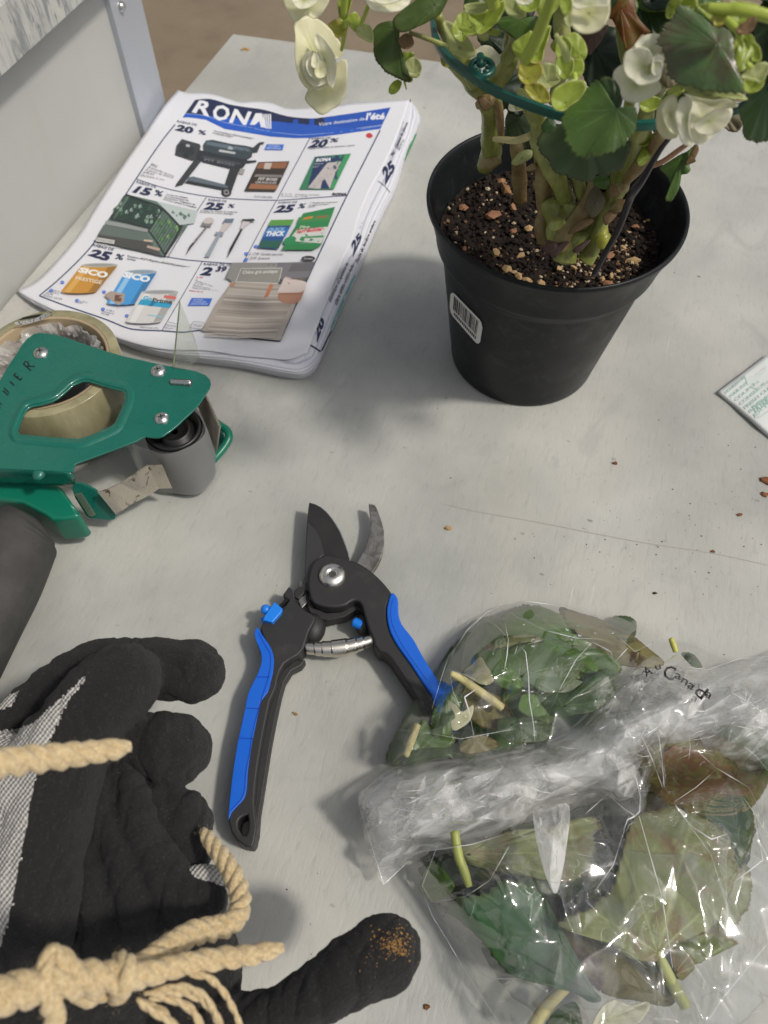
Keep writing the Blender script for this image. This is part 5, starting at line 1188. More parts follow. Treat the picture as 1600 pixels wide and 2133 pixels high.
# ------------------------------------------------------------------ jute twine
jm = M_('jute', (.50, .36, .19), .9, .15); c = jm.co(); f = jm.noise(c, 700, 4, .7); f2 = jm.noise(c, 70, 3)
jm.col(jm.mix(f2, jm.ramp(f, [(.3, (.37, .255, .12)), (.7, (.68, .53, .30))]), jm.ramp(f, [(.3, (.48, .35, .18)), (.7, (.78, .65, .40))]))); jm.bump(f, .0010, 1.0)
jm.b.inputs['Sheen Weight'].default_value = .3; jm = jm.m
rope = thing('jute_twine', P(150, 2050), 'frayed golden jute twine looped and knotted round the black work gloves', 'twine')
RR = random.Random(9)
def cord(name, path, turns_per_m=70, plies=3, seg=10, closed_end=True):
    q = [tuple(P(x, y, z))+(r_*pxm(P(x, y, z)),) for x, y, r_, z in path]
    L = sum((Vector(a[:3])-Vector(b[:3])).length for a, b in zip(q, q[1:]))
    d = cr(q, max(6, int(L/(len(q)-1)/.0012))); pts = [Vector(a[:3]) for a in d]; rad = [a[3] for a in d]; T, N = frames(pts)
    vs, fs = [], []; s = 0; ph = RR.uniform(0, 6)
    arc = [0]
    for a, b in zip(pts, pts[1:]): arc.append(arc[-1]+(b-a).length)
    for k in range(plies):
        base = len(vs)
        for i, p in enumerate(pts):
            B = T[i].cross(N[i]); r_ = rad[i]; te = min(1, min(arc[i]+.0015, arc[-1]-arc[i]+.0015)/.006)**.5; r_ *= te
            an = ph+2*pi*k/plies+arc[i]*turns_per_m*2*pi/(1+0*r_); cpt = p+(N[i]*cos(an)+B*sin(an))*r_*.34
            for j in range(seg):
                aa = 2*pi*j/seg; rr_ = r_*.62*(1+.16*noise.noise(Vector((arc[i]*500, aa*2, k*3)))+.06*sin(aa*7+arc[i]*900))
                vs.append(cpt+(N[i]*cos(aa)+B*sin(aa))*rr_)
        for i in range(len(pts)-1):
            for j in range(seg): a, b = base+i*seg+j, base+i*seg+(j+1) % seg; fs.append((a, b, b+seg, a+seg))
        fs.append(tuple(base+j for j in range(seg))[::-1]); fs.append(tuple(base+(len(pts)-1)*seg+j for j in range(seg)))
    o = mesh(name, vs, fs, jm, rope, True); fix_normals(o)
    return pts, rad, T, N
allp = []
allp.append(cord('cord_end', [(-80, 1600, 38, .205), (0, 1590, 35, .198), (60, 1583, 33, .192), (120, 1577, 31, .186), (180, 1569, 28, .180), (235, 1561, 25, .175), (272, 1555, 22, .172)], 55))
allp.append(cord('main_cord', [(-80, 2095, 46, .180), (0, 2074, 44, .176), (60, 2058, 43, .172), (120, 2046, 42, .168), (190, 2038, 38, .163), (250, 2036, 33, .158), (310, 2028, 28, .152), (380, 2010, 26, .146), (450, 1998, 25, .141), (520, 1990, 23, .137), (590, 1974, 19, .133)], 55))
allp.append(cord('loop_cord', [(422, 1728, 14, .094), (438, 1752, 18, .098), (462, 1784, 21, .102), (485, 1820, 23, .105), (500, 1862, 24, .108), (499, 1898, 25, .111), (480, 1924, 26, .115), (440, 1936, 27, .121), (400, 1945, 28, .127), (360, 1968, 29, .134), (320, 1998, 30, .142), (270, 2030, 30, .149), (210, 2060, 30, .152), (150, 2075, 28, .150)], 62))
allp.append(cord('knot', [(185, 2065, 22, .160), (148, 2015, 24, .168), (112, 1985, 22, .170), (97, 2005, 20, .172), (95, 2050, 22, .172), (108, 2095, 25, .168), (118, 2150, 26, .160)], 60))
allp.append(cord('knot_wrap', [(236, 2085, 22, .153), (262, 2048, 23, .160), (266, 2008, 21, .160), (240, 1992, 19, .154)], 60))
for path in ([(285, 2080, 10, .150), (310, 2100, 11, .148), (345, 2122, 10, .146), (390, 2160, 9, .142)], [(300, 2070, 10, .15), (350, 2065, 11, .149), (400, 2072, 10, .147), (440, 2100, 10, .143), (470, 2160, 9, .138)],
             [(310, 2078, 9, .149), (360, 2082, 10, .147), (400, 2105, 10, .144), (430, 2160, 9, .14)], [(395, 2032, 9, .146), (430, 2034, 9, .144), (462, 2062, 8, .140), (485, 2100, 8, .136), (512, 2165, 7, .13)],
             [(300, 2085, 8, .148), (335, 2105, 10, .145), (365, 2140, 10, .143)], [(330, 2060, 8, .15), (385, 2056, 9, .149), (430, 2080, 9, .146), (455, 2130, 8, .141)]):
    allp.append(cord('frayed_strand', path, 95, 2, 8))
vs, fs = [], []
for pts, rad, T, N in allp:
    for i in range(0, len(pts)-1):
        for _ in range(3):
            B = T[i].cross(N[i]); a = RR.uniform(0, 2*pi); o_ = (N[i]*cos(a)+B*sin(a)); p = pts[i]+o_*rad[i]*.95; d = (o_*RR.uniform(.3, 1)+T[i]*RR.uniform(-1.6, 1.6)).normalized(); l = RR.uniform(.0008, .0024)
            e = p+d*l*.5+Vector((RR.uniform(-1, 1), RR.uniform(-1, 1), RR.uniform(-1, 1)))*.0004; g_ = p+d*l; w_ = T[i].cross(d); w_ = (w_.normalized() if w_.length > 1e-6 else N[i])*.000028
            n0 = len(vs); vs += [p-w_, p+w_, e-w_, e+w_, g_]; fs += [(n0, n0+1, n0+3, n0+2), (n0+2, n0+3, n0+4)]
o = mesh('fuzz', vs, fs, jm, rope); o['kind'] = 'stuff'
# ------------------------------------------------------------------ paper packet at the right edge
pk = M_('glossy_packet', (.62, .64, .62), .30, .5); c = pk.co(); pk.bump(pk.noise(c, 120, 4), .0006, .6); pk = pk.m
packet = thing('paper_packet', P(1600, 820), 'white glossy packet with pale green print, cut by the right edge of the picture', 'packet')
pq = [(1497, 815), (1600, 737), (1760, 860), (1640, 935)]
def pkz(x, y): return .0035+.0015*noise.noise(Vector((x*.02, y*.02, 3)))
nx, ny = 24, 20; vs = []
for j in range(ny+1):
    for i in range(nx+1):
        x, y = quadmap(pq, i/nx, j/ny); vs.append(P(x, y, pkz(x, y)))
fs = [(j*(nx+1)+i, (j+1)*(nx+1)+i, (j+1)*(nx+1)+i+1, j*(nx+1)+i+1) for j in range(ny) for i in range(nx)]
o = mesh('packet_body', vs, fs, pk, packet, True); md = o.modifiers.new('t', 'SOLIDIFY'); md.thickness = .0028; md.offset = -1
PP = Print(lambda x, y, off=0: P(x, y, pkz(x, y)+off+.0002)); J = lambda p: zz(p, 1400, 650, 3.555)
GN = (.36, .52, .46)
for k in range(7):
    x0, y0 = 385+k*36, 598+k*28; L = 155+k*12
    PP.text(['NOURRITURE', 'POUR FLEURS', 'COUPEES', 'FLORALIFE', 'FRESH CUT', 'FLOWER FOOD', 'EXTRAIT'][k] if k != 3 else 'CONSERVE', J([(x0, y0-8), (x0+L, y0-8-L*.82), (x0+L+14, y0+8-L*.82), (x0+14, y0+10)]), GN, .02)
PP.text('EXTRA', J([(590, 700), (700, 620), (730, 665), (620, 745)]), (.30, .46, .40), .03)
PP.line(J([(610, 780), (660, 770), (700, 745), (760, 700)]), 3, (.5, .56, .52)); PP.line(J([(600, 560), (640, 560), (700, 530), (740, 480)]), 3, (.5, .56, .52))
PP.poly(J([(540, 480), (610, 470), (700, 400), (700, 430), (620, 520), (560, 540)]), (.55, .60, .57))
PP.build('printed_text', packet, PRM)
# ------------------------------------------------------------------ begonia growing in the pot
plant = thing('begonia_plant', (PC.x, PC.y, SZ), 'white flowering begonia with thick green stems growing in the black pot', 'begonia')
def leafmat(name, c1, c2, vein, rough=.38, edge=None, trans=.25, blot=None, bs=60):
    m = M_(name, c1, rough, .5); c = m.co(); f = m.noise(c, 45, 5, .6); col = m.mix(f, c1, c2)
    if blot: col = m.mix(m.ramp(m.noise(c, bs, 5, .7, .5), [(.52, 0.0), (.62, 1.0)]), col, blot)
    va = m.n('ShaderNodeAttribute', attribute_name='vein'); col = m.mix(va.outputs['Fac'], col, vein)
    if edge: ea = m.n('ShaderNodeAttribute', attribute_name='rim'); col = m.mix(ea.outputs['Fac'], col, edge)
    m.col(col); m.bump(m.noise(c, 220, 4, .6), .0005, .5); m.bump(m.noise(c, 900, 2), .0001, .5)
    m.rough(m.ramp(m.noise(c, 80, 4), [(.3, rough-.06), (.7, rough+.12)]))
    # light shining through the blade
    out = m.t.nodes['Material Output']; tl = m.n('ShaderNodeBsdfTranslucent'); tc = m.mix(.5, col, tuple(min(1, x*2.2) for x in c2)); m.l(tc, tl.inputs[0])
    mx = m.n('ShaderNodeMixShader'); mx.inputs[0].default_value = trans; m.l(m.b.outputs[0], mx.inputs[1]); m.l(tl.outputs[0], mx.inputs[2]); m.l(mx.outputs[0], out.inputs[0])
    return m.m
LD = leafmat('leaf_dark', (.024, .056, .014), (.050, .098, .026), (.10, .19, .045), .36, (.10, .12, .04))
LG = leafmat('leaf_grey_green', (.045, .080, .028), (.080, .125, .045), (.07, .12, .05), .42, (.12, .13, .07))
LM = leafmat('leaf_mid', (.055, .120, .020), (.110, .195, .042), (.16, .27, .07), .35, (.14, .18, .05))
LB = leafmat('leaf_big', (.070, .140, .045), (.145, .225, .09), (.10, .20, .05), .30, (.14, .15, .07), .2, (.11, .09, .055), 30)
LO = leafmat('leaf_olive', (.040, .075, .012), (.09, .15, .028), (.10, .15, .04), .4, (.07, .05, .02))
LA = leafmat('leaf_autumn', (.12, .09, .012), (.22, .15, .02), (.25, .20, .05), .45, (.22, .08, .02), .3, (.20, .06, .012), 25)
LU = leafmat('leaf_underside', (.11, .10, .055), (.19, .16, .09), (.16, .22, .06), .5, (.2, .12, .08), .2)
LP = leafmat('leaf_purple', (.07, .035, .03), (.13, .08, .06), (.05, .03, .03), .5, None, .2)
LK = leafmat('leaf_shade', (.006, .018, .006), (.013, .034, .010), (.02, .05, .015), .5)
BR = leafmat('bract_lime', (.24, .34, .035), (.42, .50, .09), (.50, .56, .16), .35, (.50, .52, .18), .35)
BP = leafmat('bract_pale', (.40, .46, .17), (.55, .58, .28), (.62, .62, .36), .4, None, .35)
BY = leafmat('bract_yellow', (.36, .38, .05), (.46, .44, .08), (.5, .48, .14), .35, (.45, .30, .08), .3)
BN = leafmat('bract_brown', (.15, .09, .035), (.28, .19, .09), (.2, .1, .05), .6, (.16, .07, .03), .2)
def petalmat(name, c1, c2, tint, trans=.32):
    m = M_(name, c1, .42, .4); c = m.co(); f = m.noise(c, 30, 4); va = m.n('ShaderNodeAttribute', attribute_name='vein'); ra = m.n('ShaderNodeAttribute', attribute_name='core')
    col = m.mix(f, c1, c2); col = m.mix(m.math('MULTIPLY', va.outputs['Fac'], .22), col, tint); col = m.mix(ra.outputs['Fac'], col, tint)
    col = m.mix(m.math('MULTIPLY', m.ramp(m.noise(c, 140, 5, .7, .4), [(.66, 0.0), (.74, 1.0)]), .5), col, (.45, .33, .17)); m.col(col); m.bump(m.noise(c, 120, 3), .0004, .4)
    m.b.inputs['Subsurface Weight'].default_value = .0
    out = m.t.nodes['Material Output']; tl = m.n('ShaderNodeBsdfTranslucent'); m.l(col, tl.inputs[0]); mx = m.n('ShaderNodeMixShader'); mx.inputs[0].default_value = trans
    m.l(m.b.outputs[0], mx.inputs[1]); m.l(tl.outputs[0], mx.inputs[2]); m.l(mx.outputs[0], out.inputs[0]); return m.m
PW = petalmat('petal_white', (.86, .84, .66), (.91, .90, .75), (.60, .66, .22), .34)
PCR = petalmat('petal_cream', (.78, .76, .50), (.88, .86, .64), (.56, .60, .18), .34)
SL = M_('stem_green', (.25, .30, .06), .38, .5); c = SL.co((1, 1, .5)); f = SL.noise(c, 60, 5, .65)
SL.col(SL.ramp(f, [(.3, (.15, .09, .03)), (.42, (.17, .19, .035)), (.6, (.31, .33, .09)), (.76, (.50, .48, .22))])).bump(SL.noise(c, 350, 4), .0006, .9); SLM = SL.m
SB_ = M_('stem_brownish', (.2, .15, .06), .5, .4); c = SB_.co(); f = SB_.noise(c, 70, 5, .7)
SB_.col(SB_.ramp(f, [(.3, (.15, .075, .03)), (.5, (.24, .17, .07)), (.7, (.30, .28, .11))])).bump(SB_.noise(c, 400, 4), .0006, .8); SBM = SB_.m
SY = flat('stem_lime', (.36, .44, .06), .35, .5, .3, 80); SP = flat('petiole_pink', (.48, .24, .15), .4, .5, .25, 120); SPY = flat('stem_pale', (.52, .46, .22), .45, .4, .3, 140)
P2_ = lambda p: zz(p, 580, 0, 3.077); P3_ = lambda p: zz(p, 1000, 0, 2.667); P4_ = lambda p: zz(p, 960, 0, 4.706); P5_ = lambda p: zz(p, 1260, 0, 4.706); P6_ = lambda p: zz(p, 960, 300, 3.2)
UPV = Vector((0, 0, 1))
RLF = random.Random(21)
def sheet(name, outl, cen, y, mat, parent=None, face=.55, tilt=(0, 0), bulge=.1, wave=.04, serr=0.0, nteeth=46, veins=7, rings=14, seg=112, th=.00045, curl=0.0, smooth=True, seed=None, zc=None, label=None):
    """a blade seen as the outline 'outl' (pixels) round the attachment 'cen' at depth y; face: 0 lies flat, 1 faces the viewer"""
    sd = RLF.uniform(0, 100) if seed is None else seed
    c3 = PY(cen[0], cen[1], y) if zc is None else P(cen[0], cen[1], zc); view = (Vector((0, 0, CAM_H))-c3).normalized()
    n_ = (UPV*(1-face)+view*face).normalized(); ex = Vector((1, 0, 0)); ex = (ex-n_*ex.dot(n_)).normalized(); ey = n_.cross(ex)
    n_ = (n_+ex*tilt[0]+ey*tilt[1]).normalized()
    q = cr(outl, max(2, seg//len(outl)+1), True); n = len(q)
    ctr = Vector((sum(p[0] for p in outl)/len(outl), sum(p[1] for p in outl)/len(outl)))
    pts3 = []
    def pl(x, y_):
        d = ray(x, y_); o = Vector((0, 0, CAM_H)); dn = d.dot(n_)
        t = (c3-o).dot(n_)/dn if abs(dn) > .05 else (c3-o).length/d.length
        t = max(.7*(c3-o).length/d.length, min(1.3*(c3-o).length/d.length, t)); return o+d*t
    R3 = [(pl(*p)-c3) for p in q]; size = sum(v.length for v in R3)/n
    angs = [atan2(p[1]-cen[1], p[0]-cen[0]) for p in q]
    # the veins run to the farthest bays of the outline
    ft = [RLF.uniform(-.05, .05)+k/veins for k in range(veins)] if veins else []
    if veins:
        k0 = max(range(n), key=lambda k: R3[k].length); ft = [((k0/n)+k/veins+RLF.uniform(-.015, .015)) % 1 for k in range(veins)]
    def hgt(u, t, v):
        h = -bulge*size*(t*t)+wave*size*t*t*(sin(u*2*pi*3+sd)+.6*sin(u*2*pi*7+sd*2))+curl*size*max(0, t-.75)**2*16
        h += .05*size*noise.noise(Vector((v.x/size*1.6+sd, v.y/size*1.6, v.z/size*1.6)))*min(1, t*2)
        return h
    vs, fs, vein, rim, core = [], [], [], [], []
    for j in range(rings+1):
        t = j/rings
        for i in range(n):
            u = i/n; v = R3[i]
            tt = t
            if serr: tt = t*(1+serr*(abs(((u*nteeth+.13*sin(u*40+sd)) % 1)-.5)*2-.5)*t**6 + serr*.9*noise.noise(Vector((u*30+sd, 0, 0)))*t**4)
            p = v*tt; L = v.length*t
            vv = 0
            for f_ in ft:
                du = abs(((u-f_+.5) % 1)-.5); da = du*n
                dist = abs(du)*2*pi*max(.15, t)*size; w_ = size*.022*(1.15-t*.8); vv = max(vv, exp(-(dist/w_)**2)*(1-.35*t))
                # side veins
                for s in (-1, 1):
                    for tb in (.45, .65, .82):
                        uu = ((u-f_+.5) % 1)-.5; ex_ = s*max(0, t-tb)*.17
                        if t > tb and t < tb+.3: dd = abs(uu-ex_)*2*pi*t*size; vv = max(vv, .45*exp(-(dd/(size*.012))**2))
            h = hgt(u, t, p)+.009*size*(-vv)*(1 if t > .05 else 0)
            vs.append(c3+p+n_*h); vein.append(min(1, vv)*.8); rim.append(max(0, (t-.90)/.10)**1.5*.8 if t > .9 else 0); core.append(max(0, 1-t*1.5)**1.3*.75)
    for j in range(rings):
        for i in range(n):
            a, b = j*n+i, j*n+(i+1) % n
            if j == 0: fs.append((a, a+n, b+n))
            else: fs.append((a, a+n, b+n, b))
    me = bpy.data.meshes.new(name); me.from_pydata([tuple(v) for v in vs], [], fs)
    for nm, arr in (('vein', vein), ('rim', rim), ('core', core)):
        at = me.attributes.new(nm, 'FLOAT', 'POINT'); at.data.foreach_set('value', arr)
    me.polygons.foreach_set('use_smooth', [True]*len(me.polygons)); me.update()
    o = link(name, me, plant if parent is None else (None if parent == 'top' else parent), mat)
    md = o.modifiers.new('t', 'SOLIDIFY'); md.thickness = th; md.offset = 0
    if label: o['label'] = label
    return o
def stem(name, pts, rpx, mat, y0, y1=None, parent=None, seg=18, knob=.14):
    """pts in pixels; depth runs from y0 to y1"""
    y1 = y0 if y1 is None else y1; n = len(pts); q = [PY(p[0], p[1], y0+(y1-y0)*i/(n-1)) for i, p in enumerate(pts)]
    r_ = [((p[2] if len(p) > 2 else rpx))*(1.15 if name == 'stem' else 1)*pxm(a) for p, a in zip(pts, q)]; s_ = RLF.uniform(0, 99)
    return tube(name, q, r_, mat, plant if parent is None else parent, seg, 6, disp=lambda t, a, p: 1+knob*noise.noise(Vector((p.x*130+s_, p.y*130, p.z*130)))+.035*sin(a*5+s_)+.05*noise.noise(p*500))
# -------- stems rising from the soil
def g3(p): return [(1000+a[0]/2.667, a[1]/2.667)+((a[2]/2.667,) if len(a) > 2 else ()) for a in p]
def g4(p): return [(960+a[0]/4.706, a[1]/4.706)+((a[2]/4.706,) if len(a) > 2 else ()) for a in p]
def g5(p): return [(1260+a[0]/4.706, a[1]/4.706)+((a[2]/4.706,) if len(a) > 2 else ()) for a in p]
def g6(p): return [(960+a[0]/3.2, 300+a[1]/3.2)+((a[2]/3.2,) if len(a) > 2 else ()) for a in p]
def g2(p): return [(580+a[0]/3.077, a[1]/3.077)+((a[2]/3.077,) if len(a) > 2 else ()) for a in p]
stem('stem', g4([(230, 1640, 70), (300, 1500, 85), (285, 1380, 80), (290, 1250, 78), (290, 1100, 80), (260, 960, 95), (300, 870, 95)]), 0, SLM, .395, .36)
stem('stem', g4([(290, 900, 70), (370, 780, 72), (440, 680, 75), (500, 560, 66), (470, 430, 50), (490, 330, 48)]), 0, SLM, .36, .345)
stem('stem', g4([(270, 960, 55), (150, 860, 75), (60, 760, 62), (-40, 660, 55), (-140, 560, 50)]), 0, SLM, .362, .35)
stem('stem', g4([(400, 1400, 22), (390, 1260, 34), (375, 1100, 40), (360, 960, 36)]), 0, SBM, .372, .362)
stem('stem', g3([(475, 1120, 46), (450, 1040, 42), (400, 950, 42), (345, 860, 36), (320, 790, 34), (325, 700, 38), (300, 620, 44), (270, 560, 40)]), 0, SLM, .352, .335)
stem('stem', g3([(360, 1130, 42), (355, 1040, 40), (350, 950, 38), (330, 850, 30)]), 0, SBM, .358, .352)
stem('stem', g6([(620, 620, 40), (640, 500, 62), (610, 440, 58), (590, 380, 48)]), 0, SLM, .345, .350)
stem('stem', g6([(700, 650, 58), (650, 640, 52), (625, 580, 50), (650, 520, 50), (720, 460, 52), (740, 400, 56)]), 0, SLM, .338, .348)
stem('stem', g6([(690, 780, 66), (705, 720, 62), (740, 650, 52), (850, 600, 34), (905, 520, 30), (925, 440, 28)]), 0, SLM, .334, .345)
stem('stem', g6([(830, 780, 50), (880, 700, 45), (930, 560, 42), (970, 440, 40), (1010, 360, 50), (1050, 280, 56), (1080, 180, 62)]), 0, SLM, .334, .345)
stem('stem', g6([(935, 690, 30), (950, 640, 46), (940, 600, 40), (950, 540, 26)]), 0, BY, .332, .338, knob=.03)
stem('stem', g3([(780, 1040, 40), (800, 960, 44), (850, 860, 42), (880, 770, 44), (915, 680, 46), (930, 600, 40)]), 0, SLM, .345, .325)
stem('stem', g3([(800, 1010, 30), (860, 940, 34), (930, 860, 34), (990, 770, 30), (1010, 690, 26)]), 0, SBM, .340, .322)
stem('petiole', g3([(905, 935, 15), (960, 920, 15), (1020, 895, 15), (1090, 845, 15), (1160, 795, 13)]), 0, SP, .336, .315, knob=.02)
stem('cut_petiole', g4([(320, 1360, 22), (420, 1370, 30), (540, 1378, 34), (640, 1350, 36), (690, 1325, 34)]), 0, SPY, .352, .340, knob=.03)
stem('stem', g3([(225, 1110, 32), (220, 1000, 36), (215, 900, 34), (200, 800, 30)]), 0, SBM, .385, .375)
# nodes, bits of dry skin at the joints
for (x, y, r_, yy, mt) in ((g3([(60, 900)])[0]+(20, .385, SBM)), (g3([(290, 930)])[0]+(9, .352, SBM)), (g4([(240, 1000)])[0]+(18, .350, SBM)), (g6([(650, 530)])[0]+(15, .334, SLM)), (g6([(600, 690)])[0]+(12, .332, LP)), (g6([(1050, 300)])[0]+(15, .334, SBM)), (g6([(1060, 410)])[0]+(15, .335, SBM))):
    stem('stem_node', [(x-r_*.9, y+r_*.4, r_*.55), (x, y, r_*.8), (x+r_*.9, y-r_*.3, r_*.5)], 0, mt, yy, yy-.003, knob=.35)
for q, yy, mt in ((g6([(860, 320), (900, 270), (950, 340), (960, 400), (900, 480), (860, 480), (830, 400)]), .336, LU), (g6([(720, 580), (790, 510), (870, 490), (880, 520), (800, 570), (730, 600)]), .331, BN), (g6([(640, 660), (720, 650), (690, 690), (620, 760), (575, 700), (580, 640)]), .330, LP),
                  (g6([(760, 690), (850, 640), (860, 650), (790, 720), (750, 720)]), .330, LP), (g6([(950, 480), (1020, 430), (1040, 470), (970, 540)]), .331, BN), (g4([(170, 950), (330, 980), (300, 1050), (220, 1080)]), .345, BN), (g4([(560, 870), (640, 890), (690, 970), (780, 1010), (750, 1080), (600, 1070), (530, 1060)]), .330, BP),
                  (g6([(1000, 270), (1040, 290), (1060, 340), (1010, 360), (990, 320)]), .330, BN), (g6([(340, 120), (400, 50), (470, 40), (470, 90), (400, 130), (360, 140)]), .36, BP), (g6([(880, 240), (920, 210), (980, 220), (1000, 280), (970, 300), (900, 280)]), .335, LM)):
    sheet('bract', q, (sum(a[0] for a in q)/len(q), sum(a[1] for a in q)/len(q)), yy, mt, face=.9, bulge=.25, veins=3, rings=6, seg=40)
# -------- dark leaves in the depth of the crown
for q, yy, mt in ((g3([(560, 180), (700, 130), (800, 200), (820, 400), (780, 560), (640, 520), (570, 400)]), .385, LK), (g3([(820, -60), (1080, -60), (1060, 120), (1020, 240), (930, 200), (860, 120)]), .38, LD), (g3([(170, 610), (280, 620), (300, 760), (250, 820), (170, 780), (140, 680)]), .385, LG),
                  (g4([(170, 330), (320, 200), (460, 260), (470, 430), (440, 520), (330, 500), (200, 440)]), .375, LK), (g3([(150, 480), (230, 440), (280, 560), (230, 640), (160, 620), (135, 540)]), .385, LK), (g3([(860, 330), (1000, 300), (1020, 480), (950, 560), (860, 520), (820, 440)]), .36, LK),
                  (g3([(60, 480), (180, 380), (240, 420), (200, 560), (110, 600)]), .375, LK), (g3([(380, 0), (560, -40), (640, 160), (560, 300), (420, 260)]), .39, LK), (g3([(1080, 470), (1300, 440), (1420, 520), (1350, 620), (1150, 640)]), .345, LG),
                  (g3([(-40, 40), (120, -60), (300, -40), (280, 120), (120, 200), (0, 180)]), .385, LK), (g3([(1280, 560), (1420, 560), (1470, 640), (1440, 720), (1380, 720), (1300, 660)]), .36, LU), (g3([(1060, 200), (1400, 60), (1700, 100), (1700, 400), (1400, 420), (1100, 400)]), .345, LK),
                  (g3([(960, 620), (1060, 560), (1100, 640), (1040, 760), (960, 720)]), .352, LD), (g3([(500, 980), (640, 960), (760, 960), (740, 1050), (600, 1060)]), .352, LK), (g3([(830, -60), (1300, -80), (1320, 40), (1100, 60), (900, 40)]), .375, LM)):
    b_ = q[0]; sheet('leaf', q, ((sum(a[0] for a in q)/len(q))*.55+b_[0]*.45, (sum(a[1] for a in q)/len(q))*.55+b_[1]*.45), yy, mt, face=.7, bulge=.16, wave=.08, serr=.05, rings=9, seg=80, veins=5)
# -------- leaves one can tell apart
sheet('leaf', g3([(330, 745), (360, 705), (420, 690), (480, 700), (560, 760), (640, 800), (740, 800), (800, 780), (835, 790), (828, 850), (810, 890), (790, 930), (740, 950), (700, 978), (660, 962), (620, 1002), (580, 1006), (520, 992), (480, 968), (430, 962), (400, 930), (375, 880), (335, 850), (318, 795)]), g3([(600, 770)])[0], .330, LG, face=.75, bulge=.10, wave=.05, serr=.05, label='large dull grey green leaf behind the glossy one')
sheet('leaf', g3([(750, 602), (700, 520), (660, 445), (620, 455), (585, 500), (540, 545), (480, 600), (455, 655), (450, 705), (478, 725), (470, 775), (490, 805), (520, 850), (560, 872), (600, 876), (602, 850), (618, 850), (630, 868), (660, 864), (690, 853), (735, 846), (770, 818), (808, 798), (830, 760), (852, 740), (868, 700), (876, 650), (868, 600), (840, 590), (800, 596), (770, 606)]), g3([(755, 606)])[0], .262, LM, face=.8, bulge=.12, wave=.04, serr=.06, nteeth=40, veins=8, rings=20, seg=160, label='glossy round toothed leaf with pale veins in front of the green ring')
sheet('leaf', g3([(735, 600), (690, 520), (665, 450), (700, 425), (740, 440), (768, 470), (782, 520), (790, 560), (775, 600)]), g3([(755, 606)])[0], .266, LD, face=.8, bulge=.05, serr=.02, veins=3, rings=10, seg=70)
sheet('leaf', g5([(770, 35), (830, 58), (880, 95), (950, 150), (1010, 200), (1080, 255), (1180, 255), (1255, 330), (1270, 450), (1290, 600), (1330, 720), (1370, 800), (1390, 900), (1300, 905), (1180, 900), (1080, 890), (960, 872), (860, 845), (725, 812), (650, 750), (602, 680), (592, 600), (588, 525), (562, 490), (552, 440), (515, 400), (535, 320), (588, 290), (578, 232), (640, 182), (680, 115), (720, 60)]), g5([(1105, 440)])[0], .262, LB, face=.75, bulge=.10, wave=.03, serr=.05, nteeth=44, veins=7, rings=20, seg=170, label='big pale green leaf with brown blotches at the upper right')
sheet('leaf', g5([(720, 815), (800, 830), (900, 888), (1080, 900), (1250, 900), (1390, 960), (1350, 990), (1200, 972), (1000, 968), (850, 950), (760, 865)]), g5([(1000, 930)])[0], .258, BP, face=.6, bulge=-.1, serr=.03, veins=5, rings=8, seg=80)
sheet('leaf', g5([(1390, 905), (1500, 850), (1600, 800), (1700, 860), (1740, 1050), (1700, 1250), (1600, 1375), (1560, 1380), (1500, 1400), (1440, 1372), (1392, 1370), (1352, 1290), (1350, 1200), (1322, 1120), (1332, 1050), (1378, 1010)]), g5([(1600, 860)])[0], .285, LB, face=.8, bulge=.1, serr=.04, seg=110, label='toothed green leaf cut by the right edge of the picture')
sheet('leaf', g5([(1470, 200), (1520, 60), (1600, -20), (1760, -20), (1760, 800), (1600, 820), (1530, 800), (1480, 500)]), g5([(1640, 400)])[0], .30, LG, face=.7, bulge=.1, serr=.02)
sheet('leaf', g5([(560, 500), (600, 620), (640, 740), (690, 810), (640, 860), (590, 850), (540, 780), (545, 650)]), g5([(600, 740)])[0], .275, LU, face=.8, bulge=.1, veins=3, seg=50, rings=6)
sheet('leaf', g2([(610, 245), (602, 200), (640, 152), (700, 135), (740, 140), (760, 170), (775, 210), (768, 260), (780, 330), (788, 400), (800, 470), (845, 505), (835, 528), (800, 515), (755, 495), (700, 468), (640, 410), (612, 340)]), g2([(745, 190)])[0], .335, LO, face=.85, bulge=.12, wave=.05, serr=.03, label='olive green leaf hanging down left of the stems')
sheet('leaf', g2([(730, 135), (770, 80), (860, 10), (960, -60), (1100, -60), (1050, 60), (1005, 105), (930, 150), (870, 178), (800, 200), (750, 185)]), g2([(1000, 35)])[0], .33, LO, face=.7, bulge=.1, serr=.03)
sheet('leaf', g3([(1000, 930), (1060, 890), (1110, 860), (1160, 835), (1200, 800), (1205, 850), (1190, 890), (1165, 905), (1168, 945), (1150, 965), (1120, 972), (1110, 1020), (1095, 1070), (1060, 1118), (1035, 1115), (1032, 1095), (1058, 1070), (1058, 1020), (1045, 985), (1015, 955)]), g3([(1110, 900)])[0], .335, LM, face=.9, bulge=.1, serr=.04, label='small torn leaf hanging over the right rim of the pot')
sheet('dry_leaf_tip', g3([(1165, 860), (1200, 800), (1215, 830), (1195, 880), (1195, 900), (1140, 915), (1150, 890)]), g3([(1180, 870)])[0], .333, BN, face=.9, serr=.05, veins=3, seg=40, rings=5)
sheet('leaf', g3([(90, 112), (130, 92), (200, 98), (250, 118), (315, 85), (315, 130), (270, 190), (210, 215), (160, 182), (110, 152)]), g3([(230, 110)])[0], .325, LM, face=.8, bulge=.2, serr=.04, seg=60)
sheet('leaf_underside', g4([(400, 265), (470, 310), (560, 350), (640, 300), (730, 220), (740, 160), (700, 300), (640, 350), (545, 380), (480, 350)]), g4([(580, 340)])[0], .323, LP, face=.9, seg=50, rings=5, veins=3)
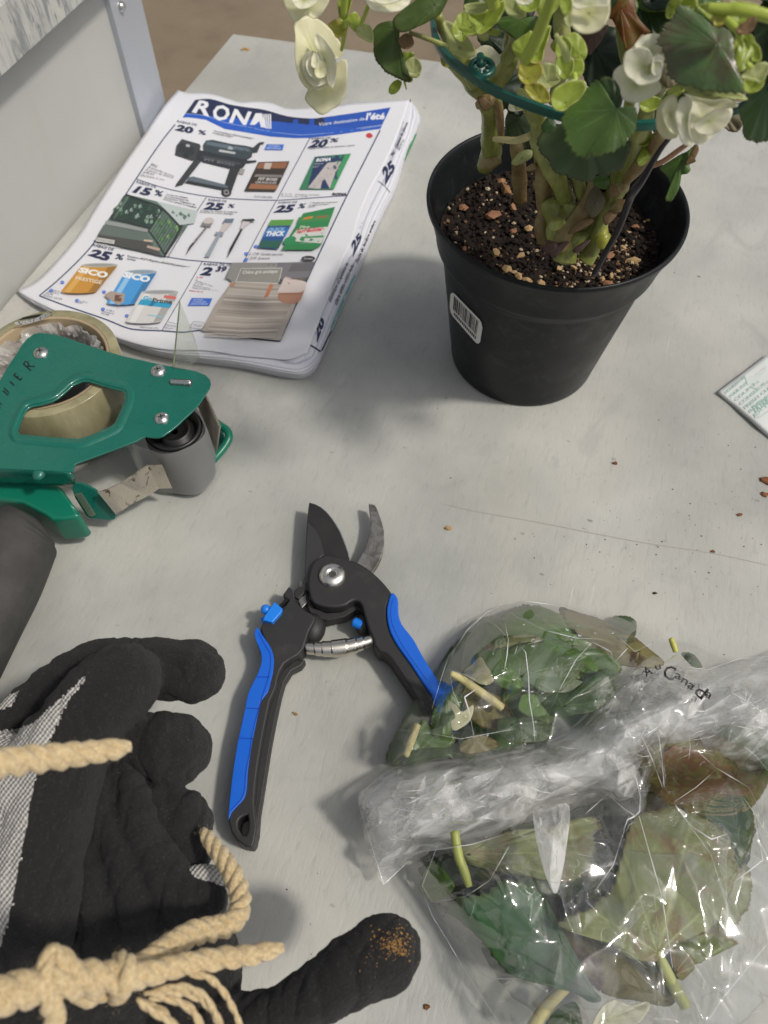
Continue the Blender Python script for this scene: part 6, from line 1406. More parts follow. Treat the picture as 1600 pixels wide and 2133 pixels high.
sheet('leaf', g3([(690, -60), (840, -60), (870, 80), (950, 180), (900, 190), (860, 240), (820, 280), (800, 240), (770, 170), (740, 110), (715, 90), (705, 20)]), g3([(780, 40)])[0], .34, LA, face=.8, bulge=.12, wave=.06, serr=.03, label='yellow and rust coloured dying leaf behind the white flowers')
sheet('leaf', g4([(1150, 330), (1420, 250), (1390, 370), (1300, 500), (1250, 530), (1190, 420)]), g4([(1300, 300)])[0], .335, LP, face=.85, bulge=.2, seg=50, rings=7)
sheet('leaf', g4([(790, 1230), (860, 1145), (930, 1200), (920, 1280), (850, 1300), (800, 1280)]), g4([(860, 1220)])[0], .318, LD, face=.8, bulge=.2, serr=.05, veins=5, seg=50, rings=7)
# -------- lime green bracts and cups
BL_ = [
 (g4([(930, 440), (960, 370), (1000, 355), (1050, 380), (1085, 450), (1075, 520), (1050, 590), (970, 600), (925, 520)]), .283, BR), (g4([(1030, 350), (1120, 315), (1200, 380), (1240, 500), (1210, 580), (1150, 590), (1090, 540), (1080, 450)]), .287, BR),
 (g4([(930, 620), (980, 550), (1040, 560), (1105, 580), (1110, 680), (1070, 760), (1000, 780), (945, 730)]), .275, BR), (g4([(1120, 580), (1200, 590), (1200, 700), (1130, 780), (1050, 792), (1090, 720), (1110, 640)]), .280, BR),
 (g4([(875, 970), (900, 890), (985, 830), (1080, 790), (1180, 795), (1215, 850), (1200, 900), (1150, 980), (1060, 1040), (1000, 1090), (930, 1090), (885, 1040)]), .262, BR), (g4([(740, 810), (790, 720), (800, 630), (870, 618), (930, 650), (942, 740), (975, 790), (900, 850), (830, 868)]), .31, BP),
 (g4([(500, 440), (560, 380), (640, 330), (690, 300), (695, 380), (650, 500), (620, 600), (560, 560), (520, 510)]), .302, BR), (g4([(640, 480), (700, 340), (800, 290), (875, 265), (880, 300), (850, 420), (820, 500), (790, 620), (700, 640), (640, 600)]), .306, BR),
 (g4([(560, 700), (600, 620), (740, 600), (800, 660), (790, 750), (700, 830), (630, 835), (570, 770)]), .300, BY), (g4([(620, 860), (700, 820), (790, 830), (860, 900), (870, 1000), (790, 1012), (690, 965)]), .305, BY),
 (g4([(-60, 200), (0, 130), (60, 120), (120, 200), (150, 330), (60, 360), (0, 420), (-90, 330)]), .315, BR), (g4([(60, 120), (130, 130), (230, 120), (300, 60), (420, 0), (425, 80), (370, 180), (300, 260), (180, 335), (110, 260)]), .310, BR), (g4([(20, 70), (60, 40), (230, 30), (240, 100), (160, 135), (50, 130)]), .306, BP),
 (g4([(420, -40), (540, -60), (560, 60), (640, 130), (600, 190), (500, 170), (440, 110)]), .312, BP), (g4([(560, 20), (660, -40), (770, -20), (780, 60), (690, 130), (590, 110)]), .308, BR), (g4([(760, -60), (980, -60), (960, 60), (880, 150), (780, 160), (740, 60)]), .312, BR),
 (g5([(600, 160), (620, 40), (690, -20), (880, -30), (910, 60), (820, 60), (740, 60), (680, 110), (640, 180)]), .30, BR), (g5([(900, 60), (1060, 30), (1200, 40), (1100, 130), (1060, 220), (960, 130)]), .262, BR),
 (g5([(1060, 120), (1100, 60), (1190, 60), (1220, 160), (1160, 240), (1080, 265), (1058, 200)]), .254, BY), (g5([(1200, 30), (1330, 20), (1500, 60), (1470, 160), (1300, 245), (1220, 200)]), .258, BR),
 (g5([(1258, 440), (1290, 340), (1330, 345), (1350, 450), (1330, 600), (1290, 640), (1265, 540)]), .246, BR), (g5([(1370, 345), (1440, 340), (1470, 420), (1420, 440), (1370, 400)]), .247, BR), (g5([(1420, 420), (1490, 440), (1530, 520), (1520, 600), (1450, 612), (1430, 560), (1450, 500)]), .246, BR),
 (g5([(1300, 460), (1360, 410), (1430, 430), (1452, 500), (1420, 570), (1400, 650), (1330, 700), (1290, 600)]), .243, BR), (g5([(1320, 755), (1380, 690), (1480, 625), (1590, 620), (1600, 690), (1560, 760), (1505, 810), (1460, 780), (1370, 775)]), .243, BP), (g5([(1355, 790), (1460, 790), (1510, 815), (1570, 760), (1540, 850), (1480, 900), (1400, 915), (1355, 880)]), .247, BR),
 (g5([(1285, 290), (1370, 225), (1430, 178), (1475, 190), (1462, 270), (1400, 340), (1310, 345)]), .243, BN), (g5([(330, 1020), (420, 950), (520, 960), (540, 1040), (440, 1095), (370, 1090)]), .285, BR), (g5([(560, 960), (640, 880), (740, 850), (780, 900), (700, 950), (600, 990)]), .268, BR), (g5([(460, 1320), (560, 1290), (500, 1450), (420, 1580), (340, 1620), (330, 1540)]), .325, BR),
 (g5([(330, 1290), (420, 1270), (460, 1340), (420, 1430), (340, 1440), (315, 1360)]), .33, BR), (g2([(445, 110), (490, 75), (520, 110), (530, 180), (510, 210), (460, 175)]), .325, BR), (g2([(500, 190), (540, 155), (590, 170), (612, 230), (600, 275), (540, 250), (505, 225)]), .322, BP), (g2([(320, 160), (380, 135), (440, 150), (438, 200), (380, 250), (345, 205)]), .325, BY),
 (g2([(815, 400), (870, 365), (915, 410), (910, 470), (880, 500), (820, 470)]), .33, BP), (g2([(705, 585), (720, 540), (760, 510), (790, 530), (770, 580), (730, 606)]), .33, BR), (g2([(770, 250), (830, 215), (865, 260), (860, 300), (810, 320), (775, 290)]), .33, BN), (g2([(790, 350), (840, 335), (870, 350), (840, 400), (860, 520), (820, 520), (800, 440)]), .332, BR),
 (g2([(1050, 140), (1110, 150), (1170, 200), (1230, 280), (1260, 350), (1180, 370), (1100, 330), (1070, 240)]), .322, BP), (g2([(1140, 100), (1230, 80), (1380, 60), (1400, 130), (1300, 215), (1200, 220), (1150, 170)]), .316, BR), (g2([(390, -40), (470, -40), (460, 60), (430, 130), (395, 120)]), .325, BR), (g2([(1040, 340), (1080, 350), (1120, 400), (1080, 430), (1045, 410)]), .33, BY)]
for q, yy, mt in BL_:
    mx_, my_ = sum(a[0] for a in q)/len(q), sum(a[1] for a in q)/len(q); bq = max(q, key=lambda a: a[1]); sheet('bract', q, (mx_*.5+bq[0]*.5, my_*.5+bq[1]*.5), yy, mt, face=.8, tilt=(RLF.uniform(-.3, .3), RLF.uniform(-.3, .3)), bulge=RLF.choice([-.30, -.22, -.38, .10]), wave=.06, veins=6, rings=9, seg=60, th=.00035)
# -------- thinner stalks
for pts, mt, a, b in ((g4([(620, 600, 50), (680, 500, 62), (740, 380, 62), (790, 260, 58), (840, 130, 55), (880, 0, 55), (900, -100, 55)]), SY, .300, .29), (g4([(330, 60, 60), (300, -40, 70), (330, -120, 70)]), SY, .305, .30), (g4([(1055, 580, 40), (1010, 470, 34), (960, 390, 26), (935, 345, 20)]), BP, .270, .262),
                      (g4([(1115, 860, 36), (1120, 780, 30), (1110, 720, 26)]), SY, .268, .272), (g5([(1000, 70, 40), (1200, 90, 52), (1330, 95, 58), (1500, 130, 60), (1640, 170, 60), (1760, 200, 60)]), SY, .256, .25), (g5([(1190, 190, 34), (1240, 240, 34), (1300, 300, 34), (1330, 380, 36)]), SY, .250, .244), (g5([(1380, 620, 30), (1430, 660, 30)]), SY, .243, .243),
                      (g2([(432, -60, 24), (420, 60, 24), (425, 160, 20), (418, 250, 14), (405, 320, 12)]), SY, .322, .33), (g2([(585, 10, 12), (560, 80, 12), (530, 155, 12)]), SY, .322, .322), (g2([(840, 210, 14), (920, 235, 14), (1000, 265, 15), (1080, 300, 18)]), SLM, .332, .335), (g2([(1020, 100, 32), (1060, 200, 36), (1120, 300, 44), (1200, 420, 48), (1270, 540, 52)]), SLM, .345, .352),
                      (g5([(560, 1000, 30), (620, 940, 36), (690, 880, 40), (760, 860, 20)]), SY, .275, .262), (g5([(700, 0, 60), (760, -80, 60)]), SY, .30, .29), (g2([(800, 500, 8), (812, 540, 6), (820, 572, 4)]), SY, .33, .33), (g3([(930, 620, 30), (900, 700, 44), (870, 790, 46)]), SLM, .33, .335), (g4([(990, 240, 8), (960, 290, 8), (935, 340, 6)]), SLM, .30, .30)):
    stem('stalk', pts, 0, mt, a, b)

RK = random.Random(77)
def rblade(x, y, a, L_, w_):
    q = []
    for k in range(10):
        t = 2*pi*k/10; u, v = L_*cos(t), w_*sin(t)*(1+.25*cos(t)); u *= RK.uniform(.88, 1.1); q.append((x+u*cos(a)-v*sin(a), y+u*sin(a)+v*cos(a)))
    return q, (x-L_*.75*cos(a), y-L_*.75*sin(a))
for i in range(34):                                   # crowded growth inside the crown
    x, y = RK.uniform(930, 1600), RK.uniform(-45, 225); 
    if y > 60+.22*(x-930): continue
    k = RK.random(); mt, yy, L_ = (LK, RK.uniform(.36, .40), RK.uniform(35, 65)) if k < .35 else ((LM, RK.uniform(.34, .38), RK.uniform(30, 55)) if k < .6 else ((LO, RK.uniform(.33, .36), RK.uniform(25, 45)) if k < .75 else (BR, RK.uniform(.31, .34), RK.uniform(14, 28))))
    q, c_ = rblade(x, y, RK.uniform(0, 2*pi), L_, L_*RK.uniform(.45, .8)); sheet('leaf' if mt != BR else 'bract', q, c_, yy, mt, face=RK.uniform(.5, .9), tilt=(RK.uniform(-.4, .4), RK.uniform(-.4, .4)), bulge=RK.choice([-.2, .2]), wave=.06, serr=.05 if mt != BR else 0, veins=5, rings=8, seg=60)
for pts, mt, a, b in ((g3([(150, 330, 34), (200, 220, 36), (210, 100, 40), (190, -20, 44)]), SLM, .345, .33), (g3([(420, 560, 34), (440, 420, 34), (470, 280, 36), (450, 120, 40), (480, -40, 40)]), SLM, .335, .32), (g3([(560, 300, 26), (620, 160, 28), (680, 20, 30), (700, -80, 30)]), SLM, .345, .33),
                      (g3([(960, 560, 30), (1040, 400, 30), (1100, 240, 30), (1150, 60, 30), (1160, -60, 30)]), SLM, .335, .31), (g3([(20, 200, 30), (60, 60, 36), (80, -60, 40)]), SLM, .34, .33), (g3([(820, 620, 26), (840, 480, 26), (800, 300, 26), (780, 140, 26)]), SLM, .345, .35),
                      (g6([(560, 650, 40), (540, 540, 44), (560, 440, 40), (540, 330, 38), (520, 240, 34)]), SBM, .350, .360), (g6([(760, 700, 44), (820, 560, 44), (830, 430, 40), (800, 300, 36), (760, 200, 32)]), SLM, .342, .352), (g6([(660, 700, 50), (690, 600, 46), (790, 470, 40), (860, 350, 36), (890, 230, 32)]), SBM, .336, .345)):
    stem('stem', pts, 0, mt, a, b)

for x, y, yy, L_ in ((1690, 60, .30, 90), (1720, 190, .29, 100), (1660, -60, .31, 90), (1790, 60, .29, 100), (1780, -80, .31, 100), (1840, 180, .28, 90), (1560, -110, .31, 80), (1880, 20, .30, 90), (1700, 330, .30, 70), (1420, -120, .33, 80), (1250, -140, .33, 70)):  # unseen leaves outside the view, added to shade the soil and lower stems
    q, c_ = rblade(x, y, RK.uniform(0, 2*pi), L_, L_*.75); sheet('leaf', q, c_, yy, LM, face=RK.uniform(.1, .5), tilt=(RK.uniform(-.3, .3), RK.uniform(-.3, .3)), bulge=.12, serr=.05, veins=5, rings=8, seg=60)
# -------- flowers
def flower(pts_list, cen, y, mats, label):
    p = PY(cen[0], cen[1], y); fl_ = bpy.data.objects.new('flower', None); COL.objects.link(fl_); fl_.parent = plant; fl_.location = p-plant.location; fl_['label'] = label
    for i, (q, dy, bu, k) in enumerate(pts_list):
        c_ = (sum(a[0] for a in q)/len(q), sum(a[1] for a in q)/len(q)); c_ = (c_[0]*.75+cen[0]*.25, c_[1]*.75+cen[1]*.25) if inpoly(c_[0]*.75+cen[0]*.25, c_[1]*.75+cen[1]*.25, q) else c_
        sheet('petal', q, c_, y+dy, mats[k], fl_, face=.85, tilt=(RLF.uniform(-.2, .2), RLF.uniform(-.2, .2)), bulge=-bu*.8, wave=.035, veins=9, rings=12, seg=84, th=.0003)
    return fl_
flower([(g2([(105, 240), (100, 170), (130, 125), (190, 105), (260, 130), (330, 190), (380, 260), (412, 320), (408, 360), (370, 380), (320, 430), (250, 500), (205, 575), (180, 572), (140, 520), (112, 430), (102, 330)]), .004, .12, 1),
        (g2([(180, 600), (175, 640), (215, 690), (280, 738), (350, 700), (400, 660), (438, 590), (445, 480), (440, 392), (405, 385), (360, 420), (300, 480), (230, 540), (195, 570)]), .002, .10, 1),
        (g2([(238, 230), (270, 225), (320, 280), (365, 370), (375, 450), (355, 565), (325, 545), (300, 440), (255, 330), (232, 270)]), -.001, .28, 0), (g2([(160, 370), (200, 335), (260, 350), (310, 420), (325, 480), (300, 540), (230, 560), (175, 500), (155, 430)]), -.002, .25, 0),
        (g2([(175, 400), (210, 365), (260, 370), (295, 420), (300, 470), (260, 515), (215, 505), (180, 455)]), -.004, .35, 0), (g2([(210, 400), (225, 345), (250, 350), (262, 400), (240, 440), (215, 430)]), -.006, .35, 0), (g2([(215, 545), (250, 565), (300, 520), (330, 480), (325, 540), (280, 572), (235, 572)]), -.005, .3, 0), (g2([(240, 400), (270, 395), (300, 430), (295, 490), (255, 505), (230, 470)]), -.0065, .35, 1)],
       g2([(270, 430)])[0], .330, [PW, PCR], 'cream rosette flower with brown tinged outer petals hanging at the far left')
flower([(g2([(40, -20), (180, -60), (320, -20), (300, 60), (240, 120), (180, 100), (110, 140), (60, 80)]), .0, .15, 1), (g2([(80, -60), (250, -60), (240, 20), (150, 60), (90, 20)]), -.003, .2, 0)], g2([(180, 20)])[0], .325, [PW, PCR], 'cream flower cut by the top edge above the hanging rosette')
flower([(g2([(540, -60), (700, -80), (850, -40), (845, 10), (820, 45), (770, 76), (700, 82), (620, 74), (588, 60), (560, 10)]), 0, .15, 0), (g2([(600, -60), (760, -60), (800, -10), (700, 30), (620, 10)]), -.003, .25, 0)], g2([(700, 0)])[0], .320, [PW, PCR], 'white flower cut by the top edge between hanging flower and leaf')
flower([(g5([(290, 470), (320, 400), (400, 348), (480, 335), (545, 345), (540, 400), (575, 490), (560, 545), (480, 570), (400, 530)]), .003, .12, 0), (g5([(85, 720), (130, 660), (185, 640), (215, 740), (290, 800), (400, 825), (500, 795), (545, 820), (555, 880), (520, 920), (420, 972), (310, 1010), (200, 990), (130, 925), (82, 825)]), .002, .12, 0),
        (g5([(185, 590), (210, 515), (280, 475), (370, 465), (430, 482), (462, 540), (475, 600), (560, 600), (560, 700), (540, 772), (480, 812), (350, 835), (290, 795), (220, 745), (188, 680)]), -.002, .35, 0), (g5([(465, 620), (475, 560), (515, 535), (560, 548), (576, 610), (555, 700), (500, 750), (455, 700)]), -.004, .25, 0), (g5([(395, 690), (425, 640), (460, 640), (460, 700), (430, 730), (400, 720)]), -.0035, .4, 2)],
       g5([(430, 690)])[0], .268, [PW, PCR, BP], 'white cup shaped flower left of the big blotched leaf')
flower([(g5([(505, 1150), (520, 1060), (570, 985), (640, 935), (700, 950), (712, 1050), (705, 1180), (722, 1320), (690, 1355), (620, 1365), (560, 1332), (515, 1260)]), .003, .25, 1), (g5([(555, 1090), (590, 1000), (650, 942), (692, 990), (700, 1120), (724, 1300), (655, 1312), (592, 1225)]), .0, .3, 1),
        (g5([(830, 1000), (900, 975), (1080, 1045), (1220, 1060), (1238, 1130), (1180, 1230), (1080, 1320), (950, 1422), (870, 1405), (820, 1300)]), .0, .22, 0), (g5([(692, 1150), (710, 1050), (750, 962), (830, 948), (856, 1010), (835, 1150), (822, 1300), (862, 1412), (820, 1435), (760, 1402), (722, 1300)]), -.003, .25, 0),
        (g5([(868, 1230), (960, 1150), (1100, 1062), (1220, 1062), (1240, 1140), (1170, 1250), (1070, 1316), (980, 1322), (900, 1292)]), -.004, .22, 0), (g5([(780, 915), (900, 955), (1050, 978), (1200, 972), (1290, 1008), (1302, 1042), (1220, 1060), (1100, 1058), (950, 1020), (850, 975)]), -.006, .12, 1)],
       g5([(880, 1150)])[0], .258, [PW, PCR], 'large half open white flower hanging at the right over the pot rim')
flower([(g4([(1090, 80), (1080, -20), (1250, -80), (1440, -60), (1465, 60), (1450, 180), (1380, 290), (1270, 340), (1170, 330), (1095, 270), (1080, 180)]), 0, .22, 1), (g4([(975, -20), (1060, -30), (1090, 30), (1075, 110), (1020, 150), (985, 100), (970, 40)]), -.004, .25, 2), (g4([(1015, 160), (1075, 105), (1085, 235), (1060, 275), (1025, 225)]), -.005, .2, 3), (g4([(1090, 40), (1200, -40), (1420, -40), (1440, 60), (1300, 60), (1150, 90)]), -.002, .2, 0)],
       g4([(1250, 120)])[0], .270, [PW, PCR, BR, BP], 'pale greenish white flower at the top centre with lime sepals')
flower([(g4([(100, 600), (120, 530), (195, 465), (270, 450), (330, 490), (388, 565), (365, 640), (250, 660), (135, 645)]), 0, .2, 0)], g4([(240, 560)])[0], .345, [PW], 'small white petal showing behind the green ring clip')
flower([(g4([(480, 1010), (540, 1000), (640, 1060), (560, 1090), (470, 1080)]), 0, .2, 0)], g4([(540, 1040)])[0], .355, [PW], 'white petal scrap low between the stems')
flower([(g4([(535, 0), (560, -60), (720, -60), (700, 20), (640, 50), (570, 40)]), 0, .2, 0)], g4([(620, 0)])[0], .303, [PW], 'small white bud at the top edge between the lime bracts')
# fuzz hairs and one curling dry thread skipped; tiny thread-like petiole hooks stay with the stems
# ------------------------------------------------------------------ plant support: green ring with clip, dark stake
sup = thing('plant_support', (PC.x, PC.y, SZ), 'dark green plastic ring with wheel clip on a black stake round the begonia', 'plant support')
gring = M_('green_ring_plastic', (.004, .075, .055), .3, .5); c = gring.co(); gring.rough(gring.ramp(gring.noise(c, 80, 4), [(.3, .22), (.7, .42)])); gring = gring.m
ZR = .250
rp_ = [P(*q, ZR) for q in ((903, 40), (908, 78), (932, 118), (980, 156), (1035, 190), (1100, 217), (1180, 243), (1250, 256), (1330, 260), (1370, 257))]
cx = sum(p.x for p in (rp_[0], rp_[4], rp_[9]))/3
def circ(a, b, c_):
    d = 2*(a.x*(b.y-c_.y)+b.x*(c_.y-a.y)+c_.x*(a.y-b.y)); f = lambda p: p.x*p.x+p.y*p.y
    return Vector(((f(a)*(b.y-c_.y)+f(b)*(c_.y-a.y)+f(c_)*(a.y-b.y))/d, (f(a)*(c_.x-b.x)+f(b)*(a.x-c_.x)+f(c_)*(b.x-a.x))/d, ZR))
rc_ = circ(rp_[1], rp_[5], rp_[9]); rad_ = (rp_[5]-rc_).length
a0_ = atan2(rp_[0].y-rc_.y, rp_[0].x-rc_.x); a1_ = atan2(rp_[9].y-rc_.y, rp_[9].x-rc_.x)
if a1_ < a0_: a1_ += 2*pi
full = rp_+[rc_+Vector((cos(a), sin(a), 0))*rad_ for a in [a1_+(2*pi-(a1_-a0_))*k/14 for k in range(1, 14)]]+[rp_[0]]
vs, fs = [], []; q = [Vector(a[:3]) for a in cr([tuple(p) for p in full], 8)]; nq = len(q)-1
for i in range(nq):
    p = q[i]; o_ = (p-rc_).normalized()
    for dx, dz in ((.0016, .0004), (.0012, .0016), (-.0006, .0018), (-.0014, .0), (-.0008, -.0020), (.0012, -.0018)): vs.append(p+o_*dx+Vector((0, 0, dz)))
for i in range(nq):
    for k in range(6): a, b = i*6+k, i*6+(k+1) % 6; c1_, c2_ = ((i+1) % nq)*6+(k+1) % 6, ((i+1) % nq)*6+k; fs.append((a, b, c1_, c2_))
o = mesh('ring', vs, fs, gring, sup, True); fix_normals(o); autosmooth(o, 40)
def torus(name, c_, r0, r1, nrm, mat, parent, n=40, k=10):
    e1 = nrm.orthogonal().normalized(); e2 = nrm.cross(e1); vs, fs = [], []
    for i in range(n):
        a = 2*pi*i/n; d = e1*cos(a)+e2*sin(a)
        for j in range(k): b = 2*pi*j/k; vs.append(c_+d*(r0+r1*cos(b))+nrm*r1*sin(b))
    for i in range(n):
        for j in range(k): a, b = i*k+j, i*k+(j+1) % k; fs.append((a, b, ((i+1) % n)*k+(j+1) % k, ((i+1) % n)*k+j))
    o = mesh(name, vs, fs, mat, parent, True); fix_normals(o); return o
ck = P(*g4([(205, 665)])[0], ZR+.002); nn_ = Vector((0, -.25, 1)).normalized(); rk = 108/4.706*pxm(ck)
torus('wheel_clip', ck, rk, .0013, nn_, gring, sup)
e1 = nn_.orthogonal().normalized(); e2 = nn_.cross(e1)
for k in range(6): a = k*pi/3+.3; tube('spoke', [ck+(e1*cos(a)+e2*sin(a))*rk*.35, ck+(e1*cos(a)+e2*sin(a))*rk], .0008, gring, sup, 8)
b_ = g4([(190, 640), (190, 545)]); tube('clip_peg', [P(*b_[0], ZR+.003), P(*b_[1], ZR+.004)], .0016, gring, sup, 10)
stk_m = flat('stake_black', (.008, .006, .010), .32, .35, .3, 200)
s0_, s1_ = PY(*g3([(632, 1520)])[0], PC.y-.045), PY(*g3([(1052, 765)])[0], .300)
qs = g3([(632, 1530, 16), (700, 1400, 17), (770, 1270, 18), (830, 1110, 22), (855, 1060, 26), (900, 1000, 22), (960, 900, 17), (1010, 820, 15), (1055, 760, 15), (1100, 680, 15)])
ys = [.325+(.296-.325)*i/9 for i in range(10)]; pp = [PY(a[0], a[1], b) for a, b in zip(qs, ys)]
tube('stake', pp, [a[2]*pxm(p) for a, p in zip(qs, pp)], stk_m, sup, 14, 5)
# ------------------------------------------------------------------ cut begonia leaves and, round them, the clear plastic bag
C5 = lambda p: [(740+a[0]/1.86, 1230+a[1]/1.86)+((a[2]/1.86,) if len(a) > 2 else ()) for a in p]
C6 = lambda p: [(740+a[0]/1.86, 1630+a[1]/1.86)+((a[2]/1.86,) if len(a) > 2 else ()) for a in p]
C7 = lambda p: [(780+a[0]/3.333, 1230+a[1]/3.333)+((a[2]/3.333,) if len(a) > 2 else ()) for a in p]
C8 = lambda p: [(1200+a[0]/4, 1330+a[1]/4)+((a[2]/4,) if len(a) > 2 else ()) for a in p]
def pdist(x, y, poly):
    b = 1e9
    for i in range(len(poly)):
        x1, y1 = poly[i-1]; x2, y2 = poly[i]; dx, dy = x2-x1, y2-y1; L2 = dx*dx+dy*dy or 1; t = max(0, min(1, ((x-x1)*dx+(y-y1)*dy)/L2)); d = (x1+dx*t-x)**2+(y1+dy*t-y)**2
        if d < b: b = d
    return sqrt(b)
def ridged(v, k=1.0): return (1-abs(noise.noise(v)))**(3*k)
def zup(x, y, d):
    v = Vector((x*.008, y*.008, 0)); w_ = Vector((x*.022, y*.022, 5)); z = .004+.058*(1-exp(-d/38))
    return z+(.010*ridged(v*1.3)+.0045*ridged(w_*1.2)+.004*noise.noise(w_*.8)-.006)*(1-exp(-d/40))
def zlow(x, y, d):
    v = Vector((x*.007+9, y*.0045, 3)); w_ = Vector((x*.024, y*.012, 8)); z = .003+.052*(1-exp(-d/55))
    return z+(.010*ridged(v*1.4)+.005*ridged(w_)+.004*noise.noise(w_*.7)-.007)*(1-exp(-d/40))
UP = [(812, 1606), (806, 1580), (815, 1545), (829, 1510), (848, 1470), (869, 1440), (905, 1400), (936, 1359), (955, 1332), (971, 1311), (987, 1292), (1003, 1281), (1041, 1262), (1100, 1251), (1170, 1257), (1245, 1274), (1310, 1290), (1350, 1300), (1378, 1318), (1407, 1333), (1455, 1338), (1500, 1360), (1546, 1371), (1620, 1366), (1700, 1370), (1700, 1560), (1500, 1640), (1200, 1640), (950, 1640), (850, 1630)]
LOW = [(842, 1700), (839, 1797), (864, 1861), (893, 1900), (928, 1953), (955, 1996), (982, 2076), (1010, 2110), (1050, 2150), (1100, 2230), (1500, 2260), (1640, 2200), (1760, 2000), (1760, 1640), (1600, 1560), (1300, 1600), (1000, 1640)]
def gz(base, sd, amp=1.0):
    def f(x, y, d):
        a = radians(-24); u = (x*cos(a)-y*sin(a)); v = (x*sin(a)+y*cos(a))
        r1 = ridged(Vector((u*.006+sd, v*.030, sd))); r2 = ridged(Vector((u*.018+sd, v*.060, sd+4))); r3 = ridged(Vector((u*.02, v*.018, sd+9)))
        return base*(1-exp(-d/45))*1.0+.012+amp*(.012*r1+.006*r2+.006*r3-.010)*(1-exp(-d/18))
    return f
GA1 = [(745, 1660), (752, 1648), (805, 1607), (850, 1590), (901, 1577), (975, 1572), (1041, 1558), (1149, 1541), (1208, 1499), (1250, 1450), (1283, 1413), (1331, 1392), (1400, 1385), (1480, 1395), (1546, 1376), (1620, 1360), (1700, 1350), (1700, 1600), (1600, 1620), (1480, 1600), (1380, 1590), (1340, 1640), (1331, 1700), (1300, 1690), (1240, 1650), (1170, 1680), (1111, 1689), (1084, 1721), (1030, 1745), (977, 1764), (901, 1772), (870, 1780), (837, 1807), (799, 1842), (780, 1800), (762, 1754), (750, 1700)]

TZ = {}
def topz(x, y):
    k = (round(x/9), round(y/9))
    if k not in TZ:
        z = 0
        for poly, f in ((UP, zup), (LOW, zlow), (GA1, gz(.052, 2.0))):
            if inpoly(k[0]*9, k[1]*9, poly): z = max(z, f(k[0]*9, k[1]*9, pdist(k[0]*9, k[1]*9, poly)))
        TZ[k] = z if z else .02
    return TZ[k]
DM = {}
def dome1(i, j):
    if (i, j) not in DM:
        x, y = i*12, j*12; z = 0
        for poly, h, k_ in ((UP, .058, 38), (LOW, .052, 55), (GA1, .062, 45)):
            if inpoly(x, y, poly): z = max(z, .004+h*(1-exp(-pdist(x, y, poly)/k_)))
        DM[(i, j)] = max(.003, z-.009)
    return DM[(i, j)]
def dome(x, y):
    a, b = x/12, y/12; i, j = math.floor(a), math.floor(b); a -= i; b -= j
    return (dome1(i, j)*(1-a)+dome1(i+1, j)*a)*(1-b)+(dome1(i, j+1)*(1-a)+dome1(i+1, j+1)*a)*b
def base(q, sd=0):
    m_ = mid(q); b = max(q, key=lambda a: (a[0]-m_[0])*cos(sd)+(a[1]-m_[1])*sin(sd)); return (m_[0]*.45+b[0]*.55, m_[1]*.45+b[1]*.55)
VS = leafmat('leaf_sage_underside', (.17, .20, .08), (.28, .31, .14), (.42, .47, .22), .5, (.18, .16, .08), .2, (.22, .16, .08), 40)
VD = leafmat('leaf_deep_green', (.022, .095, .028), (.055, .165, .045), (.06, .16, .05), .42, (.09, .14, .03), .15, (.12, .15, .12), 18)
VB = leafmat('leaf_rotting', (.14, .11, .03), (.24, .22, .08), (.22, .24, .08), .45, (.10, .05, .02), .2, (.07, .032, .015), 55)
VY = leafmat('leaf_yellow_green', (.10, .17, .012), (.22, .26, .03), (.3, .34, .08), .4, (.25, .12, .02), .25, (.22, .12, .02), 40)
VR = leafmat('leaf_red_brown', (.15, .07, .035), (.24, .13, .07), (.2, .2, .06), .5, None, .2)
VV = leafmat('leaf_fresh', (.055, .14, .016), (.12, .225, .035), (.25, .38, .10), .35, (.14, .2, .05), .25)
VG = leafmat('leaf_dusty', (.08, .135, .055), (.14, .20, .09), (.16, .24, .10), .45, (.14, .16, .08), .2)
VC = leafmat('leaf_cream', (.44, .42, .24), (.58, .55, .34), (.6, .6, .38), .5, None, .25)
GC = 'begonia cuttings inside the bag'
def cutleaf(q, cen, zc, mat, label, name='cut_leaf', cat='cut leaf', face=.35, **k):
    a = dict(bulge=.10, wave=.05, serr=.045, veins=7, rings=12, seg=110); a.update(k)
    o = sheet(name, q, cen, 0, mat, 'top', face=face, zc=zc, **a)
    for v in o.data.vertices:                         # the film holds the leaf down
        x, y = proj(v.co); lim = dome(x, y)
        if v.co.z > lim: v.co = P(x, y, max(.0015, lim))
    return tag(o, label, cat, GC)
def mid(q): return (sum(a[0] for a in q)/len(q), sum(a[1] for a in q)/len(q))
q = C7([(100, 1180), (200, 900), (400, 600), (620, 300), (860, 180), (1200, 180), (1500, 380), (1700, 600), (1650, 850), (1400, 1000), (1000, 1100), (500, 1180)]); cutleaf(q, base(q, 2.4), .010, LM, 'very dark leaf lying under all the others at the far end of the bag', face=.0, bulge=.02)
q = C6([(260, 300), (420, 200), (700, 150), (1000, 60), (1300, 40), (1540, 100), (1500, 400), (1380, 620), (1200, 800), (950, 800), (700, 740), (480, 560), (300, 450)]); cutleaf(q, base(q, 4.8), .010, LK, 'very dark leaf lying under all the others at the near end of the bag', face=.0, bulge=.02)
q = C7([(880, 200), (950, 130), (1080, 88), (1250, 140), (1400, 220), (1560, 300), (1520, 400), (1300, 375), (1100, 340), (950, 335)]); cutleaf(q, base(q, 0.9), .036, VV, 'mid green leaf pressed against the far top of the bag')
q = C7([(905, 430), (1000, 368), (1150, 345), (1300, 365), (1420, 420), (1455, 520), (1390, 610), (1300, 690), (1200, 705), (1080, 670), (980, 650), (920, 560)]); cutleaf(q, C7([(1010, 600)])[0], .050, VG, 'broad dusty green leaf in the middle of the far lobe of the bag')
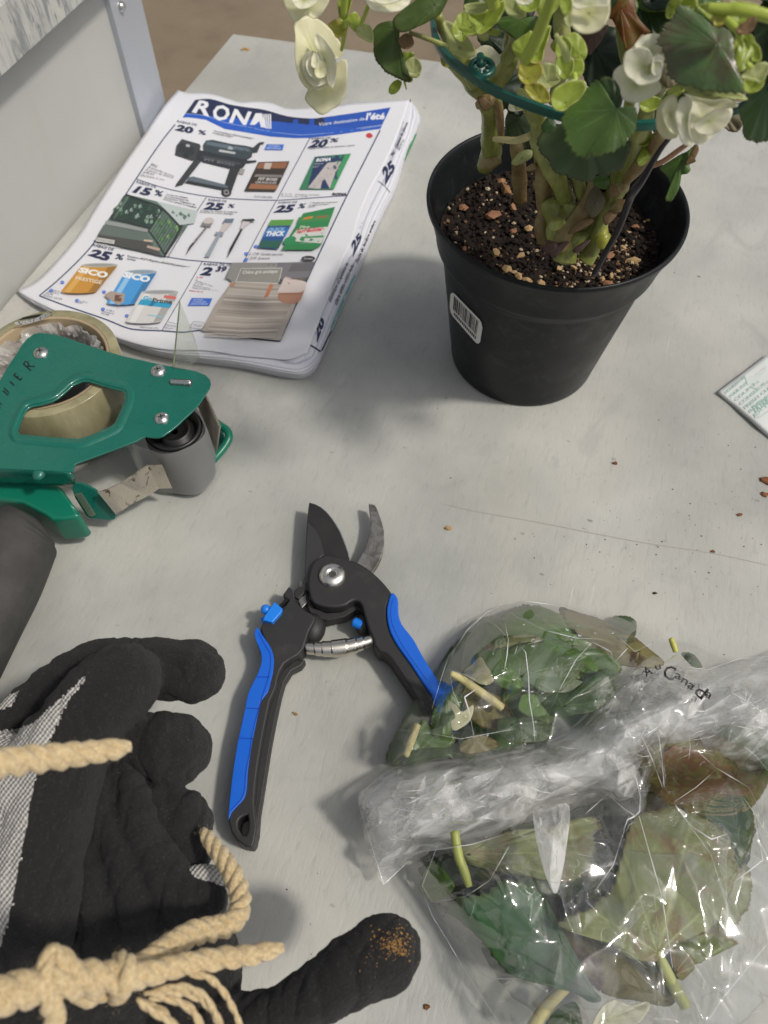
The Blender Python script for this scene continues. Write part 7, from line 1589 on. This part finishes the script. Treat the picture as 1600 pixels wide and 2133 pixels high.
q = C7([(740, 420), (830, 405), (930, 400), (1000, 470), (1040, 600), (1000, 685), (900, 672), (830, 610)]); cutleaf(q, C7([(960, 640)])[0], .050, VV, 'bright green leaf just left of the broad dusty green one')
q = C7([(600, 560), (615, 440), (645, 330), (700, 260), (760, 180), (880, 215), (935, 330), (900, 370), (740, 385), (750, 450), (680, 500), (640, 545)]); cutleaf(q, C7([(740, 390)])[0], .046, LM, 'folded green leaf at the far left shoulder of the bag')
q = C7([(620, 575), (680, 510), (740, 460), (780, 520), (830, 600), (800, 650), (720, 640)]); cutleaf(q, base(q, 3.3), .049, VC, 'cream coloured leaf above the pale cut stalk')
q = C7([(405, 990), (400, 880), (430, 780), (490, 700), (560, 680), (600, 780), (565, 900), (520, 1000), (450, 1010)]); cutleaf(q, C7([(500, 700)])[0], .040, LM, 'glossy oval green leaf left of the cream petals in the bag', bulge=.22)
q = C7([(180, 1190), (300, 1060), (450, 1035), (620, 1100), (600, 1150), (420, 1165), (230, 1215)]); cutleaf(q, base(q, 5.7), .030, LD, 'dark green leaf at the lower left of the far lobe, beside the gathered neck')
q = C7([(1000, 800), (1030, 725), (1110, 722), (1160, 790), (1195, 862), (1090, 872), (1010, 835)]); cutleaf(q, C7([(1110, 730)])[0], .056, VV, 'small bright green folded leaf just above the gathered neck')
q = C7([(1110, 720), (1200, 690), (1350, 700), (1500, 600), (1620, 540), (1680, 700), (1560, 820), (1400, 860), (1250, 870), (1180, 800)]); cutleaf(q, base(q, 1.8), .048, LD, 'dark green leaf right of the small bright folded one')
q = C7([(590, 1085), (680, 1010), (800, 1015), (865, 1070), (780, 1115), (640, 1135)]); cutleaf(q, base(q, 4.2), .036, VB, 'small brownish leaf low in the far lobe of the bag')
q = C5([(800, 60), (900, 90), (1000, 130), (1120, 200), (1200, 280), (1100, 300), (960, 260), (900, 200), (830, 140)]); cutleaf(q, base(q, 0.4), .040, VB, 'olive brown leaf at the far right shoulder of the bag')
q = C5([(1000, 100), (1080, 110), (1090, 160), (1060, 210), (1010, 180)]); cutleaf(q, base(q, 2.8), .044, LG, 'grey green scrap near the top right of the far lobe')
q = C8([(880, 120), (950, 120), (1010, 160), (1050, 240), (980, 230), (920, 180)]); cutleaf(q, base(q, 5.2), .040, LD, 'small dark leaf tip showing right of the printed words')
q = C5([(1060, 560), (1250, 480), (1440, 560), (1560, 660), (1600, 760), (1500, 860), (1300, 860), (1150, 760)]); cutleaf(q, base(q, 1.3), .046, VB, 'brown and olive leaf under the film right of the gathered neck')
q = C5([(1190, 640), (1240, 600), (1330, 625), (1400, 660), (1500, 690), (1560, 760), (1480, 800), (1400, 790), (1340, 830), (1260, 800), (1200, 820), (1180, 740)]); cutleaf(q, C5([(1200, 830)])[0], .050, VR, 'reddish brown leaf beside the long sage coloured one')
q = C6([(340, 485), (420, 445), (500, 430), (560, 382), (620, 375), (690, 400), (730, 430), (745, 480), (750, 530), (785, 565), (800, 620), (832, 700), (885, 765), (955, 835), (920, 850), (850, 812), (760, 782), (680, 770), (600, 740), (540, 680), (480, 600), (400, 525)]); cutleaf(q, C6([(940, 835)])[0], .038, VD, 'large deep green toothed leaf at the near left of the bag', rings=22, veins=6, seg=150, bulge=.07)
q = C6([(395, 255), (480, 230), (620, 182), (760, 170), (880, 132), (955, 145), (930, 215), (952, 290), (905, 350), (800, 385), (600, 345), (450, 315)]); cutleaf(q, C6([(430, 280)])[0], .034, VS, 'sage green leaf underside just below the gathered neck', rings=16)
q = C6([(785, 540), (880, 502), (950, 452), (1000, 400), (1028, 300), (1060, 180), (1120, 110), (1300, 100), (1420, 165), (1472, 260), (1480, 350), (1440, 480), (1380, 560), (1285, 600), (1205, 640), (1180, 690), (1080, 682), (980, 622), (900, 600), (830, 576)]); cutleaf(q, C6([(1172, 660)])[0], .050, VS, 'largest leaf of all, pale sage underside with its stalk towards the viewer', rings=24, veins=7, seg=170, bulge=.06)
q = C6([(790, 560), (850, 580), (950, 625), (1060, 680), (1150, 720), (1245, 800), (1225, 865), (1100, 845), (980, 822), (900, 752), (830, 680)]); cutleaf(q, C6([(1200, 830)])[0], .034, VB, 'rotting brown spotted leaf between the deep green and the largest leaf', rings=16)
q = C6([(1225, 625), (1300, 592), (1400, 580), (1485, 622), (1420, 640), (1385, 665), (1335, 680), (1310, 730), (1262, 765), (1235, 700)]); cutleaf(q, C6([(1240, 740)])[0], .034, VY, 'yellow green leaf with a rusty edge at the near right of the bag')
q = C6([(1300, 90), (1400, 55), (1525, 60), (1545, 200), (1500, 325), (1482, 260), (1400, 175)]); cutleaf(q, base(q, 3.7), .044, LD, 'dark green leaf right of the largest leaf')
q = C6([(250, 400), (290, 315), (330, 330), (385, 400), (322, 462), (270, 435)]); cutleaf(q, base(q, 6.1), .034, VV, 'small green leaf at the near left corner under the neck')
q = C6([(920, 950), (960, 862), (1010, 842), (1060, 862), (1132, 850), (1122, 900), (1060, 950)]); cutleaf(q, base(q, 2.2), .028, PW, 'fallen white petals at the very bottom of the picture', 'fallen_petal', 'petal', serr=.0, bulge=-.2)
q = C6([(740, 990), (760, 900), (850, 850), (880, 930), (870, 990)]); cutleaf(q, base(q, 4.6), .026, LD, 'dark leaf cut by the bottom edge beside the pale stalk')
q = C7([(505, 770), (560, 800), (610, 850), (685, 800), (665, 900), (600, 960), (545, 972), (528, 920), (560, 880)]); cutleaf(q, base(q, 0.7), .055, PCR, 'crumpled cream petals beside the glossy oval leaf', 'fallen_petal', 'petal', serr=.02, bulge=-.3, wave=.12)
for q, z, mt, lb in (
 (C7([(760, 380), (900, 330), (1060, 300), (1180, 340), (1120, 420), (960, 440), (820, 430)]), .045, VS, 'sage leaf behind the bright green one in the far lobe'),
 (C7([(1250, 420), (1420, 380), (1600, 420), (1720, 520), (1640, 640), (1480, 640), (1340, 560)]), .046, LM, 'mid green leaf at the right of the broad dusty one, under the film'),
 (C7([(620, 700), (760, 690), (900, 760), (960, 880), (880, 960), (740, 940), (650, 850)]), .040, VB, 'brown mottled leaf under the thick pale stalk'),
 (C7([(860, 900), (1000, 880), (1160, 900), (1260, 960), (1180, 1040), (1000, 1050), (880, 1010)]), .044, LG, 'dull green leaf just above the gathered neck, left of its middle'),
 (C7([(200, 1000), (330, 900), (430, 980), (560, 1010), (520, 1080), (360, 1090), (230, 1100)]), .034, LM, 'green leaf at the left end of the far lobe behind the pale stalk'),
 (C7([(1180, 330), (1330, 380), (1500, 460), (1560, 560), (1440, 560), (1300, 500), (1200, 420)]), .050, VV, 'light green leaf blade crossing the right half of the far lobe'),
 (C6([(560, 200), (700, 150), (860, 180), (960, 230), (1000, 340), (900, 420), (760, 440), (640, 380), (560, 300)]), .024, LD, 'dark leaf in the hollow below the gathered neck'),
 (C6([(1290, 280), (1420, 240), (1520, 320), (1540, 450), (1470, 560), (1380, 600), (1320, 480)]), .030, VS, 'sage leaf partly hidden at the right of the largest leaf'),
 (C5([(1400, 540), (1520, 520), (1620, 600), (1640, 740), (1540, 720), (1440, 640)]), .044, LM, 'green leaf at the right edge above the red brown one')):
    cutleaf(q, base(q, 3.1), z, mt, lb)
def cutstalk(pts, z0, z1, mat, label):
    n = len(pts); q = [P(p[0], p[1], z0+(z1-z0)*i/(n-1)) for i, p in enumerate(pts)]
    o = tube('cut_stalk', q, [p[2]*pxm(a) for p, a in zip(pts, q)], mat, None, 14, 5, disp=lambda t, a, p: 1+.06*noise.noise(p*200)); return tag(o, label, 'stalk', GC)
cutstalk(C7([(530, 575, 20), (600, 610, 27), (700, 680, 30), (800, 750, 30), (890, 815, 28)]), .052, .047, SPY, 'thick pale cut stalk lying across the far lobe of the bag')
cutstalk(C6([(1172, 655, 16), (1200, 720, 22), (1240, 800, 24), (1278, 862, 24)]), .046, .036, flat('stalk_sage', (.38, .40, .17), .4, .4, .2, 80), 'sage coloured stalk of the largest leaf, ending at the near right')
cutstalk(C6([(385, 190, 18), (400, 280, 19), (425, 350, 18), (440, 400, 14)]), .048, .040, flat('stalk_dull', (.30, .33, .09), .45, .4, .25, 90), 'yellow green stalk standing below the left end of the neck')
cutstalk(C6([(680, 960, 24), (740, 870, 24), (820, 790, 20)]), .024, .030, SPY, 'tan stalk running out at the bottom edge of the picture')
cutstalk(C7([(220, 1150, 20), (260, 1040, 26), (300, 930, 24)]), .034, .042, SPY, 'pale green stalk at the left side of the far lobe')
cutstalk(C8([(790, 0, 22), (815, 60, 26), (830, 110, 22)]), .036, .034, flat('stalk_yellow', (.46, .45, .10), .4, .4, .2, 80), 'short yellow stalk behind the printed words')
# ---- the bag
bag = thing('plastic_bag', P(1200, 1700), 'crinkled clear plastic bag full of cut begonia leaves, gathered across the middle', 'plastic bag')
def bagmat(name, white, rough, tint, gl, cs, cd):
    m = bpy.data.materials.new(name); m.use_nodes = True; t = m.node_tree; t.nodes.clear(); N = t.nodes.new; L = t.links.new
    out = N('ShaderNodeOutputMaterial'); tr = N('ShaderNodeBsdfTransparent'); tr.inputs[0].default_value = (*tint, 1)
    g = N('ShaderNodeBsdfGlossy'); g.inputs['Roughness'].default_value = rough; g.inputs[0].default_value = (1, 1, 1, 1)
    tc = N('ShaderNodeTexCoord'); w1 = N('ShaderNodeTexNoise'); w1.inputs['Scale'].default_value = 28; w1.inputs['Detail'].default_value = 2; L(tc.outputs['Object'], w1.inputs['Vector'])
    vm = N('ShaderNodeVectorMath'); vm.operation = 'MULTIPLY_ADD'; L(w1.outputs['Color'], vm.inputs[0]); vm.inputs[1].default_value = (.03, .03, .03); L(tc.outputs['Object'], vm.inputs[2])
    v = N('ShaderNodeTexVoronoi'); v.feature = 'DISTANCE_TO_EDGE'; v.inputs['Scale'].default_value = cs; L(vm.outputs[0], v.inputs['Vector'])
    r1 = N('ShaderNodeMapRange'); r1.inputs[1].default_value = 0; r1.inputs[2].default_value = .16; r1.inputs[3].default_value = 1; r1.inputs[4].default_value = 0; L(v.outputs['Distance'], r1.inputs[0])
    n2 = N('ShaderNodeTexNoise'); n2.inputs['Scale'].default_value = cs*1.1; n2.inputs['Detail'].default_value = 3; n2.inputs['Distortion'].default_value = 1.5; L(tc.outputs['Object'], n2.inputs['Vector'])
    ad = N('ShaderNodeMath'); ad.operation = 'MULTIPLY_ADD'; L(r1.outputs[0], ad.inputs[0]); ad.inputs[1].default_value = .35; L(n2.outputs['Fac'], ad.inputs[2])
    b = N('ShaderNodeBump'); b.inputs['Distance'].default_value = cd; b.inputs['Strength'].default_value = 1; L(ad.outputs[0], b.inputs['Height']); L(b.outputs[0], g.inputs['Normal'])
    fr = N('ShaderNodeLayerWeight'); fr.inputs[0].default_value = .4; L(b.outputs[0], fr.inputs['Normal'])
    mr = N('ShaderNodeMapRange'); mr.inputs[3].default_value = gl[0]; mr.inputs[4].default_value = gl[1]; L(fr.outputs['Facing'], mr.inputs[0])
    mx = N('ShaderNodeMixShader'); L(mr.outputs[0], mx.inputs[0]); L(tr.outputs[0], mx.inputs[1]); L(g.outputs[0], mx.inputs[2])
    d = N('ShaderNodeBsdfDiffuse'); d.inputs[0].default_value = (.97, .97, .96, 1); L(b.outputs[0], d.inputs['Normal']); tl = N('ShaderNodeBsdfTranslucent'); tl.inputs[0].default_value = (.97, .97, .96, 1)
    ms = N('ShaderNodeMixShader'); ms.inputs[0].default_value = .55; L(d.outputs[0], ms.inputs[1]); L(tl.outputs[0], ms.inputs[2])
    wn = N('ShaderNodeTexNoise'); wn.inputs['Scale'].default_value = 45; wn.inputs['Detail'].default_value = 4; wn.inputs['Distortion'].default_value = .8; L(tc.outputs['Object'], wn.inputs['Vector'])
    wr = N('ShaderNodeMapRange'); wr.inputs[1].default_value = .42; wr.inputs[2].default_value = .62; wr.inputs[3].default_value = white[0]; wr.inputs[4].default_value = white[1]; L(wn.outputs['Fac'], wr.inputs[0])
    m2 = N('ShaderNodeMixShader'); L(wr.outputs[0], m2.inputs[0]); L(mx.outputs[0], m2.inputs[1]); L(ms.outputs[0], m2.inputs[2])
    L(m2.outputs[0], out.inputs[0]); return m
BM1 = bagmat('bag_film', (.006, .03), .08, (.97, .973, .967), (.04, .40), 30, .0006)
BM2 = bagmat('bag_film_gathered', (.16, .82), .09, (.985, .985, .985), (.10, .5), 34, .0012)
BM3 = bagmat('bag_film_back', (.02, .06), .12, (.96, .965, .96), (.05, .35), 30, .0006)
from mathutils.geometry import delaunay_2d_cdt
RF = random.Random(33)
def film(name, outl, zf, mat, step=26, ang=0.0, stretch=1.0, jit=.0022, smooth=False):
    """film as a crumpled sheet: sharp folds between irregular facets"""
    o2 = [tuple(a[:2]) for a in cr(outl, 3, True)]; ca, sa = cos(ang), sin(ang)
    to = lambda x, y: (x*ca+y*sa, (-x*sa+y*ca)*stretch); fr = lambda u, v: (u*ca-v/stretch*sa, u*sa+v/stretch*ca)
    pts = [to(*p) for p in o2]; n0 = len(pts); us = [p[0] for p in pts]; vs_ = [p[1] for p in pts]
    A_ = (max(us)-min(us))*(max(vs_)-min(vs_)); N_ = int(A_/(step*step)); k = 0
    poly = list(pts)
    for i in range(N_*2):
        u, v = RF.uniform(min(us), max(us)), RF.uniform(min(vs_), max(vs_)); 
        if RF.random() < .5 and len(pts) > n0: q_ = pts[RF.randrange(n0, len(pts))]; t_ = RF.uniform(0, 2*pi); rr_ = RF.uniform(.25, .7)*step; u, v = q_[0]+rr_*cos(t_), q_[1]+rr_*sin(t_)
        if inpoly(u, v, poly) and pdist(u, v, poly) > 3: pts.append((u, v)); k += 1
        if k >= N_*.8: break
    r_ = delaunay_2d_cdt([Vector(p) for p in pts], [], [list(range(n0))], 1, 1e-5)
    vs, fs = [], [tuple(f) for f in r_[2]]
    for v in r_[0]:
        x, y = fr(v.x, v.y); d = pdist(x, y, o2); z = zf(x, y, d)+(RF.uniform(-1, 1)*jit if d > 2 else 0); vs.append(P(x, y, max(.0012, z)))
    o = mesh(name, vs, fs, mat, bag, smooth); md = o.modifiers.new('s', 'SUBSURF'); md.subdivision_type = 'CATMULL_CLARK'; md.levels = md.render_levels = 1 if mat is BM2 else 2
    # keep the folds crisp: crease most edges
    me = o.data; at = me.attributes.new('crease_edge', 'FLOAT', 'EDGE'); at.data.foreach_set('value', [RF.choice([.35, .6, .85, .95]) for _ in me.edges])
    me.polygons.foreach_set('use_smooth', [mat is not BM2]*len(me.polygons))
    return o
film('upper_film', UP, zup, BM1, 46, radians(-50), 1.7, .0035)
film('lower_film', LOW, zlow, BM1, 52, radians(70), 1.8, .0035)
film('lower_film_back', [(905, 1790), (870, 1810), (878, 1861), (905, 1890), (948, 1953), (985, 1996), (1010, 2070), (1060, 2150), (1500, 2200), (1640, 2100), (1700, 1900), (1640, 1700), (1300, 1640)], lambda x, y, d: zlow(x+60, y-40, d)*.86, BM3, 60, radians(40), 1.5, .003)
film('gathered_film', GA1, gz(.052, 2.0, .8), BM2, 40, radians(-24), 2.2, .0045)
film('gathered_film', [(790, 1650), (850, 1615), (950, 1600), (1050, 1580), (1160, 1560), (1230, 1500), (1290, 1440), (1350, 1420), (1480, 1420), (1600, 1390), (1700, 1380), (1700, 1540), (1560, 1560), (1400, 1560), (1290, 1620), (1200, 1640), (1100, 1670), (1000, 1710), (900, 1740), (830, 1740)], gz(.058, 17.0, .8), BM2, 46, radians(-20), 2.2, .0045)
film('gathered_film', [(760, 1690), (800, 1640), (900, 1600), (1060, 1570), (1180, 1560), (1260, 1470), (1330, 1430), (1420, 1460), (1400, 1520), (1300, 1600), (1200, 1630), (1080, 1650), (960, 1690), (860, 1750), (800, 1790)], gz(.046, 31.0, .8), BM2, 42, radians(-28), 2.2, .0045)
# pointed folds hanging from the neck
film('fold_point', C6([(690, 100), (760, 90), (830, 90), (820, 240), (800, 360), (778, 432), (745, 380), (710, 260)]), lambda x, y, d: .060+.010*(1-exp(-d/10))+.003*noise.noise(Vector((x*.05, y*.02, 2))), BM2, 20, radians(90), 2.5, .001)
film('fold_point', C5([(1010, 640), (1080, 570), (1180, 560), (1200, 680), (1200, 770), (1160, 700), (1110, 860), (1060, 760), (1020, 680)]), lambda x, y, d: .066+.008*(1-exp(-d/10))+.003*noise.noise(Vector((x*.05, y*.02, 7))), BM1, 26, radians(80), 2, .0012)
film('fold_point', C6([(1240, 90), (1330, 150), (1450, 170), (1440, 300), (1440, 480), (1420, 420), (1380, 280), (1310, 180)]), lambda x, y, d: .060+.006*(1-exp(-d/10))+.003*noise.noise(Vector((x*.04, y*.02, 12))), BM1, 22, radians(60), 2, .001)
# creases: white threads along the film's sharp folds, their glints put into the colour
cm_ = M_('film_crease_glint', (.93, .94, .94), .15, .9); cm_.b.inputs['Coat Weight'].default_value = .8; cm_.b.inputs['Alpha'].default_value = .8; cm_ = cm_.m
CRV, CRF = [], []
def crease(pts, w=1.2, dz=.0035):
    q = [(a_[0]+(b_[0]-a_[0])*k_/6, a_[1]+(b_[1]-a_[1])*k_/6) for a_, b_ in zip(pts, pts[1:]) for k_ in range(6)]+[tuple(pts[-1][:2])]; q3 = [P(x+1.2*noise.noise(Vector((x*.08, y*.08, 1))), y+1.2*noise.noise(Vector((x*.08, y*.08, 6))), topz(x, y)+dz) for x, y in q]
    # smooth the height a little
    zs = [p.z for p in q3]; q3 = [P(*q[i], sum(zs[max(0, i-2):i+3])/len(zs[max(0, i-2):i+3])+.0006) for i in range(len(q))]
    n = len(q3); rad = [w*.62*pxm(p)*(.2+.8*sin(pi*(i+.5)/n))*max(.12, .65+1.1*noise.noise(Vector((p.x*90, p.y*90, 4)))) for i, p in enumerate(q3)]
    vs, fs = tube('x', q3, rad, None, None, 5, 1, False, build=False) if False else (None, None)
    T, N = frames(q3); b0 = len(CRV)
    for i, p in enumerate(q3):
        B = T[i].cross(N[i])
        for k in range(5): a = 2*pi*k/5; CRV.append(p+(N[i]*cos(a)+B*sin(a))*rad[i])
    for i in range(n-1):
        for k in range(5): a, b = b0+i*5+k, b0+i*5+(k+1) % 5; CRF.append((a, b, b+5, a+5))
for w, L_ in ((2.0, (C7([(520, 545), (640, 590), (795, 668)]), C7([(795, 668), (700, 690), (625, 740), (660, 850), (690, 1010)]), C7([(905, 220), (930, 340), (920, 450), (895, 600)]), C7([(1000, 365), (1050, 430), (1070, 600), (1075, 760), (1105, 930), (1115, 1050)]), C8([(140, 30), (290, 110), (320, 200)]), C8([(320, 200), (430, 80)]), C8([(370, 0), (490, 110), (635, 40)]), C8([(1300, 450), (1450, 540), (1600, 650)]),
        C8([(340, 960), (430, 940), (560, 985), (630, 975)]), C8([(340, 960), (460, 1060), (510, 1200), (535, 1320), (530, 1440), (490, 1480)]), C8([(500, 720), (570, 860), (640, 1020), (720, 1240)]), C8([(690, 810), (715, 1000), (735, 1240)]), C8([(280, 1310), (390, 1410), (490, 1480), (430, 1510), (390, 1600)]), C8([(820, 1370), (900, 1490), (1000, 1600)]), C6([(1100, 130), (1190, 450), (1230, 720)]), C6([(300, 465), (360, 455), (430, 440), (520, 380)]), C6([(690, 110), (720, 280), (770, 430)]), C6([(1290, 160), (1380, 220), (1440, 200)]))),
        (1.2, (C7([(760, 190), (840, 240), (930, 330)]), C7([(870, 105), (1000, 190), (1200, 280), (1400, 330), (1600, 340)]), C7([(150, 965), (350, 985), (600, 1030), (980, 960)]), C7([(530, 420), (480, 560), (400, 820)]), C7([(520, 550), (545, 700), (590, 800)]), C7([(890, 100), (780, 150), (640, 280), (540, 440)]), C7([(1515, 355), (1400, 480), (1300, 660), (1200, 870)]), C7([(975, 440), (1000, 365)]), C8([(650, 65), (760, 160), (840, 230)]), C8([(1170, 1090), (1000, 1240), (820, 1360)]), C8([(1300, 720), (1500, 765)]), C8([(1000, 20), (1080, 80), (1200, 180)]), C8([(80, 1460), (270, 1290)]), C8([(1400, 900), (1500, 980), (1600, 1100)]),
        C8([(1000, 930), (1170, 1080), (1440, 1240), (1600, 1560)]), C8([(850, 230), (1100, 260), (1350, 170), (1600, 150)]), C6([(240, 270), (350, 255), (450, 240), (650, 180)]), C6([(320, 240), (260, 400), (300, 465)]), C6([(520, 380), (600, 240)]), C6([(800, 110), (790, 300), (780, 430)]), C6([(10, 70), (50, 200), (110, 395), (180, 330), (240, 270)]), C6([(250, 400), (300, 520), (350, 600), (420, 720), (560, 936)]), C6([(1060, 130), (1000, 320), (930, 420)]), C6([(1240, 90), (1380, 280), (1440, 480)]), C6([(1500, 50), (1600, 200)]), C6([(1440, 560), (1600, 540)]), C6([(430, 690), (520, 760), (640, 760)]), C6([(1600, 620), (1420, 840), (1360, 936)]), C6([(1540, 100), (1580, 300), (1450, 400)]), C6([(1000, 640), (1060, 660), (1130, 720)]), C7([(870, 100), (1060, 75), (1300, 110), (1600, 190)])))):
    for q in L_: crease(q, w)
for i in range(120):                                  # short random wrinkles, drawn as bright threads, along the gathered neck
    t = RR.random(); x = 770+t*800; y = 1690-max(0, t-.25)*230-t*40+RR.gauss(0, 38); a = radians(-20-30*max(0, t-.4)+RR.gauss(0, 28)); L_ = RR.uniform(12, 60)
    if inpoly(x, y, GA1) and inpoly(x+L_*cos(a), y+L_*sin(a), GA1): crease([(x, y), (x+L_*.5*cos(a)+RR.uniform(-4, 4), y+L_*.5*sin(a)+RR.uniform(-4, 4)), (x+L_*cos(a), y+L_*sin(a))], RR.uniform(.5, 1.2), .0045)
for i in range(40):
    x, y = RR.uniform(850, 1600), RR.uniform(1280, 2130); a = RR.uniform(0, pi); L_ = RR.uniform(10, 45); pl_ = UP if y < 1600 else LOW
    if inpoly(x, y, pl_) and inpoly(x+L_*cos(a), y+L_*sin(a), pl_): crease([(x, y), (x+L_*.5*cos(a)+RR.uniform(-5, 5), y+L_*.5*sin(a)+RR.uniform(-5, 5)), (x+L_*cos(a), y+L_*sin(a))], RR.uniform(.4, .9))
o = mesh('crease_glints', CRV, CRF, cm_, bag, True); o['kind'] = 'stuff'
# water drops on the film
vs, fs = [], []
for x, y in C5([(655, 132), (765, 300), (690, 215), (820, 150), (860, 135), (840, 190), (900, 200), (690, 190), (870, 175), (930, 165), (535, 245), (1000, 165)]): lump(vs, fs, P(x, y, topz(x, y)+.0008), RR.uniform(.0006, .0012), RR, .6)
dr = M_('water_drop', (.95, .95, .95), .05, .5); dr.b.inputs['Transmission Weight'].default_value = .9; o = mesh('water_drops', vs, fs, dr.m, bag, True); o['kind'] = 'stuff'
# printing on the film
PBG = Print(lambda x, y, off=0: P(x, y, topz(x, y)+.0065+off)); IK = (.03, .028, .03)
def arc(st, pts, sz, b=.0, col=IK):
    """letters one by one: (x, y, angle)"""
    for ch, (x, y, an, s_) in zip(st, pts):
        a = radians(an); dx, dy = cos(a), sin(a); w_, h_ = s_*sz*.85, s_*sz
        TL = (x+dy*h_*.0, y); q = [(x, y), (x+dx*w_, y+dy*w_), (x+dx*w_-dy*h_, y+dy*w_+dx*h_), (x-dy*h_, y+dx*h_)]; PBG.text(ch, C8(q), col, b)
arc('AuCanada', [(548, 250, -26, .85), (650, 208, -14, .62), (742, 218, 12, 1.25), (842, 262, 24, .75), (903, 303, 30, .75), (962, 343, 36, .75), (1040, 372, 38, 1.15), (1108, 418, 36, .75)], 92, .012)
arc('AuCanada', [(560, 232, 14, .9), (500, 300, 20, .6), (570, 318, 20, .6), (880, 300, -150, -.6), (990, 350, 12, .8), (1010, 400, 14, .8), (1060, 430, 15, .8), (985, 455, 30, .9)], 70, -.012, (.10, .09, .10))
arc('oonada', [(850, 352, 15, .6), (890, 372, 22, .6), (940, 390, 26, .6), (560, 345, -20, .5), (520, 385, -10, .5), (475, 405, 0, .5)], 60, -.014, (.14, .13, .14))
PBG.build('printed_words', bag, PRM)
